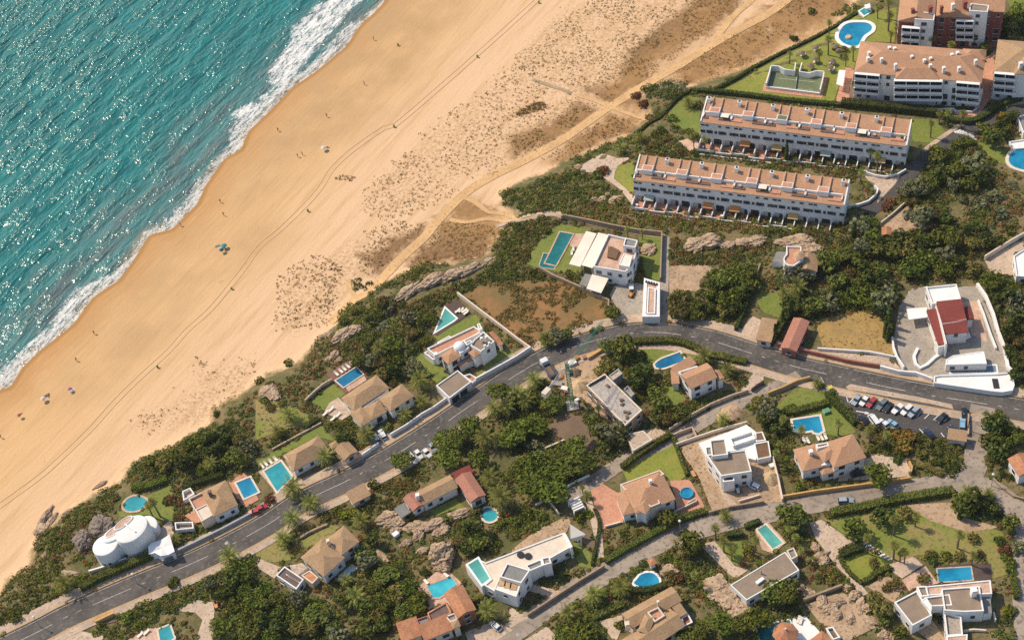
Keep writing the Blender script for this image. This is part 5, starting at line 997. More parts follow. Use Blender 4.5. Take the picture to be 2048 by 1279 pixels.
pool('h:1056,880 1108,848 1170,950 1130,980', WGREEN, .55, WHITE, 'dull green rectangular pool on the tip of the wedge villa', 'wedge villa pool', up_=4.55)
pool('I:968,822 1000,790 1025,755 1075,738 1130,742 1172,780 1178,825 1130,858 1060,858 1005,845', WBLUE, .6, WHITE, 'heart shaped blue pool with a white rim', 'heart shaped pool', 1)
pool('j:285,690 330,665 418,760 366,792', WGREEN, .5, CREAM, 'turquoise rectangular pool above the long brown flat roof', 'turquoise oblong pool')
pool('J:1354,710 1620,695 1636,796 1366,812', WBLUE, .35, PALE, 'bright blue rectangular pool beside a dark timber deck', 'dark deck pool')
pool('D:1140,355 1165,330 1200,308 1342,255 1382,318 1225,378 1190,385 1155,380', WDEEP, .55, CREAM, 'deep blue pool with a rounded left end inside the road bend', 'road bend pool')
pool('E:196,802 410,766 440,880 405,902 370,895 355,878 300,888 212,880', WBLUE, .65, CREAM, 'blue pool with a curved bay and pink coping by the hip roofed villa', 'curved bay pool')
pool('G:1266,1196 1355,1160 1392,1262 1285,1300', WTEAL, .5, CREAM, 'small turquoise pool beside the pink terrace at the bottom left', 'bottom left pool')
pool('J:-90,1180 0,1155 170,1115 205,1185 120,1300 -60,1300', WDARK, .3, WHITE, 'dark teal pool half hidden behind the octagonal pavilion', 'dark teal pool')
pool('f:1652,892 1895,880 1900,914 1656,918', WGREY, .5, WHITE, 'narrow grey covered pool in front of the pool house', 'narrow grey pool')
q = P3(S('I:1397,103')[0], .8); root = empty('paddling_pool', (q.x, q.y, q.z-.8)); tag(root, 'round blue paddling pool standing on the terracotta terrace', 'paddling pool'); landmark('round paddling pool', S('I:1397,103')[0])
mb = MB(); mb.lathe([(1.75, 0), (1.85, .4), (1.75, .95), (1.6, .95), (1.6, .7)], flat_('blue_plastic', (.03, .30, .55)), n=24); mb.build('rim', root); mb = MB(); mb.lathe([(1.6, .6), (1.58, .72)], WBLUE, n=24); mb.build('water', root)
# ================================================================ walls, fences, hedges
def wall(s, hh, t, m, label, cap=None, step=4.0, name='garden_wall', cat='wall'):
    line = G2(s); pts = []
    for a, b in zip(line[:-1], line[1:]):
        n = max(1, int((b-a).length/step)); pts += [a+(b-a)*k/n for k in range(n)]
    pts.append(line[-1]); L = ribbon(pts, t, 0); me = strip_mesh(name, L, m, hh, hh+.8)
    o = child(name, me, None); tag(o, label, cat)
    if cap:
        me2 = strip_mesh('coping', ribbon(pts, t+.12, 0), cap, hh+.08, .10); child('coping', me2, o)
    return o
for s, hh, t, m, l in [
 ('B:395,480 420,470 600,505 800,548 1000,585 1200,605', 2.0, .45, STONE, 'rubble stone wall along the top of the modern villa garden'),
 ('B:1200,605 1195,760 1188,975', 2.0, .4, STONE, 'stone wall between the modern villa garden and the straight grey lane'),
 ('B:215,872 330,940 560,1040 775,1140 768,1260', 1.6, .5, STONE, 'rubble wall along the lower side of the modern villa garden'),
 ('e:735,510 860,605 960,680 1050,750 1125,803', 1.8, .45, CREAM, 'long pale wall between the rust meadow and the dome villa'),
 ('e:1125,800 1050,850 960,900 830,972', 1.9, .4, WHITE, 'white wall along the road in front of the dome villa'),
 ('F:1535,640 1430,715 1320,778', 1.7, .35, WHITE, 'white roadside wall below the gravel roofed garage'),
 ('F:1318,782 1200,865 1080,935', 1.7, .35, WHITE, 'white roadside wall below the villa beside the red timber deck'),
 ('F:985,1005 915,1055 855,1098', 1.7, .35, WHITE, 'short white roadside wall left of the gate with two white cars'),
 ('G:1432,580 1600,500 1800,400 2015,285', 1.5, .5, GREYW, 'long grey white roadside wall below the white walled yard'),
 ('G:720,745 830,712 920,680 1022,642', 1.3, .45, WHITE, 'low white wall at the foot of the rounded white house'),
 ('E:80,212 250,255 450,300 640,345 800,372 895,385', 1.7, .5, REDWALL, 'long red brown wall along the upper pavement of the main road'),
 ('E:895,390 1040,430 1180,442 1310,490', 1.6, .5, WHITE, 'white wall continuing the red brown wall to the raised deck'),
 ('f:1343,745 1350,800 1368,850 1405,905', 1.6, .45, WHITE, 'curved white wall right of the stubble field'),
 ('E:395,242 600,255 805,268 920,290 1020,312', 1.2, .35, WHITE, 'thin white wall below the stubble field'),
 ('E:1195,235 1165,300 1178,360 1215,392 1270,365 1330,310 1420,252', .9, .8, WHITE, 'curling white planter wall in the stone paved yard'),
 ('f:1795,460 1840,525 1880,620 1905,710 1940,800 1958,900 1985,930', 1.5, .8, WHITE, 'outer white wall on the right of the red roofed villa'),
 ('f:1800,545 1830,620 1860,710 1895,800', 1.2, .5, WHITE, 'inner white wall on the right of the red roofed villa'),
 ('J:115,152 350,112 600,78 900,38 1142,3', 1.5, .45, YELLOW, 'long ochre wall along the upper side of the lower street'),
 ('E:1140,1235 1150,1195 1125,1150', 1.6, .4, YELLOW, 'short ochre gate wall at the end of the pale driveway'),
 ('E:0,603 120,555 240,500 335,475', 1.5, .4, YELLOW, 'ochre wall between the middle lane and the pool garden'),
 ('I:128,1098 270,1005 420,905 560,815 740,705', 1.6, .45, STONE, 'stone wall below the wedge villa along the lower street'),
 ('I:1575,278 1750,232 1900,208 2015,188', 1.4, .4, STONE, 'stone wall under the building plot along the lower street'),
 ('D:1258,892 1420,785 1590,692 1750,625 1890,580', 1.6, .35, PALE, 'pale wall on the upper side of the middle lane'),
 ('D:1915,575 1960,540 2012,508', 1.7, .3, DKROOF, 'dark gate in the wall of the middle lane', ),
 ('D:1310,1010 1450,960 1600,910 1730,870 1880,832', 1.4, .35, CREAM, 'pale boundary wall of the white shell villa on the lane side'),
 ('D:1290,935 1360,905 1440,878 1475,945', 1.5, .35, PALE, 'small walled corner left of the white shell villa'),
 ('i:1240,318 1268,430 1292,545', 1.6, .4, CREAM, 'pale wall on the right side of the building plot'),
 ('i:1060,548 1120,530 1170,515', 1.0, .4, CREAM, 'low pale wall at the foot of the building plot'),
 ('D:135,1085 270,1030 420,965', .8, .4, CREAM, 'low beige wall between the bright pines and the vegetable plot'),
 ('I:190,215 280,158 335,225 378,285', 1.1, .3, CREAM, 'angled white wall by the pergola steps'),
 ('J:285,975 400,930 520,885 592,858', 1.5, .5, STONE, 'stepped stone wall above the rocky pink garden'),
 ('F:130,1042 270,965 400,895 525,828', .8, .35, PALE, 'low garden wall above the narrow lawn'),
 ('F:398,660 470,590 540,530 610,490', 1.4, .4, PALE, 'pale balustraded wall beside the small square lawn'),
 ('C:1728,802 1850,725 1950,665 2060,605', 2.0, .4, CREAM, 'tall pale wall along the tan driveway at the right edge'),
 ('C:640,385 720,372 800,345 865,290 878,250 850,222', 1.2, .45, WHITE, 'curving white wall at the end of the lower townhouse row'),
 ('C:785,115 860,140 940,150 1040,128 1100,92', 1.2, .4, WHITE, 'curving white wall at the end of the upper townhouse row'),
 ('A:648,812 890,850 985,852 1150,880 1235,892 1480,880 1500,900 1630,905 1668,880', .9, .35, WHITE, 'low white front wall of the big terracotta apartment block'),
 ('A:1780,790 1850,800 1930,790 2010,765', .9, .35, WHITE, 'low white front wall of the apartment block at the right edge'),
 ('w:480,545 640,575 800,600 950,632', .7, .35, KERB, 'low orange edged wall under the lower parking row'),
 ('w:1895,455 1895,640 1890,720', 1.2, .4, PAVE, 'low pale wall at the right end of the car park'),
 ('I:270,30 400,80 540,10' if 0 else 'I:420,75 520,20 620,-30', 1.0, .3, WHITE, 'white wall beside the top of the pergola steps'),
 ('e:440,630 480,650 520,630', .6, .6, PALE, 'curved pale garden bed edge above the triangular pool'),
 ('H:360,472 420,432 500,395 575,365', .9, .5, STONE, 'curved stone wall round the olive lawn'),
 ('C:900,520 1000,440 1090,360', 1.2, .3, CREAM, 'thin pale wall between the dark drive and the dusty parking space'),
 ('f:510,695 570,560 640,350', 1.2, .4, STONE, 'straight stone wall right of the dark thicket'),
 ('E:420,470 470,560 540,650', 1.0, .3, POLE, 'thin fence along the left side of the car park'),
 ('J:1800,1080 1815,1140', 1.6, .25, WHITE, 'short white screen wall right of the white flat roofed villa'),
 ('J:1560,1215 1640,1205 1740,1212', .9, .4, CREAM, 'low curved pale wall in front of the white flat roofed villa'),
 ('J:2030,20 1900,40 1860,0' if 0 else 'J:1800,0 1870,75 1960,140 2060,165', .9, .4, STONE, 'low stone wall on the bend at the right edge'),
 ('I:1300,270 1390,228 1475,185 1465,165 1405,200', 1.2, .3, CREAM, 'zigzag pale stair wall on the terracotta terrace'),
 ('I:745,380 820,360 870,345', .8, .4, CREAM, 'short pale retaining wall below the terracotta forecourt'),
 ]: wall(s, hh, t, m, l, name='gate' if l.startswith('dark gate') else ('fence' if 'fence' in l else 'garden_wall'), cat='gate' if l.startswith('dark gate') else ('fence' if 'fence' in l else 'wall'))
# tennis court: enclosure of white walls round a green floor
ground('terrace', 'c:685,388 980,395 997,425 970,525 650,488', TFLOOR, 'terracotta surround of the tennis court', 1, smooth=0)
ground('tennis_court', 'c:700,382 980,412 960,505 672,474', COURT, 'green tennis court floor with worn lines', 2)
wall('c:698,380 740,384 770,400 822,408 828,365', 2.6, .35, WHITE, 'upper left stretch of the white tennis court wall')
wall('c:862,365 848,412 900,420 938,408 980,412', 2.6, .35, WHITE, 'upper right stretch of the white tennis court wall')
wall('c:980,412 970,458 958,507', 2.4, .35, WHITE, 'right end of the white tennis court wall')
wall('c:958,507 820,490 672,472', 1.0, .4, WHITE, 'long lower side of the white tennis court wall')
wall('c:672,472 685,428 698,380', 2.4, .35, WHITE, 'left end of the white tennis court wall')
marks('court_lines', ['c:740,420 930,440', 'c:730,465 920,485', 'c:835,412 830,490'], .1, 'thin white lines of the tennis court', .24)
wall('c:838,412 828,488', .95, .06, POLE, 'low dark net across the tennis court', name='tennis_net', cat='net')
# white wedge of the wedge villa and its pergola
def prism_thing(name, label, cat, s, hh, m, short=None):
    pts = [P3(q, hh[i] if isinstance(hh, (list, tuple)) else hh) for i, q in enumerate(S(s))]; c = sum((p.xy for p in pts), Vector((0, 0)))/len(pts); zg = h(c.x, c.y)
    root = empty(name, (c.x, c.y, zg)); tag(root, label, cat); return root, c, zg, [p.xy-c for p in pts]
root, c, zg, pl = prism_thing('shade_sail', 'white triangular wedge shaped canopy beside the terraced garden', 'canopy', 'I:458,350 588,432 525,490 462,470', [4.2, 2.2, 2.2, 4.0], WHITE)
mb = MB(); hs = [4.2, 2.2, 2.2, 4.0]; mb.poly([(p.x, p.y, hs[i]) for i, p in enumerate(pl)], CANVAS); mb.poly([(p.x, p.y, hs[i]-.12) for i, p in enumerate(pl)][::-1], CANVAS)
for i in range(4): a, b = pl[i], pl[(i+1) % 4]; mb.poly([(a.x,a.y,hs[i]),(b.x,b.y,hs[(i+1)%4]),(b.x,b.y,hs[(i+1)%4]-.12),(a.x,a.y,hs[i]-.12)], CANVAS)
mb.build('canopy', root)
for i, p in enumerate(pl): mb = MB(); mb.box((p.x*.95, p.y*.95, hs[i]/2-.3), (.2, .2, hs[i]+.4), WHITE); mb.build('post', root)
root, c, zg, pl = prism_thing('pergola', 'pergola of five thick white slats over a sloping drive', 'pergola', 'I:448,168 530,128 582,218 495,258', 2.8, WHITE)
for i in range(5):
    t = (i+.5)/5; a = pl[0].lerp(pl[3], t); b = pl[1].lerp(pl[2], t); mb = MB(); mb.bar((a.x, a.y, 2.7), (b.x, b.y, 2.7), .45, WHITE); mb.build('slat', root)
for i, p in enumerate(pl): mb = MB(); mb.box((p.x, p.y, 1.0), (.3, .3, 3.4), WHITE); mb.build('post', root)
# ================================================================ foliage
def leaves(n, rad, size, flat=1.0, up_bias=.35, shell=.55, hemi=False):
    """n leaf clusters spread through an ellipsoid"""
    d = RNG.normal(size=(n, 3)); 
    if hemi: d[:, 2] = np.abs(d[:, 2])
    d /= np.linalg.norm(d, axis=1)[:, None]; r = shell+(1-shell)*RNG.random(n)**.6; c = d*r[:, None]*np.array(rad)
    nn = d+RNG.normal(size=(n, 3))*.55; nn[:, 2] += up_bias; nn /= np.linalg.norm(nn, axis=1)[:, None]
    t = np.cross(nn, RNG.normal(size=(n, 3))); t /= np.linalg.norm(t, axis=1)[:, None]; b = np.cross(nn, t)
    s = size*(.6+.8*RNG.random(n))[:, None]; k = (.55+.4*RNG.random(n))[:, None]
    return np.stack([c-t*s, c-b*s*k, c+t*s, c+b*s*k], 1)
def hue(n, pal, w=None):
    p = np.array(pal)*np.array((2.25, 1.95, 1.55)); i = RNG.choice(len(p), n, p=w); return p[i]*(.78+.44*RNG.random((n, 1)))
def leaf_mesh(name, quads, cols, core=None, m=None):
    v = quads.reshape(-1, 3); q = np.arange(len(v)).reshape(-1, 4); c = np.repeat(cols, 4, 0)
    me = bpy.data.meshes.new(name)
    fill(me, v, q); me.materials.append(m or LEAF)
    at = me.attributes.new('tint', 'FLOAT_COLOR', 'POINT'); at.data.foreach_set('color', np.hstack([c, np.ones((len(c), 1))]).astype(np.float32).ravel()); return me
PAL = dict(dark=[(.030,.048,.014),(.042,.060,.018),(.055,.070,.020),(.026,.040,.016)], mid=[(.052,.072,.018),(.072,.088,.022),(.040,.058,.016),(.090,.098,.028)], bright=[(.058,.082,.016),(.080,.100,.021),(.045,.064,.014)],
 lime=[(.095,.12,.018),(.125,.13,.02),(.075,.095,.015)], grey=[(.085,.100,.062),(.11,.115,.075),(.065,.082,.050)], dry=[(.10,.065,.028),(.13,.085,.038),(.075,.055,.025),(.07,.062,.026)], olive=[(.072,.074,.026),(.090,.088,.032),(.052,.056,.019),(.105,.090,.036)],
 gold=[(.15,.105,.026),(.12,.09,.025),(.085,.08,.025)], plum=[(.10,.05,.035),(.13,.07,.04),(.07,.05,.025)], rust=[(.115,.062,.022),(.14,.08,.028),(.08,.066,.022),(.062,.066,.021)], palm=[(.095,.115,.034),(.13,.145,.045),(.065,.085,.026)])
def blob_crown(nb, R0, H0, zc, n, size, pal, pine=False):
    Q = []
    for i in range(nb):
        a = 2*math.pi*i/nb+RNG.random()*.8; rr = R0*(.62 if i else 0)*(.7+.5*RNG.random()); c = np.array((rr*math.cos(a), rr*math.sin(a), zc+(RNG.random()-.45)*H0*.8))
        k = R0*(.52+.2*RNG.random()); Q.append(leaves(n//nb, (k, k, k*(.55 if pine else .8)*H0/R0*1.25), size, up_bias=.6 if pine else .35, shell=.45)+c)
    q = np.concatenate(Q); return q, hue(len(q), pal)
PROTO = {}
def proto(kind, variants): PROTO[kind] = variants
def trunk_mesh(hh, r, limbs=4, spread=1.0, m=TRUNK):
    mb = MB(); mb.lathe([(r*1.25, -.6), (r, .3), (r*.72, hh*.6), (r*.55, hh)], m, n=7)
    for i in range(limbs):
        a = 2*math.pi*i/limbs+.5; mb.bar((0, 0, hh*.6), (math.cos(a)*spread, math.sin(a)*spread, hh*1.25), r*.6, m)
    return mb.mesh('trunk')
for kind, cfg in dict(
  broadleaf=[(9, 1.0, .75, 1.15, 520, .17, 'dark'), (8, 1.0, .8, 1.15, 480, .17, 'mid'), (10, 1.0, .7, 1.05, 520, .17, 'olive'), (9, 1.0, .75, 1.1, 500, .17, 'mid'), (5, 1.15, .9, 1.2, 300, .20, 'grey'), (13, 1.15, .65, 1.0, 420, .15, 'bright'), (4, .95, 1.1, 1.3, 330, .17, 'dark')],
  pine=[(9, 1.0, .48, 1.15, 620, .13, 'bright'), (8, 1.0, .5, 1.15, 600, .13, 'bright'), (10, 1.0, .45, 1.1, 620, .13, 'mid')],
  bush=[(5, 1.0, .7, .5, 300, .19, 'dark'), (5, 1.0, .65, .5, 300, .19, 'mid'), (6, 1.0, .6, .45, 300, .19, 'olive')],
  lime=[(6, 1.0, .6, .55, 300, .19, 'lime'), (6, 1.0, .7, .6, 300, .19, 'bright')], plum=[(6, 1.0, .6, .5, 300, .19, 'plum')], grey=[(6, 1.0, .6, .5, 320, .19, 'grey')], golden=[(6, 1.0, .7, .8, 320, .19, 'gold')]).items():
    vs = []
    for nb, r0, h0, zc, n, sz, pal in cfg:
        q, c = blob_crown(nb, r0, h0, zc, n, sz, PAL[pal], kind == 'pine'); vs.append((leaf_mesh('crown', q, c), trunk_mesh(zc*.75, .075, 4, .45)))
    proto(kind, vs)
def cypress():
    Q = [leaves(70, (.32*(1-.085*k), .32*(1-.085*k), .34), .13, shell=.5)+np.array((0, 0, .35+k*.28)) for k in range(9)]; q = np.concatenate(Q); return leaf_mesh('crown', q, hue(len(q), PAL['dark'])), trunk_mesh(.6, .06, 0)
proto('cypress', [cypress(), cypress()])
from mathutils import noise as mnoise
def palm(nf, L, droop, hh, r, wid, lean=0.0, tr=.25, pal='palm', fan=False):
    Q = []
    for i in range(nf):
        a = i*2.39996; el = math.radians(78-110*(i/nf)); d = np.array((math.cos(a)*math.cos(el), math.sin(a)*math.cos(el), math.sin(el))); p = np.array((lean, 0, hh)); side = np.array((-math.sin(a), math.cos(a), 0)); ns = 9; vel = d.copy(); LL = L*(.85+.3*RNG.random())
        for k in range(ns):
            q = p+vel*LL/ns; t = (k+.5)/ns; w = wid*(math.sin(math.pi*min(1, t*.85+.12))**.7 if not fan else (.35+1.0*t if t < .8 else .5)); upv = np.cross(vel, side); upv /= np.linalg.norm(upv)
            for sg in (-1, 1):      # one leaflet clump on each side of the rib, folded in a shallow V and swept forward
                tip = side*sg*w+vel*w*.7+upv*(-.18*w); Q.append([p, p+(q-p)*.62, p+(q-p)*.5+tip, p+tip*.92])
            p = q; vel = vel+np.array((0, 0, -droop/ns)); vel /= np.linalg.norm(vel)
    q = np.array(Q); c = hue(len(q), PAL[pal]); me = leaf_mesh('crown', q, c)
    mb = MB(); n = 5; 
    for k in range(n): mb.bar((lean*(k/n)**2, 0, hh*k/n-(.8 if k == 0 else 0)), (lean*((k+1)/n)**2, 0, hh*(k+1)/n), 2*r*(1.12-.05*k), TRUNK)
    mb.lathe([(r*1.2, 0), (r*1.9, .35), (r*1.5, .8), (.1, 1.0)], mat('palm_boot', (.20,.13,.07), (.14,.09,.05), 3) if 'palm_boot' not in MATS else MATS['palm_boot'], (lean, 0, hh-.6), 8)
    return me, mb.mesh('trunk')
proto('date_palm', [palm(34, 3.5, 1.35, 3.2, .32, .46), palm(32, 3.2, 1.2, 2.6, .32, .44), palm(38, 3.7, 1.4, 3.8, .34, .48, .2)])
proto('fan_palm', [palm(34, 1.35, .9, 5.6, .16, .34, .2, fan=True), palm(30, 1.25, .8, 4.6, .15, .32, 0, fan=True), palm(36, 1.4, 1.0, 6.6, .16, .34, -.25, fan=True)])
PLANTED = []
LOOKS = dict(broadleaf=('dark rounded broadleaf tree', 'mid green broadleaf tree', 'olive green broadleaf tree', 'mid green broadleaf tree', 'grey green open tree', 'bright green spreading tree', 'tall dark narrow tree'), pine=('bright green umbrella pine', 'bright green umbrella pine', 'mid green umbrella pine'), bush=('dark round garden bush', 'mid green garden bush', 'olive garden bush'), lime=('yellow green shrub', 'fresh green shrub'), plum=('reddish brown shrub',), grey=('grey green shrub',), golden=('golden leaved tree',), cypress=('slim dark cypress', 'slim dark cypress'), date_palm=('big date palm', 'squat date palm', 'tall date palm'), fan_palm=('tall slim fan palm', 'short fan palm', 'tall slim fan palm'))
CAT = dict(broadleaf='tree', pine='pine tree', bush='bush', lime='shrub', plum='shrub', grey='shrub', golden='tree', cypress='cypress', date_palm='palm tree', fan_palm='palm tree')
NM = dict(broadleaf='broadleaf_tree', pine='umbrella_pine', bush='garden_bush', lime='shrub', plum='shrub', grey='shrub', golden='broadleaf_tree', cypress='cypress', date_palm='date_palm', fan_palm='fan_palm')
TOP = dict(broadleaf=1.15, pine=1.25, bush=.55, lime=.6, plum=.5, grey=.5, golden=.85, cypress=1.6)
def plant(kind, px, size, var=None):
    vs = PROTO[kind]; i = var if var is not None else random.randrange(len(vs)); cr_, tk = vs[i]
    if kind in ('date_palm', 'fan_palm'):
        hh = {'date_palm': (3.2, 2.6, 3.8), 'fan_palm': (5.6, 4.6, 6.6)}[kind][i]*size
    else: hh = TOP[kind]*size
    p = P3(px, hh); root = empty(NM[kind], (p.x, p.y, p.z-hh), random.random()*6.28); s = size; root.scale = (s*random.uniform(.82, 1.22), s*random.uniform(.82, 1.22), s*random.uniform(.85, 1.2)) if 'palm' not in kind else (s, s, s)
    child('trunk', tk, root); child('crown', cr_, root); PLANTED.append((root, kind, i, px)); return root
def plants(kind, s, size, jit=None, var=None):
    jit = jit or (.32 if kind == 'broadleaf' else .15)
    for q in S(s): plant(kind, q, size*(1+random.uniform(-jit, jit)), var)
plants('date_palm', 'F:265,755 985,225 1310,485 1325,650 1190,755 880,905 555,1085 1900,705 2000,690 1835,945 1870,1260 H:440,185 290,305 215,465 840,325 800,935 290,60 1920,60 1965,140 1850,1045 I:450,1065 660,915 880,860 D:1540,285 1725,395 110,645 50,590 180,480 C:240,1010 G:520,830 1830,610 J:1600,115', 1.0)
plants('date_palm', 'F:170,890 H:720,800 C:135,1070 E:395,505 J:1765,110 K:870,1185 1025,1095 1410,815 G:1400,480 I:1715,290 D:1690,790 L:1690,900', .72)
plants('fan_palm', 'A:490,180 485,310 175,430 410,430 625,445 685,385 880,60 970,15 970,115 985,270 1450,250 1550,258 1662,222 1655,290 1318,305 1460,358 1960,200 1310,985 1375,905 1440,900 1555,905 820,1205 880,1245 C:745,95 800,190 I:1625,380 1690,490 1755,560 1945,485 J:1185,292 1015,325 1530,432 1015,515 800,475 1100,575 E:265,870 565,825 820,865 945,915 120,790 K:1450,1080 1540,1115 G:1178,205 1222,172', 1.0)
plants('fan_palm', 'J:180,395 215,460 265,560 1060,590 1640,600 E:90,985 60,1060 D:1700,270 660,770 690,700 A:560,1000 1230,1170 C:540,80 I:590,110 560,60 1450,760 1880,520 B:920,555 1040,575 530,900', .78)
plants('pine', 'F:1160,1110 1530,1085 1780,1105 1960,575 1700,845 1490,955 2000,935 1580,935 D:200,825 50,875 320,645 510,985 420,1045 300,1095 180,1135 480,1155 80,1185 560,1125 330,1205 160,1235 I:250,60 330,105 150,55 560,1215 440,1250 1480,1195 1680,1150 1845,1130 1960,1110 1400,1265 H:1030,740 470,1050 1270,985 1180,1050 J:150,885 60,880 E:880,1235 C:640,740 f:2020,560', 3.2)
plants('broadleaf', 'D:760,205 855,265 905,220 740,365 980,300 1035,400 1100,505 1140,590 1010,470 1165,760 1240,780 1330,740 1200,665 800,890 870,935 640,800 700,885 740,985 350,130 290,145 425,125 1980,645 2030,725 2010,795 J:190,280 230,310 1940,340 1680,180 1780,190 1560,200 1100,250 920,290 690,395 900,1000 940,1090 1050,1230 E:1800,830 1850,780 1790,960 1850,1010 1920,860 1980,950 60,770 80,850 I:1420,500 1440,530 1245,310 1310,300', 2.4)
plants('broadleaf', 'C:1230,250 1300,180 1370,130 1480,90 1560,60 1650,40 1180,200 1080,250 1480,200 1600,170 1700,150 1250,380 1330,420 1200,460 1420,470 1150,330 1000,640 1080,620 1170,600 1250,640 1340,620 1420,580 1010,720 1130,700 1480,660 1600,560 1680,520 1650,640 1750,640 1840,640 1240,780 1330,770 1420,750 1520,800 1150,850 1400,850 1650,860 820,620 850,700 740,700 560,760 480,800 900,860 780,880 640,900 560,960 700,980 820,960 900,950 960,1060 920,1130 880,1160 820,1080 700,1080 600,1100 480,1130 380,1160 300,1190 180,1180 220,930 320,940 690,480 720,540 820,500', 2.5)
plants('broadleaf', 'C:1900,1000 1980,1060 1880,1100 2000,1160 1940,1220 1790,960 E:1960,60 1900,120 2010,160 1940,250 2000,340 1980,440 A:1900,180 1960,120 2010,200 1930,270 1980,300 1760,1060 1860,1000 1950,920 1900,1080 1800,1120 1720,380 1560,1130 1640,1210 1420,1220 1360,1250 2010,70 B:1290,1120 1350,1090 1420,1150 1480,1200 1340,1200 1420,1250 1560,1180 1580,1080 1650,1000 1720,960 1800,920 1880,890 1900,960 1820,1030 1740,1100 1680,1200 1780,1180 1860,1100 1620,920', 2.3)
plants('broadleaf', 'H:60,860 160,950 60,1000 180,1060 280,1100 80,1140 200,1180 320,1180 420,1180 120,1240 560,1120 620,1180 650,1240 940,880 1020,960 880,1020 960,1080 1010,1150 900,1180 1120,900 1220,860 1320,940 860,580 880,660 930,470 1720,420 1640,480 1780,480 1700,540 1850,480 340,960 700,960 G:1900,700 1980,780 1850,800 1960,880 2020,960 1880,1000 1780,900 1900,1140 2000,1100 1980,1220 1860,1220 1750,1180 1680,840', 2.0)
plants('broadleaf', 'F:950,130 1050,100 1080,200 880,200 1100,290 1000,340 1120,380 1200,420 900,330 820,320 1250,380 700,930 1000,420 L:1500,760 1600,700 1700,680 1800,660 1900,700 1980,760 1560,850 1680,820 1760,920 1850,850 1940,880 1480,900 1400,860 1300,900 1200,880 1620,960 1740,770 e:130,640 180,590 300,600 330,540 260,640 340,680 480,700 540,640 580,620 470,620 560,750 1260,730 1300,720 1210,740 1560,600', 1.9)
plants('golden', 'E:1050,920 1080,1000 1120,930 I:1240,1230 H:1250,1235 D:1210,700 A:1870,930', 2.2)
plants('cypress', 'C:690,560 870,1010 800,1060 720,1050 640,1060 520,1060 960,1150 1010,1050 930,1200 f:850,540 800,580 760,620 720,690 1330,620 1310,690 A:150,1210 J:1540,250 E:940,40 960,100 C:160,1120', 2.3)
plants('bush', 'K:1275,945 1480,835 1300,1010 1200,1040 1240,1100 1130,1160 1200,1210 1330,1210 1470,1220 1420,1050 1460,1095 1080,720 B:690,120 740,70 860,330 720,80 A:345,85 205,300 540,380 600,395 1720,1000 J:850,665 1640,455 1850,480 1000,830 940,860 I:1275,775 1280,1000 1380,930 860,1160 L:1730,500 1470,730 F:1290,220 1380,150 700,915 1050,860 20,480 110,500 1100,505 1240,260 260,340 210,660 60,640 120,690 H:1340,730 1230,290 1540,310 1760,260 1640,60 940,40 550,300 G:300,540 130,1110 1330,170 C:1930,560 1830,430 e:1240,730 560,660 530,690 610,640', 1.35)
plants('bush', 'E:830,880 1040,1120 1070,1060 740,840 620,700 660,760 980,910 1200,950 1290,1000 1370,1050 1460,1120 1520,1010 1500,1180 1380,1130 1230,1080 540,620 500,580 1880,1220 1960,1240 1760,1100 J:680,25 870,10 420,780 500,800 660,860 1330,1060 1240,780 1300,600 1420,600 1520,600 1690,590 1320,650 I:1000,420 960,440 1190,300 1260,280 D:1250,480 700,60 640,90 1560,690 1450,680 1380,740 1100,840 C:1560,320 1640,430 1720,400', 1.2)
plants('lime', 'K:1140,1065 C:230,570 920,650 1900,640 H:700,265 640,245 780,280 1870,430 1910,520 1960,350 G:1110,70 1380,820 1020,1090 J:250,60 1050,1210 1920,640 1940,700 1930,1050 I:600,270 540,300 460,560 1880,560 1480,560 I:20,320 130,260 240,300 D:1030,350 1200,650 E:170,700 420,520 B:270,560 F:1700,1260 A:1340,1180 1500,1150', 1.5)
plants('grey', 'F:1000,160 920,180 1060,200 970,90 e:330,600 290,620 360,580 C:1660,330 1740,310 1820,290 1860,430 1560,310 1700,350 L:1380,910 1420,930 1960,880 D:160,990 200,1020 H:620,1230 660,1180 E:280,1180 J:2000,540', 1.8)
plants('plum', 'G:1360,150 H:110,160 C:1110,770 950,370 980,330 B:730,80 I:1340,790 J:1900,560 K:990,760 1050,830', 1.5)
# ---- labels that single each plant out
def direction(dx, dy):
    return ('right of' if dx > 0 else 'left of') if abs(dx) > abs(dy) else ('below' if dy > 0 else 'above')
ORD = ['nearest', 'second nearest', 'third nearest', 'fourth nearest', 'fifth nearest', 'sixth nearest', 'seventh nearest', 'eighth nearest', 'ninth nearest', 'tenth nearest', 'eleventh nearest', 'twelfth nearest', 'thirteenth nearest', 'fourteenth nearest', 'fifteenth nearest', 'sixteenth nearest', 'seventeenth nearest', 'eighteenth nearest', 'nineteenth nearest', 'twentieth nearest']
def label_plants():
    groups = {}
    for root, kind, i, px in PLANTED:
        short, lp = min(LANDMARKS, key=lambda L: (L[1][0]-px[0])**2+(L[1][1]-px[1])**2); dx, dy = px[0]-lp[0], px[1]-lp[1]
        groups.setdefault((LOOKS[kind][i], direction(dx, dy), short), []).append((math.hypot(dx, dy), root, kind))
    for (look, dr, short), v in groups.items():
        v.sort(key=lambda t: t[0])
        for k, (d, root, kind) in enumerate(v):
            tag(root, f'{look} {dr} the {short}'+(f', {ORD[min(k, 19)]}' if len(v) > 1 else ''), CAT[kind], {'palm tree': 'palm trees in the gardens', 'tree': 'trees among the houses', 'pine tree': 'umbrella pines among the houses', 'bush': 'bushes in the gardens', 'shrub': 'shrubs in the gardens', 'cypress': 'cypresses along the hedges'}[CAT[kind]])
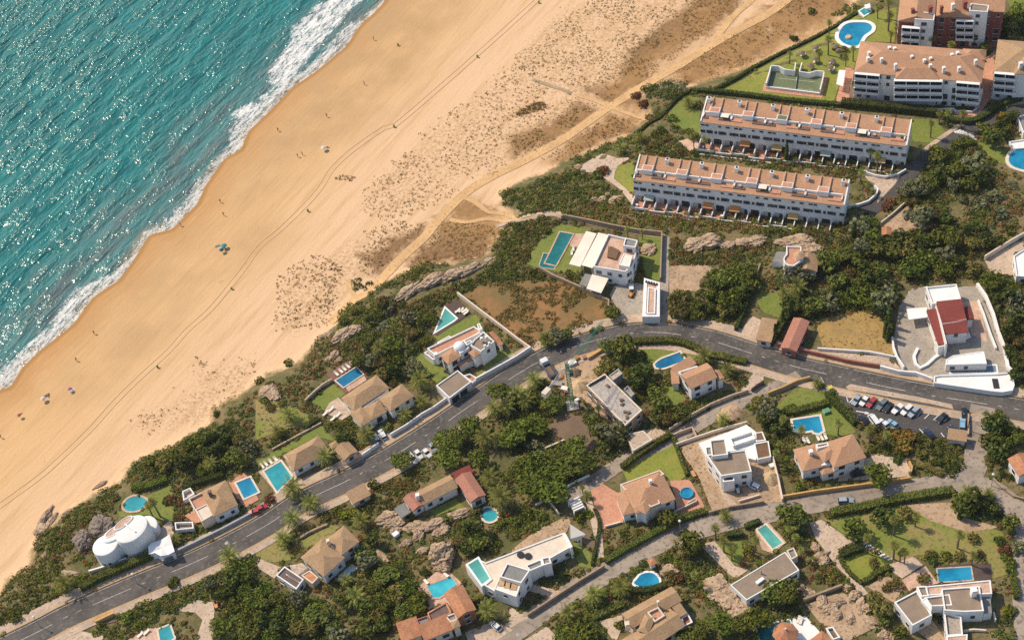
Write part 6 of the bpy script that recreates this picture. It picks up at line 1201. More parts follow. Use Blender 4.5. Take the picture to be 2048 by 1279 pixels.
# ---- thickets: masses of bushes nobody could count
def scrub(s, label, pal, sp=1.5, rmin=.85, rmax=1.65, hf=.72, dens=48, size=.27, w=None, name='scrub', fillp=.93, clump=None):
    poly = np.array(G2(s)); lo, hi = poly.min(0), poly.max(0)
    g = np.stack(np.meshgrid(np.arange(lo[0], hi[0], sp), np.arange(lo[1], hi[1], sp)), -1).reshape(-1, 2); g = g+RNG.uniform(-.5, .5, g.shape)*sp
    g = g[pip(g, poly)]; g = g[RNG.random(len(g)) < fillp]; Q, Cc = [], []
    if name == 'scrub': g = g[~blocked(g)]
    elif clump: g = g[np.array([mnoise.fractal(Vector((x*.11, y*.11, 3.3)), .8, 2.1, 4) for x, y in g]) > clump]
    pals = [PAL[p] for p in pal.split()]
    for x, y in g:
        r = rmin+(rmax-rmin)*RNG.random()**1.5; hh = r*hf*(.7+.6*RNG.random()); z = h(x, y); n = max(5, int(dens*r*r*.6))
        q = leaves(n, (r, r, hh), size, up_bias=.5, shell=.7, hemi=True)+np.array((x, y, z)); p = pals[int(RNG.random()**1.3*len(pals))]
        Q.append(q); Cc.append(hue(n, p)*(.8+.4*RNG.random()))
    if not Q: return
    me = leaf_mesh(name, np.concatenate(Q), np.concatenate(Cc)); o = child(name, me, None); tag(o, label, 'scrub', kind='stuff'); return o
for s, l, pal, kw in [
 ('B:20,255 150,190 300,130 520,90 640,170 760,200 860,260 830,330 560,360 330,425 40,465 60,380', 'dark green scrub mound between the dune track and the footpath', 'dark mid olive', {}),
 ('B:-90,230 60,240 70,330 -60,360 -110,300', 'small dark scrub at the left tip of the green mound', 'dark mid', {}),
 ('B:560,370 700,330 860,330 980,390 1150,395 1300,440 1480,425 1700,470 2040,490 2040,600 1750,590 1500,560 1240,590 1000,560 700,505 420,460 420,425', 'mixed dry scrub on the slope under the lower townhouse row', 'olive mid dry rust', dict(fillp=.8)),
 ('B:0,490 330,468 370,500 230,620 170,720 120,850 210,885 330,960 350,1010 100,960 -60,900 -240,1010 -330,960 -200,880 -130,700 -90,560', 'dark scrub left of the long lap pool', 'dark mid olive', {}),
 ('e:905,330 960,260 1000,300 1100,430 1000,440 920,430 800,500 640,560 600,540 700,480 850,410', 'dark scrub above the rust brown meadow', 'dark olive mid', {}),
 ('e:270,480 390,430 520,345 630,335 710,355 600,365 480,430 400,470', 'green scrub above the long sandstone outcrop', 'mid dark olive', {}),
 ('e:380,520 500,540 700,470 860,395 890,400 700,500 640,560 500,610 380,600', 'dark scrub below the long sandstone outcrop', 'dark olive plum', {}),
 ('e:165,430 270,418 290,440 240,490 190,490', 'dark round patch of scrub in the fork of the sandy paths', 'dark mid', dict(rmax=1.0)),
 ('e:90,620 150,555 240,540 280,480 390,520 400,620 430,680 440,800 500,900 480,970 380,960 250,880 200,760 100,690', 'dense green thicket between the beach path and the dome villa', 'mid dark grey bright', dict(fillp=.85)),
 ('e:420,560 560,570 620,600 590,680 540,760 500,800 440,740', 'garden shrubs left of the triangular pool', 'dark mid olive', dict(fillp=.6)),
 ('F:430,220 500,130 640,115 820,130 870,260 760,310 600,400 500,470 380,560 180,650 150,570 280,440 400,330', 'grey brown scrub on the low sandy cliff above the beach', 'olive plum dark dry', dict(rmax=1.1, fillp=.9)),
 ('F:-30,560 100,620 180,650 140,720 0,700', 'low olive scrub on the cliff top left of the square lawn', 'olive dry mid', dict(fillp=.55, rmax=.9)),
 ('F:100,1000 90,880 200,820 320,850 300,950 200,1030', 'mixed shrubs under the date palms above the narrow lawn', 'dark plum olive', dict(fillp=.7)),
 ('F:520,840 640,800 760,800 830,860 780,960 660,970', 'garden shrubs left of the two white cars', 'mid dark bright', dict(fillp=.75)),
 ('L:990,1040 1060,920 1200,840 1400,765 1600,645 1700,590 1850,580 2000,620 2046,850 1950,935 1760,1030 1600,1110 1470,1140 1440,1050 1350,1070 1200,1070 1060,1070', 'large dark thicket above the tan hip villa', 'dark mid olive grey', dict(rmax=1.8)),
 ('G:-60,1000 60,800 240,690 330,570 260,545 300,460 420,380 560,240 820,90 945,40 930,180 880,260 740,320 620,420 560,520 470,640 480,740 640,760 700,790 560,930 440,960 420,1050 240,1110 140,1190 -60,1180', 'long green coastal scrub between the beach and the rounded white house', 'mid dark bright olive', dict(rmax=1.4)),
 ('G:1350,60 1440,40 1490,330 1400,410 1350,330 1400,200', 'dark shrubs between the teardrop pool lawn and the big tan hip villa', 'dark plum mid', dict(rmax=1.3)),
 ('G:1395,420 1560,360 1690,410 1560,500 1430,575', 'dark garden shrubs between the white walled yard and the road', 'dark mid', dict(rmax=1.3)),
 ('G:1670,350 1900,230 1960,260 1720,400', 'dark shrubs along the shaded front of the big tan hip villa', 'dark mid', dict(rmax=1.1)),
 ('G:1700,640 1900,600 2060,620 2060,1290 1720,1290 1700,1100 1770,1000 1730,940 1600,945 1400,1050 1000,1130 900,1070 1200,945 1500,835 1650,760', 'wide dark thicket below the main road at the bottom', 'dark mid olive', dict(rmax=1.9)),
 ('G:600,1185 760,1135 940,1150 1150,1105 1300,1065 1250,1145 1000,1240 830,1255', 'strip of green shrubs above the pink pool terrace', 'mid bright dark', {}),
 ('H:-20,800 120,900 300,900 520,960 700,1060 720,1290 -20,1290', 'broad olive green thicket at the bottom left of the orange villa', 'mid dark olive', dict(rmax=1.9)),
 ('H:830,705 940,685 1100,645 1220,705 1260,820 1380,900 1370,1030 1280,1080 1130,1120 1090,1290 720,1290 820,1090 900,960 1000,880 920,820', 'dense dark thicket left of the orange villa', 'dark mid', dict(rmax=1.9)),
 ('H:830,300 980,330 1000,420 1150,500 1300,570 1400,640 1300,680 1180,640 980,690 830,640 820,480', 'dry brown scrub over the rocky slope above the orange villa', 'olive plum dry dark', dict(fillp=.6, rmax=1.1)),
 ('H:240,205 420,160 720,110 750,165 600,215 440,305 380,335 300,330', 'green verge shrubs along the lower side of the main road', 'mid bright olive', dict(rmax=1.2)),
 ('H:-20,470 150,400 330,335 600,320 560,370 350,480 330,560 200,480 0,600', 'low mixed shrubs below the road at the twin hip villa', 'olive mid gold', dict(fillp=.7, rmax=1.1)),
 ('H:820,160 900,130 1160,160 1180,195 1090,240 1020,280 860,310 800,260', 'green scrub left of the long tan and pink roofed house', 'mid olive dark', {}),
 ('H:880,20 1000,-20 1250,20 1400,-40 1480,-60 1260,80 1160,150 1000,120', 'olive scrub between the three white cars and the long house', 'olive mid gold', {}),
 ('H:1480,300 1620,340 1740,320 1830,420 1900,560 1860,600 1700,600 1600,560 1540,460', 'dark thicket below the little rounded pool', 'dark mid bright', {}),
 ('H:560,760 680,820 840,800 900,880 700,950 600,930 560,860', 'shrubs below the pale cloudy pool', 'mid dark', dict(fillp=.8)),
 ('D:-80,480 150,430 280,520 430,630 410,690 290,800 320,970 200,1020 -80,1080', 'dark undergrowth of the grove left of the crane', 'dark mid', dict(rmax=1.7)),
 ('D:-80,1300 20,1130 300,1030 450,930 580,960 600,1110 660,1180 560,1300', 'green undergrowth below the bright umbrella pines', 'bright mid', dict(rmax=1.7)),
 ('D:680,250 780,175 950,215 1080,285 1090,400 1200,470 1200,610 1050,640 950,480 900,395 760,400', 'undergrowth of the trees right of the building site', 'olive dark mid', dict(rmax=1.6)),
 ('D:1100,720 1250,690 1450,650 1750,580 1870,575 1480,745 1270,880 1180,840', 'undergrowth along the upper wall of the middle lane', 'mid dark bright', {}),
 ('D:520,780 640,745 720,840 900,900 860,960 960,1045 880,1110 660,1155 600,1010 700,960', 'undergrowth between the vegetable plot and the lane', 'mid grey dark', {}),
 ('C:640,470 880,485 1000,600 1270,570 1520,520 1600,640 1880,640 1720,800 1700,935 1100,1000 1010,1080 1060,1100 930,1220 890,1120 560,1180 350,1200 250,1240 110,1280 150,1130 320,1000 400,900 420,700 300,620 0,600 0,540 200,540 420,560', 'deep green undergrowth of the big grove in the middle right', 'dark mid olive', dict(sp=2.0, rmax=1.9)),
 ('C:1030,300 1130,165 1240,80 1400,0 1700,0 1900,130 1750,200 1500,300 1420,500 1250,520 1150,440', 'deep undergrowth below the bend of the dark drive', 'dark mid', dict(sp=2.0, rmax=1.9)),
 ('C:1700,200 1900,130 2060,200 2060,380 1950,560 1800,500 1750,600 1640,520 1560,420', 'open olive scrub near the right edge', 'olive mid dry grey', dict(fillp=.55)),
 ('C:1650,950 2060,925 2060,1290 1810,1290 1740,1080', 'green scrub outside the white wall at the right edge', 'mid bright dark', dict(sp=1.9, rmax=1.8)),
 ('B:1500,965 1600,885 1960,840 1985,880 1910,1050 1840,1290 1240,1290 1260,1080 1400,1045 1500,1130', 'dense dark thicket beside the straight grey lane', 'dark mid', dict(sp=1.9, rmax=1.8)),
 ('B:1250,600 1340,640 1360,740 1650,735 1700,680 1860,690 2060,640 2060,760 1850,820 1700,812 1500,842 1260,860', 'scrub round the sandstone rocks above the brown clearing', 'olive dark mid plum', {}),
 ('E:1740,790 1850,745 1960,760 2060,760 2060,1000 1900,960 1850,1100 1770,1150 1740,1060 1720,960', 'green thicket right of the side road', 'mid bright dark', {}),
 ('E:800,850 950,880 1100,860 1400,935 1590,980 1580,1170 1450,1250 1400,1190 1240,1120 1120,1060 1100,1110 840,1065 820,980', 'dark bank of shrubs below the car park', 'dark mid olive', dict(rmax=1.7)),
 ('E:-40,700 100,700 200,745 190,820 180,900 190,1000 200,1040 220,1160 230,1290 90,1200 -20,980', 'shrubs between the blue bay pool and the white shell villa', 'dark mid bright', {}),
 ('E:1830,-10 2060,-10 2060,620 1965,590 1980,520 1920,300 1880,130', 'dark scrub outside the white wall right of the pool house', 'dark mid dry', dict(rmax=1.6)),
 ('I:270,1110 360,1000 600,850 880,690 1080,580 1250,565 1330,605 1480,645 1640,705 1680,775 1560,795 1620,920 1740,1070 1680,1080 1560,960 1380,830 1370,710 1200,645 1080,690 800,860 830,900 760,990 900,1000 840,1060 660,1115 400,1200 280,1170', 'long green shrubbery along the lower street above the mottled tan villa', 'mid dark bright', {}),
 ('I:1320,1230 1430,1135 1600,1085 1900,1065 2060,1085 2060,1170 1990,1290 1300,1290', 'undergrowth of the trees at the bottom centre', 'mid bright dark', dict(rmax=1.8)),
 ('I:400,1220 560,1145 700,1165 760,1260 740,1290 400,1290', 'dark shrubs beside the pale gateway', 'dark mid', {}),
 ('I:920,420 1160,335 1330,275 1320,335 1000,520 760,665 735,600 860,520', 'terraced shrubs below the terracotta forecourt', 'mid olive dark', dict(fillp=.85)),
 ('I:-20,400 200,230 330,320 200,410 -20,490', 'green shrubs left of the pergola', 'mid bright olive', {}),
 ('I:170,800 260,720 400,740 600,740 640,690 480,830 330,860', 'shrubs at the foot of the wedge villa', 'dark mid', dict(rmax=1.1)),
 ('I:80,960 140,900 330,950 150,1060', 'dark red brown flower bed below the pale concrete drive', 'plum dark', dict(rmax=.9)),
 ('I:480,480 600,560 720,640 640,700 540,690', 'dark ivy slope at the foot of the white canopy', 'dark', dict(rmax=.8, hf=.4)),
 ('J:100,380 250,400 370,470 370,550 560,720 720,860 700,885 520,810 420,730 340,650 280,590 130,480', 'rock garden shrubs along the pink gravel drive', 'mid dry bright dark', dict(rmax=1.2)),
 ('J:-20,820 120,795 280,960 250,1085 -20,1160', 'dark shrubs below the long brown flat roof', 'dark mid', {}),
 ('J:1800,1210 1900,1100 2060,900 2060,1290 1800,1270', 'dark shrubs in the bottom right corner', 'dark mid', dict(rmax=1.7)),
 ('J:1220,615 1400,590 1750,560 1790,620 1700,665 1240,685', 'flower border above the blue pool beside the dark deck', 'mid gold lime olive', dict(rmax=.9)),
 ('J:1480,130 1620,90 1850,140 1880,300 1680,320 1540,260 1500,200', 'clump of dark shrubs at the corner of the big lawn', 'dark mid', dict(rmax=1.7)),
 ('J:560,960 720,1020 880,1140 700,1280 560,1200 480,1080', 'sparse shrubs among the pink rocks', 'mid dry dark', dict(fillp=.35, rmax=1.0)),
 ('K:440,1279 640,1195 900,1095 1010,1045 1050,1110 950,1170 700,1250 560,1300', 'bright green bank of shrubs below the dune weeds', 'mid bright dark', dict(rmax=1.2)),
 ('K:1040,705 1200,655 1400,665 1410,720 1300,805 1060,795', 'dark blue green thicket at the corner of the tennis lawn', 'dark grey', dict(rmax=1.8, hf=1.1)),
 ('K:1050,800 1280,800 1200,960 1080,960', 'dry garden scrub left of the upper townhouse row', 'mid dry olive', dict(fillp=.5)),
 ('K:1080,1260 1060,1130 1180,1000 1290,1120 1420,1180 1500,1300 1180,1270', 'garden shrubs between the two townhouse rows', 'dark mid plum', dict(fillp=.75, rmax=1.2)),
 ('A:1300,1300 1380,1180 1480,1120 1600,1120 1720,1220 1830,1300', 'dark trees along the inside of the bend of the drive', 'dark mid', dict(rmax=1.9)),
 ('A:1690,1020 1860,910 1960,890 2000,970 1900,1130 1700,1170', 'garden shrubs left of the white pool building', 'mid dark gold', dict(rmax=1.4)),
 ('A:1845,175 1940,95 2060,120 2060,320 1860,315', 'dark shrubs right of the red apartment block', 'dark mid', dict(rmax=1.8)),
 ('A:520,120 620,40 700,30 760,80 640,150', 'green shrubs at the top left of the kidney pool', 'mid bright', {}),
 ('A:730,740 880,730 890,840 760,830', 'shrubs in the left front garden of the apartment block', 'dark mid', dict(rmax=1.1)),
 ('A:1210,790 1400,770 1420,870 1230,880', 'shrubs in the middle front garden of the apartment block', 'dark mid', dict(rmax=1.2)),
 ('A:1500,780 1660,790 1650,880 1495,870', 'shrubs in the right front garden of the apartment block', 'dark', dict(rmax=1.0)),
 ('c:260,800 420,780 520,810 700,800 850,800 1000,850 1150,880 1190,960 1120,970 900,900 700,905 500,860 300,840', 'planted strip between the two townhouse rows', 'mid dark olive dry', dict(fillp=.8, rmax=1.3)),
 ('B:150,720 180,690 240,760 190,820 140,850' if 0 else 'B:1020,760 1060,880 1000,960 900,960 960,860', 'shaded shrubs at the foot of the modern villa', 'dark', dict(rmax=.8)),
 ('B:400,900 540,900 560,990 450,980', 'dark shrubs between the lap pool lawn and the grey canopy', 'dark mid', {}),
 ('f:300,200 500,190 640,300 500,320 260,330' if 0 else 'f:640,410 860,400 920,450 780,480 640,480', 'shrubs below the round white tower house', 'dark mid plum', dict(rmax=1.1)),
 ('f:870,500 1290,440 1340,560 1270,590 1040,590 880,620', 'dark conifer hedge mass above the stubble field', 'dark', dict(rmax=1.5, hf=1.4)),
 ]: scrub(s, l, pal, **kw)
# dune tufts and weeds
for s, l, pal, kw in [
 ('b:1040,615 1060,590 1160,540 1215,558 1212,582 1150,592 1090,615', 'long tawny ridge of dead grass on the middle dunes', 'gold gold dry', dict(sp=.9, fillp=.95, rmin=.5, rmax=.9, clump=None)),
 ('a:1775,955 1820,930 1900,945 1870,965', 'low tawny heap of seaweed on the open sand', 'dry gold', dict(sp=.9, rmin=.3, rmax=.6, clump=None)),
 ('b:1200,90 1330,10 1700,-40 2060,-60 1960,120 1850,230 1650,380 1500,450 1400,480 1250,430 1150,400 1020,350 1030,290 1150,240 1250,160', 'grey brown tussocks over the upper dunes', 'dry olive', dict(sp=1.55, fillp=.75)),
 ('b:1000,330 1150,400 1250,450 1480,560 1420,620 1250,700 1050,820 930,930 780,970 640,860 560,760 500,720 600,650 720,560 850,470', 'brown tussocks over the middle dunes', 'dry olive', dict(sp=1.75, fillp=.55)),
 ('b:470,800 620,850 720,950 750,1010 640,1090 500,1140 330,1180 240,1140 215,1050 260,960 350,880', 'dark tussocks over the lower dunes', 'dry olive plum', dict(sp=1.6, fillp=.6)),
 ('e:215,170 430,100 560,140 480,230 400,310 260,400 200,370 230,270', 'tussocks left of the dune track by the path loop', 'dry olive', dict(sp=1.5, fillp=.7)),
 ('d:1500,380 1680,285 1830,350 1850,480 1880,510 1780,650 1650,700 1500,740 1440,680 1480,550 1460,450', 'dark tussocks on the beach left of the fork of the sandy paths', 'dry olive plum', dict(sp=1.55, fillp=.6)),
 ('e:0,300 100,330 180,480 150,520 60,600 0,640', 'tussocks at the end of the dune track', 'olive dry', dict(sp=1.5, fillp=.6)),
 ('L:1520,60 1640,50 1700,160 1840,280 1780,360 1690,280 1560,250', 'thin line of tussocks on the open beach', 'dry olive', dict(sp=1.7, fillp=.5)),
 ('L:1780,50 2046,0 2046,200 1900,250 1800,180', 'few tussocks on the beach below the scrub cliff', 'dry olive', dict(sp=2.0, fillp=.45)),
 ('L:1040,540 1120,470 1300,420 1330,560 1200,680 1060,640', 'lowest tussocks on the beach', 'dry olive', dict(sp=1.7, fillp=.5)),
 ('L:1340,280 1500,320 1460,500 1380,560 1300,450', 'scattered little tussocks on the sand', 'dry olive', dict(sp=2.6, fillp=.4)),
 ('L:1680,470 1800,360 2000,340 2046,480 1900,560 1780,560', 'dry weeds at the foot of the dry garden slope', 'dry olive gold', dict(sp=1.3, fillp=.7)),
 ('e:640,120 720,110 930,140 950,200 850,310 700,330 480,340 600,200', 'brown weeds between the dune track and the green scrub', 'dry rust olive', dict(sp=1.3, fillp=.75)),
 ('K:1320,560 1500,420 1750,290 2046,130 2046,420 1500,680 1400,660', 'brown weeds between the dune track and the tennis lawn', 'dry rust', dict(sp=1.6, fillp=.6)),
 ('K:850,640 960,530 1240,240 1480,40 1500,-40 1800,-40 1560,260 1100,630 780,830 640,740', 'dark brown weeds along the beach side of the dune track', 'dry rust plum', dict(sp=1.35, fillp=.7)),
 ('K:480,1120 780,920 1060,960 1000,1030 760,1110 560,1210 300,1300 180,1300', 'brown weeds below the dune track', 'dry olive rust', dict(sp=1.4, fillp=.75)),
 ('K:0,1100 300,985 560,835 720,880 480,1040 120,1240 0,1279', 'brown weeds above the lower part of the dune track', 'dry olive', dict(sp=1.5, fillp=.7)),
 ('A:0,380 100,330 420,170 560,110 640,30 700,0 420,-30 200,-30 0,60', 'brown weeds at the top beside the fork of the tracks', 'dry rust', dict(sp=1.7, fillp=.55)),
 ('e:740,515 830,475 960,435 1180,435 1290,445 1525,545 1525,620 1400,690 1200,760 1120,795 950,645', 'rusty weeds of the meadow above the bend', 'olive rust mid olive', dict(sp=1.0, fillp=.9, rmin=.3, rmax=1.0, clump=-.12, size=.2)),
 ('f:935,640 1280,580 1330,700 1350,830 1220,810 980,785', 'golden stalks of the stubble field', 'gold dry', dict(sp=1.2, fillp=.5, rmax=.5)),
 ('F:0,600 180,640 320,700 420,760 420,820 150,900 0,960', 'weeds of the dry garden slope', 'olive gold mid', dict(sp=1.6, fillp=.5)),
 ('H:700,850 1000,800 1060,900 900,1000 750,960', 'dry weeds between the two bottom thickets', 'dry olive', dict(sp=1.4, fillp=.5)),
 ('J:300,1000 480,930 600,900 720,1000 860,1180 640,1290 500,1250 420,1150', 'weeds between the pink rocks', 'dry olive mid', dict(sp=2.2, fillp=.4)),
 ('E:100,-10 450,-10 400,200 250,230 200,130', 'weeds left of the stubble field', 'dry gold olive', dict(sp=2.2, fillp=.4)),
 ('i:720,240 860,240 880,400 980,560 900,600 840,480', 'weeds of the building plot', 'dry olive', dict(sp=1.8, fillp=.5)),
 ('I:0,560 200,400 450,290 470,340 440,420 200,510 0,610', 'dry grass above the wedge villa', 'gold dry rust', dict(sp=1.4, fillp=.6)),
 ]:
    d = dict(rmin=.22, rmax=.62, hf=.8, dens=60, size=.17, name='dune_grass', clump=-.12); d.update(kw); d['sp'] = d.get('sp', 1.5)*.72; scrub(s, l, pal, **d)
# low growth that fills the open ground between gardens, roads and houses
g = np.stack(np.meshgrid(np.arange(-170, 185, 1.45), np.arange(-125, 200, 1.45)), -1).reshape(-1, 2); g = g+RNG.uniform(-.7, .7, g.shape)
zz_, dsg, dvg = height(g); g = g[(dvg > 5)]; g = g[~blocked(g)]
nv = np.array([mnoise.fractal(Vector((x*.09, y*.09, 9.1)), .8, 2.1, 4) for x, y in g]); g, nv = g[nv > -.10], nv[nv > -.10]
Q, Cc = [], []; pls = [PAL[p] for p in ('mid', 'olive', 'dark', 'bright', 'dry', 'grey', 'rust', 'plum')]
for (x, y), w in zip(g, nv):
    r = .35+.75*RNG.random()**2+.3*max(w, 0); n = max(6, int(60*r*r)); q = leaves(n, (r, r, r*.8), .22, up_bias=.5, shell=.6, hemi=True)+np.array((x, y, h(x, y))); Q.append(q); Cc.append(hue(n, pls[int(RNG.random()**1.5*8)])*(.8+.4*RNG.random()))
o = child('undergrowth', leaf_mesh('undergrowth', np.concatenate(Q), np.concatenate(Cc)), None); tag(o, 'low weeds and small shrubs filling the open ground between the gardens', 'undergrowth', kind='stuff')
# ---- hedges
def hedge(s, w, hh, label, pal='dark', size=.2, dens=26):
    line = catmull(G2(s), 1.0); Q = []
    for a, b in zip(line[:-1], line[1:]):
        L = (b-a).length; n = int(dens*L*(w+hh)); t = RNG.random(n); off = RNG.uniform(-.5, .5, n); side = RNG.random(n)
        d = (b-a)/max(L, .01); nn = Vector((-d.y, d.x)); k = len(Q)
        top = side < w/(w+1.4*hh); o = np.where(top, off*w, np.where(RNG.random(n) < .5, -.5, .5)*w); z = np.where(top, hh, RNG.random(n)*hh); c = np.stack([a.x+(b.x-a.x)*t+nn.x*o, a.y+(b.y-a.y)*t+nn.y*o, z+h(a.x, a.y)], 1)
        nrm = np.stack([np.where(top, 0, np.sign(o)*nn.x), np.where(top, 0, np.sign(o)*nn.y), np.where(top, 1.0, .25)], 1)+RNG.normal(size=(n, 3))*.45; nrm /= np.linalg.norm(nrm, axis=1)[:, None]
        tt = np.cross(nrm, RNG.normal(size=(n, 3))); tt /= np.linalg.norm(tt, axis=1)[:, None]; bb = np.cross(nrm, tt); sz = size*(.6+.8*RNG.random(n))[:, None]
        Q.append(np.stack([c-tt*sz, c-bb*sz*.8, c+tt*sz, c+bb*sz*.8], 1))
    q = np.concatenate(Q); me = leaf_mesh('hedge', q, np.concatenate([hue(len(x), PAL[pal])*(.85+.3*RNG.random()) for x in Q])); o = child('hedge', me, None); tag(o, label, 'hedge')
    mb = strip_mesh('inner_core', ribbon(line, w*.72, 0), MATS['hedge_core_fill'], hh*.86, hh+.3); child('inner_core', mb, o); return o  # solid dark strip filling the hedge behind its leaves
mat('hedge_core_fill', (.04, .045, .018), (.03, .034, .014), 2)
for s, w, hh, l, pal in [
 ('G:650,885 800,800 1000,715 1150,650 1265,595', 2.2, 2.2, 'thick clipped hedge along the road under the rounded white house', 'mid'),
 ('A:585,845 760,862 1000,885 1200,905 1340,922', 2.6, 2.6, 'tall dark hedge between the apartment gardens and the upper townhouse row', 'dark'),
 ('A:1400,950 1480,975 1620,985 1720,945 1800,890 1900,835 2060,790', 1.8, 1.8, 'dark hedge on the outside of the bend of the drive', 'dark'),
 ('K:1425,735 1600,742 1800,762 2046,792 A:140,812 580,850', 1.4, 1.5, 'long low hedge along the foot of the tennis lawn', 'dark'),
 ('A:-460,740 -260,640 0,490 180,400 350,320 500,240 640,155 760,88', 1.1, 1.2, 'ragged dark hedge between the dunes and the tennis lawn', 'dark'),
 ('D:975,190 1100,182 1300,182 1420,215 1500,250', 2.0, 1.8, 'hedge along the road inside the bend', 'mid'),
 ('D:880,1192 1000,1100 1150,1000 1275,928', 1.6, 1.9, 'hedge between the middle lane and the bright yellowish lawn', 'mid'),
 ('D:1280,935 1330,1070 1400,1250', .8, 1.4, 'thin hedge on the right of the bright yellowish lawn', 'mid'),
 ('J:500,280 640,250 800,222 1050,164 1250,132 1480,98', 2.3, 1.7, 'bushy hedge between the lower street and the big lawn', 'mid'),
 ('f:690,780 740,700 790,620 830,550', 2.0, 2.6, 'dark hedge between the two tiled sheds', 'dark'),
 ('f:510,700 560,580 620,420', 1.0, 1.8, 'dark hedge left of the small lawn below the tower house', 'dark'),
 ('E:115,755 300,720 475,672', 1.8, 1.6, 'clipped hedge above the blue bay pool', 'mid'),
 ('E:470,600 560,700 640,780 700,840', 1.8, 1.8, 'hedge between the pool garden and the car park', 'dark'),
 ('I:745,665 900,570 1060,480 1200,405 1350,325 1550,262', 1.8, 1.6, 'green hedge on the upper side of the lower street', 'mid'),
 ('I:1700,455 1780,448 1850,440', 1.5, 1.6, 'short square hedge left of the turquoise rectangular pool', 'dark'),
 ('I:1860,385 1920,365 1980,340', 1.4, 1.4, 'short hedge by the street above the turquoise rectangular pool', 'dark'),
 ('J:580,645 640,740 750,835', 1.0, 1.0, 'low hedge on the left of the small lawn', 'mid'), ('J:760,830 860,760 975,700', 1.4, 1.2, 'low hedge at the foot of the small lawn', 'mid'),
 ('J:580,610 660,570 755,545', 2.6, 1.8, 'dark oleander hedge above the small lawn', 'dark'),
 ('J:1950,770 1970,870 1985,960', 1.4, 1.6, 'bright green hedge along the lane at the right edge', 'bright'),
 ('K:1010,1065 1100,990 1180,950 1250,870 1330,790 1430,735', 1.0, 1.1, 'narrow dark hedge between the dune weeds and the garden of the townhouses', 'dark'),
 ('I:640,1120 800,1040 900,1000', 1.6, 1.3, 'hedge above the mottled tan villa', 'mid'),
 ('I:800,930 950,900 1100,890 1230,850', 1.6, 1.5, 'dark hedge under the heart shaped pool', 'dark'),
 ('I:640,690 700,380 660,240', .8, 1.0, 'narrow hedge along the right of the straight pale path', 'dark'),
 ('G:1060,75 1200,60 1340,5', 2.0, 1.6, 'yellowish hedge above the teardrop pool', 'bright'),
 ('G:1440,80 1560,120' if 0 else 'L:1480,1110 1620,1060 1790,1010', 1.4, 1.8, 'dark hedge behind the tan hip villa', 'dark'),
 ('F:400,870 450,830 510,800', 1.6, 1.4, 'short dark hedge beside the dry garden slope', 'dark'),
 ('C:1270,580 1400,520 1520,515' if 0 else 'f:1290,500 1310,600 1330,730', 2.0, 2.4, 'tall dark hedge right of the stubble field', 'dark'),
 ('E:1150,1160 1280,1190 1400,1250', 1.6, 1.0, 'dry low hedge at the corner of the side road', 'olive'),
 ('D:1530,280 1680,310 1880,350', 2.0, 1.6, 'hedge along the pavement right of the terracotta villa', 'mid'),
 ]: hedge(s, w, hh, l, pal)
label_plants()
# ================================================================ rocks
def rock_mesh(seed, m, flat=.6, rag=.32):
    rnd = np.random.default_rng(seed); bm = bmesh.new(); bmesh.ops.create_icosphere(bm, subdivisions=4, radius=1)
    from mathutils import noise as mn
    off = Vector(rnd.uniform(-50, 50, 3))
    for v in bm.verts:
        p = v.co.copy(); n = mn.fractal(p*1.1+off, .8, 2.1, 6)-.55*mn.noise(p*3.1+off, noise_basis='VORONOI_F2F1')+.25; st = math.floor((p.z+n*.3)*5)/5; v.co = p*(1+rag*n*1.6); v.co.z = v.co.z*.75*flat+st*.25*flat
    me = bpy.data.meshes.new('rock'); bm.to_mesh(me); bm.free(); me.materials.append(m); return me
ROCKS = [rock_mesh(i, ROCK) for i in range(4)]; ROCKSG = [rock_mesh(9+i, ROCKG, .7) for i in range(2)]
def rocks(lst, label_all, group, ms=None, z=.2):
    for k, (s, rx, ry, rz, hh) in enumerate(lst):
        p = P3(S(s)[0], hh*.5); o = child('rock', (ms or ROCKS)[k % len(ms or ROCKS)], None, (p.x, p.y, p.z-hh*.5+z*hh), R(rz)); o.scale = (rx*.8, ry*.8, hh*.85)
        tag(o, label_all[k] if isinstance(label_all, list) else label_all, 'rock', group)
rocks([('e:470,480', 4.6, 1.7, 35, 2.0), ('e:590,425', 5.0, 2.0, 30, 2.3), ('e:700,392', 4.4, 1.8, 25, 2.2), ('e:795,365', 4.0, 1.5, 25, 1.9), ('e:905,325', 2.4, 1.4, 30, 1.8)],
 ['lower left slab of the long sandstone outcrop above the beach', 'second slab from the left of the long sandstone outcrop', 'middle slab of the long sandstone outcrop above the beach', 'right slab of the long sandstone outcrop above the beach', 'small tip rock at the upper right of the long sandstone outcrop'], 'slabs of the long outcrop')
rocks([('F:700,105', 4.2, 1.8, 35, 2.0), ('F:790,75', 2.6, 1.6, 40, 2.0), ('F:560,115', 2.2, 1.0, 20, 1.0)], ['biggest pale rock at the top of the scrub cliff', 'rounded pale rock right of the biggest one on the scrub cliff', 'low pale rock at the beach edge of the scrub cliff'], 'rocks of the scrub cliff')
rocks([('F:630,265', 1.8, 1.1, 60, 1.2), ('F:665,310', 1.2, .9, 20, 1.0), ('F:580,300', 1.3, .9, 50, 1.0)], ['pale boulder in the scrub above the red timber deck, largest of three', 'small boulder nearest to the red timber deck', 'small boulder left of the pale ones above the red timber deck'], 'boulders above the red deck')
rocks([('F:90,560', 2.6, 2.0, 40, 1.4), ('F:130,590', 2.2, 2.6, 20, 1.4)], ['reddish rock under the cliff bushes, left one', 'reddish rock under the cliff bushes, right one'], 'reddish cliff rocks')
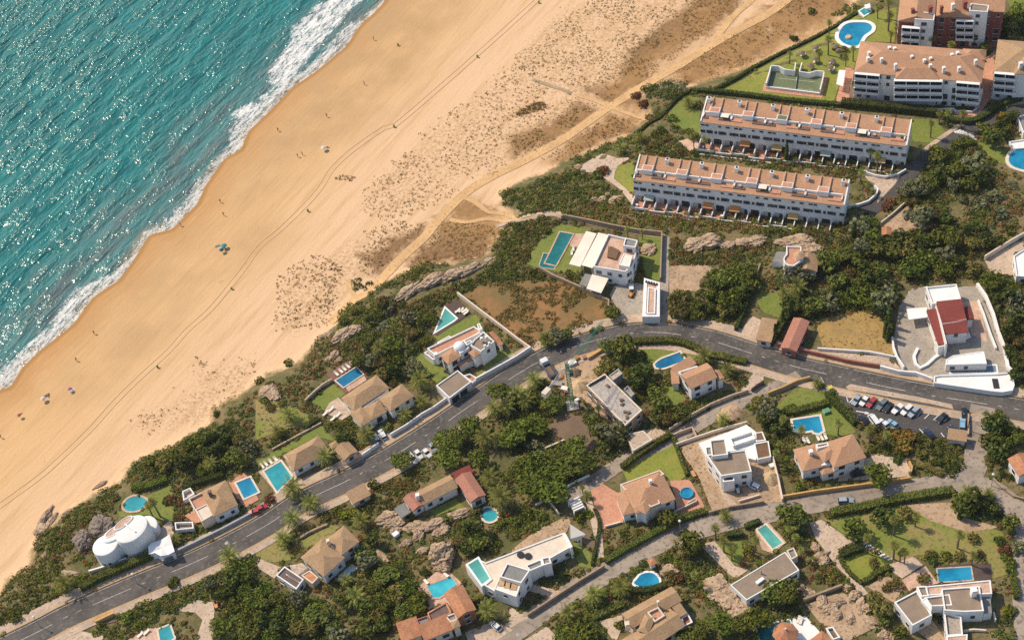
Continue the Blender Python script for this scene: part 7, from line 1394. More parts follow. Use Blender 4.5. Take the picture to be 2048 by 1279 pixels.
rocks([('B:1470,665', 3.6, 2.4, 20, 2.4), ('B:1570,640', 4.0, 2.8, 0, 3.0), ('B:1730,672', 2.2, 1.4, 10, 1.6), ('B:1850,650', 2.4, 1.5, -10, 1.6), ('B:1960,640', 3.0, 1.8, 0, 2.0), ('C:230,640', 5.0, 2.6, -10, 2.4), ('C:330,690', 3.6, 2.2, -25, 2.2)],
 ['left part of the large sandstone dome above the brown clearing', 'large sandstone dome above the brown clearing', 'middle rock between the sandstone dome and the tower house', 'rock right of the middle one in the row leading to the tower house', 'fourth rock of the row behind the tower house', 'broad sandstone slab directly behind the tower house', 'sandstone slab at the upper right of the tower house'], 'sandstone row by the tower house')
rocks([('B:660,315', 1.3, 1.0, 0, 1.3), ('B:715,310', 1.8, 1.1, 30, 1.4), ('B:830,310', 2.2, 1.6, 20, 1.6), ('B:765,270', .8, .6, 0, .7), ('B:530,50', 1.2, .9, 0, .9)], ['pale boulder on the green mound, left of a pair', 'pale boulder on the green mound, right of a pair', 'biggest pale boulder beside the white path edge', 'smallest pale boulder above the pair on the green mound', 'grey boulder at the start of the winding garden path'], 'boulders on the green mound')
rocks([('B:1095,705', 2.4, 2.0, 20, 1.6)], 'pale boulder on the lawn behind the modern villa', 'boulder of the modern villa')
rocks([('H:1060,300', 3.4, 2.0, 10, 2.0), ('H:1140,330', 2.6, 1.6, 20, 1.8), ('H:1280,370', 3.0, 1.8, 0, 1.8), ('H:1420,350', 3.2, 1.6, 10, 1.8), ('H:1300,440', 1.8, 1.2, 40, 1.4), ('H:1200,500', 1.6, 1.0, 20, 1.2), ('H:1480,400', 2.2, 1.4, 20, 1.4), ('H:1620,270', 3.4, 1.4, 10, 1.6), ('H:1120,400', 1.6, 1.2, 0, 1.2), ('H:1010,610', 1.0, 2.4, 30, 1.2), ('H:1330,560', 1.5, 1.0, 10, 1.0)],
 ['big pale rock directly below the grey porch of the long house', 'rock right of the big one below the grey porch', 'rock in the middle of the rocky slope below the long house', 'broad rock below the courtyard lawn of the long house', 'angular rock in the middle of the dry scrub slope', 'small rock beside the white crate on the dry slope', 'rock left of the dark thicket below the little rounded pool', 'long rock ledge along the courtyard lawn', 'small rock left of the white crate on the dry slope', 'upright reddish rock at the left of the dry slope', 'small rock just above the huge round boulder'], 'rocks of the dry slope')
rocks([('H:1485,575', 3.5, 3.0, 30, 5.2), ('H:1495,690', 2.0, 1.6, 0, 2.2)], ['huge round sandstone boulder standing above the sky blue pool', 'smaller rock under the huge round boulder at the pool terrace'], 'boulders above the sky blue pool')
rocks([('I:1640,850', 3.4, 3.0, -30, 1.8), ('I:1720,930', 3.8, 3.2, -30, 2.0), ('I:1800,1010', 3.6, 3.0, -40, 2.0), ('I:1830,930', 1.4, 3.4, 40, 1.4), ('I:1270,720', 2.6, 1.6, 0, .8)], ['upper left slab of the bare rock beside the long brown flat roof', 'middle slab of the bare rock beside the long brown flat roof', 'lower slab of the bare rock beside the long brown flat roof', 'pale ledge between the bare rock and the long brown flat roof', 'flat rock bed right of the heart shaped pool'], 'bare rock by the brown roof')
rocks([('J:%d,%d' % q, 1.3+.5*(k % 3), .9+.3*(k % 2), 40*k, 1.2+.3*(k % 2)) for k, q in enumerate(((640, 860), (690, 920), (740, 980), (790, 1020), (560, 960), (500, 1020), (660, 1110), (540, 1060), (830, 1120), (930, 1230), (980, 1260), (430, 960), (260, 850), (330, 900), (420, 600), (450, 640), (380, 540)))],
 ['topmost pink rock at the end of the stepped wall', 'second rock down the row from the stepped wall', 'third rock down the row from the stepped wall', 'fourth rock down the row from the stepped wall', 'rock just below the middle of the stepped wall', 'rock in the upper part of the pink garden slope', 'big flat rock in the middle of the pink garden slope', 'rock left of the middle of the pink garden slope', 'rock at the right edge of the pink garden slope', 'rock at the bottom right of the pink garden slope', 'bottom rock beside the fresh green shrub', 'rock at the left end of the pink garden slope', 'upper pink rock below the long brown flat roof', 'lower pink rock below the long brown flat roof', 'rock beside the gravel drive, middle of three', 'rock beside the gravel drive, lowest of three', 'rock beside the gravel drive, topmost of three'], 'rocks of the pink garden')
rocks([('G:660,475', 2.5, 3.0, 30, 2.8), ('G:795,350', 2.8, 3.2, 40, 2.2)], ['big grey brown boulder left of the rounded white house', 'big dark boulder between the rounded white house and the coastal scrub'], 'boulders by the rounded house', ROCKSG)
rocks([('G:350,300', 1.0, 3.6, -30, 1.2), ('G:330,390', 2.0, 1.8, 20, 1.2), ('G:400,330', .8, 3.0, -30, 1.0), ('G:560,740', 2.6, .6, -20, .8), ('G:520,770', 1.2, .9, 0, 1.0), ('G:800,35', 2.0, .7, 30, .7), ('G:545,250', 1.8, .8, 30, .8), ('G:360,590', 1.4, .7, 40, .7)],
 ['long dark ledge on the sand at the left of the coastal scrub', 'dark rock pile below the long ledge on the sand', 'pale ledge right of the dark ledge on the sand', 'pale driftwood like rock below the grey boulder', 'white rock beside the bottom left date palm', 'low rock on the sand near the top of the coastal scrub', 'pale rock at the upper edge of the coastal scrub', 'pale rock on the lower edge of the coastal scrub'], 'rocks of the coastal scrub')
# ================================================================ crane, truck and machines
def crane():
    b = P3(S('D:485,690')[0]); H = 16.5; root = empty('tower_crane', b); tag(root, 'green lattice tower crane with a grey counter jib over the building site', 'crane')
    def lattice(mb, a, b_, w, n, m, t=.14):
        a, b_ = Vector(a), Vector(b_); d = (b_-a).normalized(); k = Vector((0, 0, 1)) if abs(d.z) < .9 else Vector((1, 0, 0)); p = d.cross(k).normalized()*w/2; q = d.cross(p).normalized()*w/2; C = [p+q, p-q, -p-q, -p+q]
        for c in C: mb.bar(a+c, b_+c, t*1.3, m)
        for i in range(n):
            u, v_ = a.lerp(b_, i/n), a.lerp(b_, (i+1)/n)
            for k in range(4): mb.bar(u+C[k], v_+C[(k+1) % 4], t, m); mb.bar(v_+C[k], v_+C[(k+1) % 4], t*.8, m)
    mb = MB(); lattice(mb, (0, 0, -.5), (0, 0, H), 1.1, 14, GREENM, .10); mb.build('mast', root)
    mb = MB(); mb.box((0, 0, .25), (3.4, 3.4, .9), CONC); mb.build('base', root)
    tip = Vector(plane(S('e:1505,640')[0], b.z+H+.8))-b.xy; tail = Vector(plane(S('D:262,578')[0], b.z+H+.5))-b.xy
    mb = MB(); lattice(mb, (0, 0, H+.6), (tip.x, tip.y, H+.6), .6, 22, GREENM, .035); mb.build('jib', root)
    d = (tail).normalized(); mb = MB(); mb.bar((0, 0, H+.5), (tail.x, tail.y, H+.5), .16, METAL); mb.bar((.4*d.y, -.4*d.x, H+.5), (tail.x+.4*d.y, tail.y-.4*d.x, H+.5), .12, METAL); mb.bar((-.4*d.y, .4*d.x, H+.5), (tail.x-.4*d.y, tail.y+.4*d.x, H+.5), .12, METAL); mb.build('counter_jib', root)
    mb = MB(); mb.box((tail.x-d.x*.6, tail.y-d.y*.6, H-.1), (2.6, 1.5, 1.7), CREAM, math.atan2(d.y, d.x)); mb.build('counterweight', root)
    mb = MB(); lattice(mb, (0, 0, H), (0, 0, H+3.2), .8, 4, GREENM, .1); mb.bar((0, 0, H+3.2), (tip.x*.7, tip.y*.7, H+1.1), .07, METAL); mb.bar((0, 0, H+3.2), (tail.x*.85, tail.y*.85, H+.7), .07, METAL); mb.build('tower_peak', root)
    mb = MB(); mb.box((.9, -.9, H-.6), (1.1, 1.1, 1.5), GREENM); mb.box((.9, -1.42, -.0+H-.45), (.9, .08, .9), GLASS); mb.build('cab', root)
    k = Vector(plane(S('u:450,515')[0], b.z+H*.55))-b.xy; mb = MB(); mb.lathe([(.15, -.85), (.75, -.5), (.9, 0), (.75, .5), (.1, .85)], ORANGEM, (k.x, k.y, H*.55), 14); mb.bar((k.x, k.y, H*.55), (k.x, k.y, H+.4), .05, METAL); mb.build('concrete_bucket', root)
crane()
def loft(mb, prof, m, w, taper=None):
    """car body: side profile (x, z) swept over the width w"""
    n = len(prof); k = len(mb.v); 
    for sg in (-1, 1):
        for i, (x, z) in enumerate(prof): mb.v.append((x, sg*w/2*(taper[i] if taper else 1), z))
    for i in range(n): j = (i+1) % n; mb.f.append((k+i, k+j, k+n+j, k+n+i)); mb.m.append(mb.mi(m))
    mb.f.append(tuple(k+i for i in reversed(range(n)))); mb.m.append(mb.mi(m)); mb.f.append(tuple(k+n+i for i in range(n))); mb.m.append(mb.mi(m))
CARP = {}
def car_proto(style, col):
    if (style, col) in CARP: return CARP[(style, col)]
    m = MATS.get('car_'+'_'.join('%.2f' % c for c in col)) or paint('car_'+'_'.join('%.2f' % c for c in col), col); L = dict(hatch=4.0, estate=4.5, cabrio=4.3, van=4.9)[style]; W = 1.68 if style != 'van' else 1.85
    a = L/2; hz = .88 if style != 'van' else 1.15; ht = dict(hatch=1.40, estate=1.42, cabrio=1.15, van=1.9)[style]
    body = MB(); loft(body, [(-a, .35), (-a+.05, hz-.05), (-a+.25, hz), (a-1.15, hz), (a-.25, hz-.18), (a, hz-.35), (a, .32), (a-.6, .24), (-a+.5, .24)], m, W, [.84, .84, .95, .98, .90, .76, .76, .95, .95])
    f = dict(hatch=(a-1.2, a-1.9, -a+.75, -a+.12), estate=(a-1.3, a-2.0, -a+.45, -a+.1), cabrio=(a-1.5, a-2.0, -a+1.9, -a+1.6), van=(a-.55, a-1.25, -a+.2, -a+.06))[style]
    glass = MB(); loft(glass, [(f[0], hz), (f[1], ht), (f[2], ht), (f[3], hz)], GLASS, W*.9, [1, .86, .86, 1])
    roof = MB(); loft(roof, [(f[1]+.08, ht-.02), (f[1]-.02, ht+.05), (f[2]+.02, ht+.05), (f[2]-.04, ht-.02)], m if style != 'cabrio' else DARK, W*.80)
    for x in (f[0], f[3]):
        pass
    wheel = MB(); prof = [(.02, -.11), (.30, -.11), (.33, -.06), (.33, .06), (.30, .11), (.02, .11)]; wheel.lathe(prof, TYRE, n=12); rim = MB(); rim.lathe([(.2, .10), (.2, .125)], METAL, n=8)
    lamp = MB(); lamp.box((0, 0, 0), (.12, .38, .16), CANVAS); rl = MB(); rl.box((0, 0, 0), (.10, .32, .2), REDT)
    d = dict(L=L, W=W, hz=hz, body=body.mesh('body', False), windows=glass.mesh('windows'), roof=roof.mesh('roof'), wheel=wheel.mesh('wheel'), rim=rim.mesh('rim'), headlight=lamp.mesh('headlight'), taillight=rl.mesh('taillight')); CARP[(style, col)] = d; return d
def car(s, front, style, col, label, group='cars in the car park', name='parked_car', cat='car', scale=1.0):
    p = P3(S(s)[0], .6); q = P3(S(front)[0], .6); d = q-p; d_ = car_proto(style, col); root = empty(name, (p.x, p.y, h(p.x, p.y)+.17), math.atan2(d.y, d.x)); tag(root, label, cat, group)
    for k in ('body', 'windows', 'roof'): child(k, d_[k], root)
    a = d_['L']/2
    for x in (a-.75, -a+.8):
        for sg in (-1, 1):
            o = child('wheel', d_['wheel'], root, (x, sg*(d_['W']/2-.1), .33)); o.rotation_euler = (R(90)*-sg, 0, 0); child('rim', d_['rim'], o)
    for sg in (-1, 1): child('headlight', d_['headlight'], root, (a-.06, sg*d_['W']*.31, d_['hz']-.38)); child('taillight', d_['taillight'], root, (-a+.03, sg*d_['W']*.36, d_['hz']-.22))
    root.scale = (scale*.94,)*3; return root
CW, CS, CR, CB, CG, CD, CLB = (.74,.74,.72), (.33,.38,.42), (.45,.03,.025), (.012,.014,.018), (.13,.17,.17), (.02,.03,.07), (.25,.42,.55)
car('w:467,257', 'w:430,300', 'hatch', CS, 'silver blue hatchback at the left end of the upper parking row'); car('w:568,265', 'w:530,308', 'hatch', CW, 'white hatchback beside the red car')
car('w:662,285', 'w:615,330', 'hatch', CR, 'bright red car in the upper parking row'); car('w:795,312', 'w:750,355', 'estate', CG, 'grey green estate with a dark rear right of the red car')
car('w:872,347', 'w:830,388', 'hatch', CB, 'black hatchback between the grey green estate and the white convertible'); car('w:990,365', 'w:935,415', 'cabrio', CW, 'white convertible with a dark open cabin')
car('w:1112,380', 'w:1060,425', 'estate', CW, 'white estate right of the white convertible'); car('w:1203,408', 'w:1150,455', 'estate', CS, 'silver estate at the right end of the row of eight cars')
car('w:1558,483', 'w:1500,530', 'hatch', CB, 'lone black hatchback near the shelter'); car('w:690,520', 'w:660,480', 'van', CW, 'white van in the lower parking row'); car('w:815,555', 'w:780,525', 'hatch', CW, 'white car with its rear under the bushes')
car('w:930,560', 'w:890,530', 'hatch', CLB, 'pale blue car in the lower parking row'); car('w:555,510', 'w:520,480', 'hatch', CB, 'dark car half under the bushes at the left of the lower row'); car('w:1390,680', 'w:1360,645', 'hatch', CD, 'navy car behind the dark bank of shrubs')
car('w:1822,565', 'w:1825,500', 'estate', CLB, 'pale blue estate parked along the right end wall'); car('w:1715,640', 'w:1690,620', 'hatch', CD, 'blue car peeping out from under the shelter')
car('F:1010,912', 'F:985,870', 'estate', CW, 'white estate standing in the grey drive', 'cars at the villas'); car('F:962,948', 'F:935,905', 'hatch', CS, 'silver hatchback with a dark windscreen beside the white estate', 'cars at the villas')
car('F:1250,1105', 'F:1290,1150', 'estate', CW, 'white estate at the left of the roadside row', 'white cars on the roadside'); car('F:1298,1072', 'F:1335,1115', 'hatch', CW, 'white hatchback in the middle of the roadside row', 'white cars on the roadside'); car('F:1365,1062', 'F:1400,1095', 'hatch', CW, 'white hatchback at the right of the roadside row by the pine', 'white cars on the roadside'); car('F:1412,1018', 'F:1440,1050', 'hatch', CS, 'silver car half hidden under the bright pine', 'white cars on the roadside')
car('g:1360,597', 'g:1330,605', 'hatch', CR, 'red car on the pavement, nearer the grey white wall', 'red cars on the roadside'); car('g:1398,575', 'g:1430,560', 'hatch', CR, 'second red car beside the reddish brown shrub', 'red cars on the roadside')
car('B:955,1025', 'B:952,990', 'hatch', CW, 'white hatchback on the grey forecourt of the modern villa', 'cars at the villas'); car('J:620,168', 'J:680,165', 'estate', CS, 'silver estate alone on the lower street', 'cars at the villas')
car('E:722,1225', 'E:775,1212', 'estate', CB, 'black estate in front of the hip roofed villa', 'cars at the villas'); car('H:1915,1168', 'H:1870,1130', 'hatch', CW, 'white hatchback on the gravel drive at the bottom', 'cars at the villas'); car('I:1930,48', 'I:1880,25', 'estate', CW, 'dusty white estate on the building plot', 'cars at the villas'); car('G:2035,262' if 0 else 'E:1570,745', 'E:1572,765', 'hatch', CB, 'dark car at the top right corner of the car park')
car('A:1590,808', 'A:1640,812', 'hatch', CW, 'white car in the shaded front garden of the apartment block', 'cars at the villas')
def truck():
    p = P3(S('u:270,420')[0], 1.0); q = P3(S('u:205,330')[0], 1.0); d = q-p; root = empty('dump_truck', (p.x, p.y, h(p.x, p.y)+.1), math.atan2(d.y, d.x)); tag(root, 'white cabbed tipper truck with an open dark load bed beside the road', 'truck')
    mb = MB(); mb.box((2.9, 0, 1.45), (1.8, 2.3, 2.1), paint('truck_white', (.72,.72,.70)), 0, .93); mb.build('cab', root); mb = MB(); mb.box((3.76, 0, 1.75), (.12, 2.0, .8), GLASS); mb.build('windscreen', root)
    mb = MB(); mb.box((-.2, 0, .7), (7.2, .9, .35), DARK); mb.build('chassis', root)
    mb = MB(); bl = flat_('truck_blue', (.10, .14, .20)); mb.box((-1.0, 0, 1.0), (5.0, 2.4, .2), bl)
    for y in (-1.15, 1.15): mb.box((-1.0, y, 1.55), (5.0, .12, 1.1), bl)
    for x in (-3.45, 1.45): mb.box((x, 0, 1.55), (.12, 2.4, 1.1), bl)
    mb.build('load_bed', root); mb = MB(); mb.box((-1.0, 0, 1.35), (4.6, 2.1, .5), SOIL, 0, .7); mb.build('load', root)
    w = MB(); w.lathe([(.05, -.18), (.5, -.18), (.52, 0), (.5, .18), (.05, .18)], TYRE, n=14); me = w.mesh('wheel')
    for x in (2.7, -1.6, -2.9):
        for y in (-1.05, 1.05): o = child('wheel', me, root, (x, y, .5)); o.rotation_euler = (R(90), 0, 0)
truck()
def machine(s, front, label, name='small_tractor', cat='tractor', col=ORANGEM):
    p = P3(S(s)[0], .6); q = P3(S(front)[0], .6); d = q-p; root = empty(name, (p.x, p.y, h(p.x, p.y)+.15), math.atan2(d.y, d.x)); tag(root, label, cat)
    mb = MB(); mb.box((.6, 0, .8), (1.4, .9, .6), col, 0, .85); mb.box((-.4, 0, .7), (1.0, 1.1, .4), col); mb.build('body', root); mb = MB(); mb.box((-.5, 0, 1.1), (.5, .6, .3), DARK); mb.box((-.72, 0, 1.35), (.12, .6, .5), DARK); mb.build('seat', root)
    mb = MB(); mb.bar((.1, 0, 1.0), (-.1, 0, 1.4), .08, DARK); mb.build('steering_column', root)
    w = MB(); w.lathe([(.05, -.12), (.4, -.12), (.42, 0), (.4, .12), (.05, .12)], TYRE, n=12); me = w.mesh('wheel')
    for x in (.8, -.6):
        for y in (-.6, .6): o = child('wheel', me, root, (x, y, .4)); o.rotation_euler = (R(90), 0, 0)
machine('G:1728,1000', 'G:1735,1030', 'orange garden tractor parked at the end of the curved drive'); machine('B:957,1073', 'B:950,1085', 'orange quad bike behind the white hatchback', 'quad_bike', 'quad bike'); machine('I:1803,75', 'I:1808,95', 'white quad bike on the building plot', 'quad_bike', 'quad bike', flat_('white_plastic', (.6,.6,.58)))
# heaps and crates on the building sites
def heap(s, r, hh, m, label, cat='heap', name='sand_heap'):
    p = P3(S(s)[0], hh*.3); mb = MB(); n = 22; prof = [(r, -.3), (r*.8, hh*.25), (r*.5, hh*.62), (r*.22, hh*.92), (.05, hh)]; mb.lathe(prof, m, n=n); me = mb.mesh('sand_heap', True)
    for v in me.vertices: v.co.x *= 1+.15*math.sin(v.index*1.7); v.co.y *= 1+.15*math.cos(v.index*2.3); v.co.z += .15*math.sin(v.index*3.1)
    o = child(name, me, None, (p.x, p.y, h(p.x, p.y))); tag(o, label, cat)
SAND = mat('builders_sand', (.56,.40,.22), (.48,.34,.18), .8, 4, (.42,.29,.16), bump=.6)
heap('i:1232,415', 2.9, 2.2, SAND, 'cone of yellow builders sand beside the white shell villa'); heap('D:640,760' if 0 else 'u:700,640', 3.0, 1.6, SAND, 'low heap of yellow earth left of the concrete shell'); heap('u:640,460', 2.2, 1.2, SOIL, 'dark earth heap under the crane'); heap('D:1760,740', 3.5, 1.2, DUST, 'spread heap of rubble beside the middle lane'); heap('D:1700,770', 2.6, .9, SAND, 'lower sandy heap beside the middle lane')
def crate(s, sz, m, label, rz=.4, cat='crate', name='crate'):
    p = P3(S(s)[0], .4); root = empty(name, (p.x, p.y, h(p.x, p.y)+.08), rz); tag(root, label, cat); mb = MB(); mb.box((0, 0, sz[2]/2), sz, m); mb.build('box', root); mb = MB()
    for x in (-sz[0]/2, sz[0]/2): mb.box((x, 0, sz[2]/2), (.08, sz[1]+.1, sz[2]+.06), GREYW)
    mb.build('batten', root)
crate('u:600,330', (2.4, 1.6, 1.0), WHITE, 'white pallet of blocks at the roadside by the crane', .3); crate('u:655,262', (1.8, 1.2, .9), ORANGEM, 'orange crate at the roadside by the crane', .6); crate('u:780,245', (1.4, 1.2, .8), REDWALL, 'red brown crate right of the orange one', .2); crate('u:920,200', (5.2, 1.0, 1.1), YELLOW, 'long ochre skip at the edge of the road', .45, 'skip', 'skip')
crate('u:380,620', (3.2, 1.6, .8), GREYP, 'grey stack of panels below the truck', -.4); crate('u:490,690', (2.0, 1.4, .8), CANVAS, 'pale stack of boards left of the crane mast', -.5); crate('u:515,740', (1.0, .8, .8), REDT, 'small red bin beside the crane mast', 0, 'bin', 'bin'); crate('u:670,855', (1.2, .8, .9), WHITE, 'white bag of cement right of the crane base', .4, 'bag', 'cement_bag')
crate('H:1118,440', (1.8, 1.3, 1.1), WHITE, 'white crate with a dark lid on the dry rocky slope', .6); crate('E:30,1165', (1.4, 1.2, .9), WHITE, 'stack of white sacks at the right wall of the building plot', .2, 'bag', 'cement_bag'); crate('D:1450,1230', (.8, 2.0, .7), ORANGEM, 'orange red cement mixer left of the white shell villa', .2, 'mixer', 'cement_mixer'); crate('w:80,400', (1.7, 1.4, .9), flat_('green_plastic', (.10,.32,.14)), 'light green play house on the lawn by the blue bay pool', .2, 'play house', 'play_house'); crate('w:130,115', (1.3, 1.1, 1.3), flat_('yellow_plastic', (.65,.48,.05)), 'yellow container at the entrance of the car park', .3, 'container', 'container'); crate('w:1845,430', (.9, 1.2, 1.2), DARK, 'black waste container at the corner of the car park', .2, 'container', 'container')
# ================================================================ garden furniture
def lounger_mesh():
    mb = MB(); mb.box((-.25, 0, .3), (1.3, .7, .14), CANVAS); mb.box((-.85, .28, .12), (.08, .08, .26), WHITE); mb.box((-.85, -.28, .12), (.08, .08, .26), WHITE); mb.box((.35, .28, .12), (.08, .08, .26), WHITE); mb.box((.35, -.28, .12), (.08, .08, .26), WHITE)
    b = MB(); b.poly([(.4,-.35,.36),(1.05,-.35,.75),(1.05,.35,.75),(.4,.35,.36)], CANVAS); b.poly([(.4,.35,.26),(1.05,.35,.65),(1.05,-.35,.65),(.4,-.35,.26)], WHITE); b.poly([(1.05,-.35,.65),(1.05,.35,.65),(1.05,.35,.75),(1.05,-.35,.75)], WHITE)
    return mb.mesh('seat'), b.mesh('backrest')
LSEAT, LBACK = lounger_mesh()
def loungers(s, ang, where, group, z=.15):
    pts = S(s); n = len(pts); w = ['leftmost', 'second from the left', 'third from the left', 'fourth from the left', 'fifth from the left', 'sixth from the left', 'seventh from the left']
    order = sorted(range(n), key=lambda i: pts[i][0])
    for k, i in enumerate(order):
        p = P3(pts[i], .4); root = empty('sun_lounger', (p.x, p.y, h(p.x, p.y)+z), R(ang)+.15*math.sin(k*3)); nm = 'rightmost' if (k == n-1 and n > 1) else w[k]
        tag(root, f'sun lounger {where}' + (f', {nm}' if n > 1 else ''), 'sun lounger', group); child('seat', LSEAT, root); child('backrest', LBACK, root)
loungers('A:388,395 278,440', 20, 'under the two thatched parasols above the tennis court', 'loungers on the resort lawn'); loungers('A:372,490 350,538', 70, 'left of the palms on the resort lawn', 'loungers on the resort lawn'); loungers('A:500,495 524,500 495,550 520,555', 60, 'in the cluster of four on the resort lawn', 'loungers on the resort lawn')
loungers('F:645,432 680,410 708,392 737,372 768,355', 125, 'on the red timber deck', 'loungers on the red deck', .4); loungers('v:960,20 1010,10 1055,20 1080,45', 30, 'on the dark deck of the triangular pool', 'loungers by the triangular pool', .4); loungers('F:50,1165 80,1148 118,1130 158,1110', 120, 'above the turquoise pool by the low villa', 'loungers by the low villa')
loungers('E:290,965 320,965 400,942 430,940 460,932', 100, 'between the blue bay pool and the villa', 'loungers by the bay pool', .2); loungers('B:490,712 478,742', 80, 'on the lawn by the cream awnings', 'loungers by the lap pool'); loungers('H:1360,815 1520,760', -60, 'on the terrace of the sky blue pool', 'loungers by the sky blue pool', .3); loungers('J:245,1120 262,1130', 60, 'dark framed on the white terrace by the pavilion', 'loungers by the pavilion', .3); loungers('F:553,748 600,715 615,790 655,760', 40, 'on the pale terrace left of the tan villa', 'loungers by the tan villa', .3); loungers('G:1120,1240 1170,1220', 40, 'on the pink terrace at the bottom left', 'loungers at the bottom left', .3)
THATCH = mat('thatch', (.22,.155,.095), (.17,.12,.075), 2, 8, (.12,.085,.055))
def parasol(s, r, hh, m, label, group, name='parasol', pole=True):
    p = P3(S(s)[0], hh); root = empty(name, (p.x, p.y, p.z-hh)); tag(root, label, 'parasol', group); mb = MB(); mb.lathe([(r, hh-.55), (r*.98, hh-.5), (r*.5, hh-.18), (.04, hh)], m, n=10); mb.build('canopy', root); mb = MB(); mb.bar((0, 0, -.3), (0, 0, hh-.1), .07, POLE); mb.build('pole', root)
for s, l in (('A:380,370', 'thatched parasol beside the upper lounger'), ('A:270,412', 'thatched parasol beside the left lounger'), ('A:378,458', 'thatched parasol above the left pair of loungers'), ('A:338,512', 'thatched parasol below the left pair of loungers'), ('A:512,474', 'thatched parasol above the cluster of four loungers'), ('A:497,528', 'thatched parasol inside the cluster of four loungers'), ('A:538,362', 'thatched parasol at the foot of the large kidney pool'), ('A:570,395', 'thatched parasol right below the large kidney pool')): parasol(s, 1.25, 2.4, THATCH, l, 'thatched parasols on the resort lawn')
for s, l, c, r in (('a:1722,780', 'white parasol on the upper beach with a dark shadow', (.60,.60,.56), .95), ('d:1190,236', 'turquoise parasol in the middle of the beach', (.03,.26,.26), 1.05), ('d:226,1050', 'white parasol on the lower beach', (.6,.52,.47), .9), ('d:366,998', 'pink parasol on the lower beach', (.5,.22,.36), .7), ('d:98,1138', 'red and orange parasol near the left edge', (.5,.13,.09), .65), ('d:1178,258', 'dark blue parasol touching the turquoise one', (.02,.09,.14), .8)): parasol(s, r, 1.9, flat_('parasol_cloth', c, .8), l, 'parasols on the beach')
def towel(s, sz, c, label, rz):
    p = P3(S(s)[0]); mb = MB(); mb.box((0, 0, .04), (sz[0], sz[1], .08), flat_('towel_cloth', c, .9)); o = mb.build('towel', None, (p.x, p.y, h(p.x, p.y)+.02), rz); tag(o, label, 'towel')
towel('d:385,1010', (1.8, .9), (.5,.5,.5), 'grey towel beside the pink parasol', .4); towel('d:250,1040', (1.9, 1.0), (.08,.08,.09), 'dark towel beside the white parasol on the lower beach', .5); towel('d:1160,245', (1.7, .8), (.05,.2,.25), 'teal towel left of the turquoise parasol', .2)
BIN = flat_('bin_green', (.07,.19,.05))
for s, l in (('b:1166,12', 'green litter bin on the sand, topmost of the row'), ('b:415,238', 'green litter bin on the sand nearest the sea'), ('b:838,300', 'green litter bin beside the wheel ruts, second from the top'), ('b:394,672', 'green litter bin beside the wheel ruts, third from the top'), ('d:1640,55', 'green litter bin beside the wheel ruts above the turquoise parasol'), ('d:1232,468', 'yellow topped litter bin beside the wheel ruts below the turquoise parasol'), ('d:838,886', 'green litter bin beside the wheel ruts near the lower tussocks')):
    p = P3(S(s)[0], .5); root = empty('litter_bin', (p.x, p.y, h(p.x, p.y))); root.scale = (.72, .72, .8); tag(root, l, 'litter bin', 'litter bins along the beach'); mb = MB(); mb.lathe([(.38, -.1), (.48, 1.1), (.5, 1.15)], BIN, n=10); mb.build('bin', root); mb = MB(); mb.lathe([(.52, 1.15), (.3, 1.3), (.05, 1.34)], flat_('bin_lid', (.5,.42,.06)) if 'yellow' in l else BIN, n=10); mb.build('lid', root)
# ---- people
def person_mesh(pose):
    J = dict(stand=[(0,0,.95),(0,0,1.2),(0,0,1.42),(0,0,1.55),(.02,0,1.68),(.10,0,.92),(.11,.05,.5),(.11,0,.08),(.12,.16,.03),(-.10,0,.92),(-.11,-.06,.5),(-.12,-.12,.08),(-.12,.03,.03),(.2,0,1.38),(.27,.02,1.1),(.29,.1,.84),(-.2,0,1.38),(-.27,-.02,1.1),(-.3,.06,.84)],
      lie=[(0,0,.14),(0,.27,.14),(0,.5,.15),(0,.62,.16),(0,.76,.17),(.10,-.04,.13),(.12,-.46,.2),(.12,-.88,.1),(.13,-.98,.16),(-.10,-.04,.13),(-.13,-.44,.3),(-.12,-.78,.1),(-.12,-.94,.1),(.2,.45,.14),(.36,.25,.1),(.45,.02,.08),(-.2,.45,.14),(-.36,.6,.1),(-.2,.82,.1)])[pose]
    E = [(0,1),(1,2),(2,3),(3,4),(0,5),(5,6),(6,7),(7,8),(0,9),(9,10),(10,11),(11,12),(2,13),(13,14),(14,15),(2,16),(16,17),(17,18)]
    RAD = [.14,.13,.15,.06,.11,.10,.065,.045,.04,.10,.065,.045,.04,.065,.045,.035,.065,.045,.035]
    me = bpy.data.meshes.new('person'); me.from_pydata(J, E, []); o = bpy.data.objects.new('tmp', me); COL.objects.link(o); md = o.modifiers.new('s', 'SKIN'); o.modifiers.new('u', 'SUBSURF').levels = 1
    for i, v in enumerate(me.skin_vertices[0].data): v.radius = (RAD[i], RAD[i]); v.use_root = (i == 0)
    bpy.context.view_layer.update(); dg = bpy.context.evaluated_depsgraph_get(); m2 = bpy.data.meshes.new_from_object(o.evaluated_get(dg)); bpy.data.objects.remove(o); m2.materials.clear(); m2.materials.append(SKIN); m2.name = 'person'; m2.polygons.foreach_set('use_smooth', [True]*len(m2.polygons)); return m2, J
PM = {p: person_mesh(p) for p in ('stand', 'lie')}
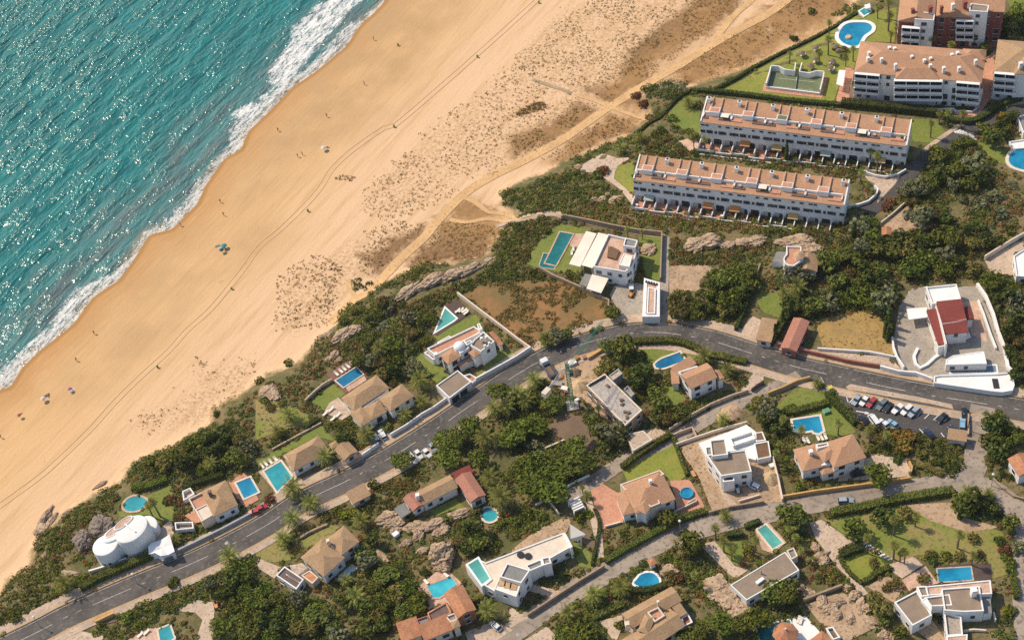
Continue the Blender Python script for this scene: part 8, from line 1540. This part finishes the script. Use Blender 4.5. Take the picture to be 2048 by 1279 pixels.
def person(s, pose, rz, c, label):
    p = P3(S(s)[0], .8 if pose == 'stand' else .1); me, J = PM[pose]; root = child('person', me, None, (p.x, p.y, h(p.x, p.y)), rz); tag(root, label, 'person', 'people on the beach')
    mb = MB(); hd = J[4]; mb.lathe([(.10, -.02), (.125, .05), (.10, .12), (.03, .15)], HAIR, (hd[0], hd[1], hd[2]), 10); mb.build('hair', root)
    mb = MB(); pv = J[0]; m = flat_('swimwear', c, .9)
    if pose == 'stand': mb.lathe([(.17, -.22), (.19, -.05), (.165, .12)], m, (0, 0, pv[2]), 12, 1.0, .8)
    else: mb.box((0, -.02, .15), (.36, .36, .29), m)
    mb.build('shorts', root)
for s, pose, rz, c, l in [('a:1480,690', 'stand', .5, (.05,.05,.06), 'person in dark shorts walking near the waterline below the foam'), ('a:1990,205', 'stand', 1.0, (.06,.05,.05), 'person strolling near the waterline at the top'), ('a:1940,443', 'stand', 2.0, (.08,.06,.12), 'person in dark shorts below the top waterline walker'), ('a:1740,615', 'stand', .3, (.12,.05,.03), 'lone person standing on the upper beach'), ('a:1585,828', 'stand', .8, (.5,.5,.48), 'person in pale shorts, left of a pair near the white parasol'), ('a:1610,818', 'stand', 2.2, (.25,.06,.04), 'person in red shorts, right of a pair near the white parasol'), ('a:1745,785', 'lie', 1.0, (.03,.03,.04), 'person lying in the shade of the white parasol'), ('a:1172,1070', 'stand', .2, (.08,.04,.02), 'person in brown shorts walking on the upper middle beach'), ('a:1190,1140', 'stand', 2.8, (.3,.28,.05), 'person in yellow shorts on the middle beach'), ('a:960,1195', 'stand', 1.4, (.2,.2,.08), 'person paddling at the edge of the wash'), ('d:1195,255', 'lie', .6, (.02,.08,.1), 'person lying under the turquoise parasol'), ('d:500,705', 'stand', .6, (.1,.1,.2), 'person near the waterline left of the middle beach'), ('d:405,848', 'stand', .4, (.35,.04,.03), 'person in red shorts standing on the lower beach'), ('d:380,1005', 'lie', .8, (.2,.05,.1), 'person lying beside the pink parasol'), ('d:258,1042', 'lie', .4, (.05,.05,.05), 'person lying beside the white parasol on the lower beach'), ('d:105,1140', 'lie', 2.0, (.03,.03,.1), 'person lying under the red and orange parasol'), ('L:3,687', 'stand', .6, (.05,.05,.05), 'person standing at the left edge of the beach')]: person(s, pose, rz, c, l)
for s, l in (('G:1812,507', 'round manhole cover on the main road near the dashed centre line'), ('I:52,1237', 'round manhole cover on the lower street by the white car')):
    p = P3(S(s)[0]); mb = MB(); mb.lathe([(.55, 0), (.5, .03)], GREYW, n=14); mb.lathe([(.36, .03), (.33, .04)], METAL, n=12); o = mb.build('manhole_cover', None, (p.x, p.y, h(p.x, p.y)+.19)); tag(o, l, 'manhole cover', 'manhole covers')
# ---- lamps, poles
def lamp(s, label, hh=5.0):
    p = P3(S(s)[0], hh); root = empty('street_lamp', (p.x, p.y, p.z-hh)); tag(root, label, 'street lamp', 'street lamps'); mb = MB(); mb.lathe([(.12, -.3), (.06, hh)], POLE, n=8); mb.build('pole', root); mb = MB(); mb.lathe([(.1, hh-.1), (.34, hh+.1), (.36, hh+.35), (.1, hh+.55)], CANVAS, n=12); mb.build('lamp_head', root)
lamp('G:1060,755', 'globe street lamp under the thick clipped hedge'); lamp('G:270,1095', 'globe street lamp at the lower end of the coastal scrub'); lamp('I:1340,332', 'globe street lamp on the hedge of the lower street'); lamp('G:1500,800' if 0 else 'E:1800,1235', 'globe street lamp at the corner of the side road')
p = P3(S('w:1890,640')[0]); root = empty('utility_pole', p); tag(root, 'tall dark utility pole at the right end of the car park', 'utility pole'); mb = MB(); mb.lathe([(.16, -.5), (.11, 8)], TRUNK, n=8); mb.build('pole', root); mb = MB(); mb.box((0, 0, 7.6), (1.8, .14, .14), TRUNK); mb.build('crossarm', root)

# ---- thin haze volume added over the bay to lift dark shadows
if HAZE > 0:
    z0, z1 = float(EZ.min())-1.0, CAM[2]+12; x0, x1 = float(ex[0])-5, float(ex[-1])+5; y0, y1 = float(ey[0])-5, float(ey[-1])+5
    mb = MB(); mb.box(((x0+x1)/2, (y0+y1)/2, (z0+z1)/2), (x1-x0, y1-y0, z1-z0), hz); o = mb.build('haze'); tag(o, 'thin haze volume added over the bay to lift its dark shadows', kind='stuff')
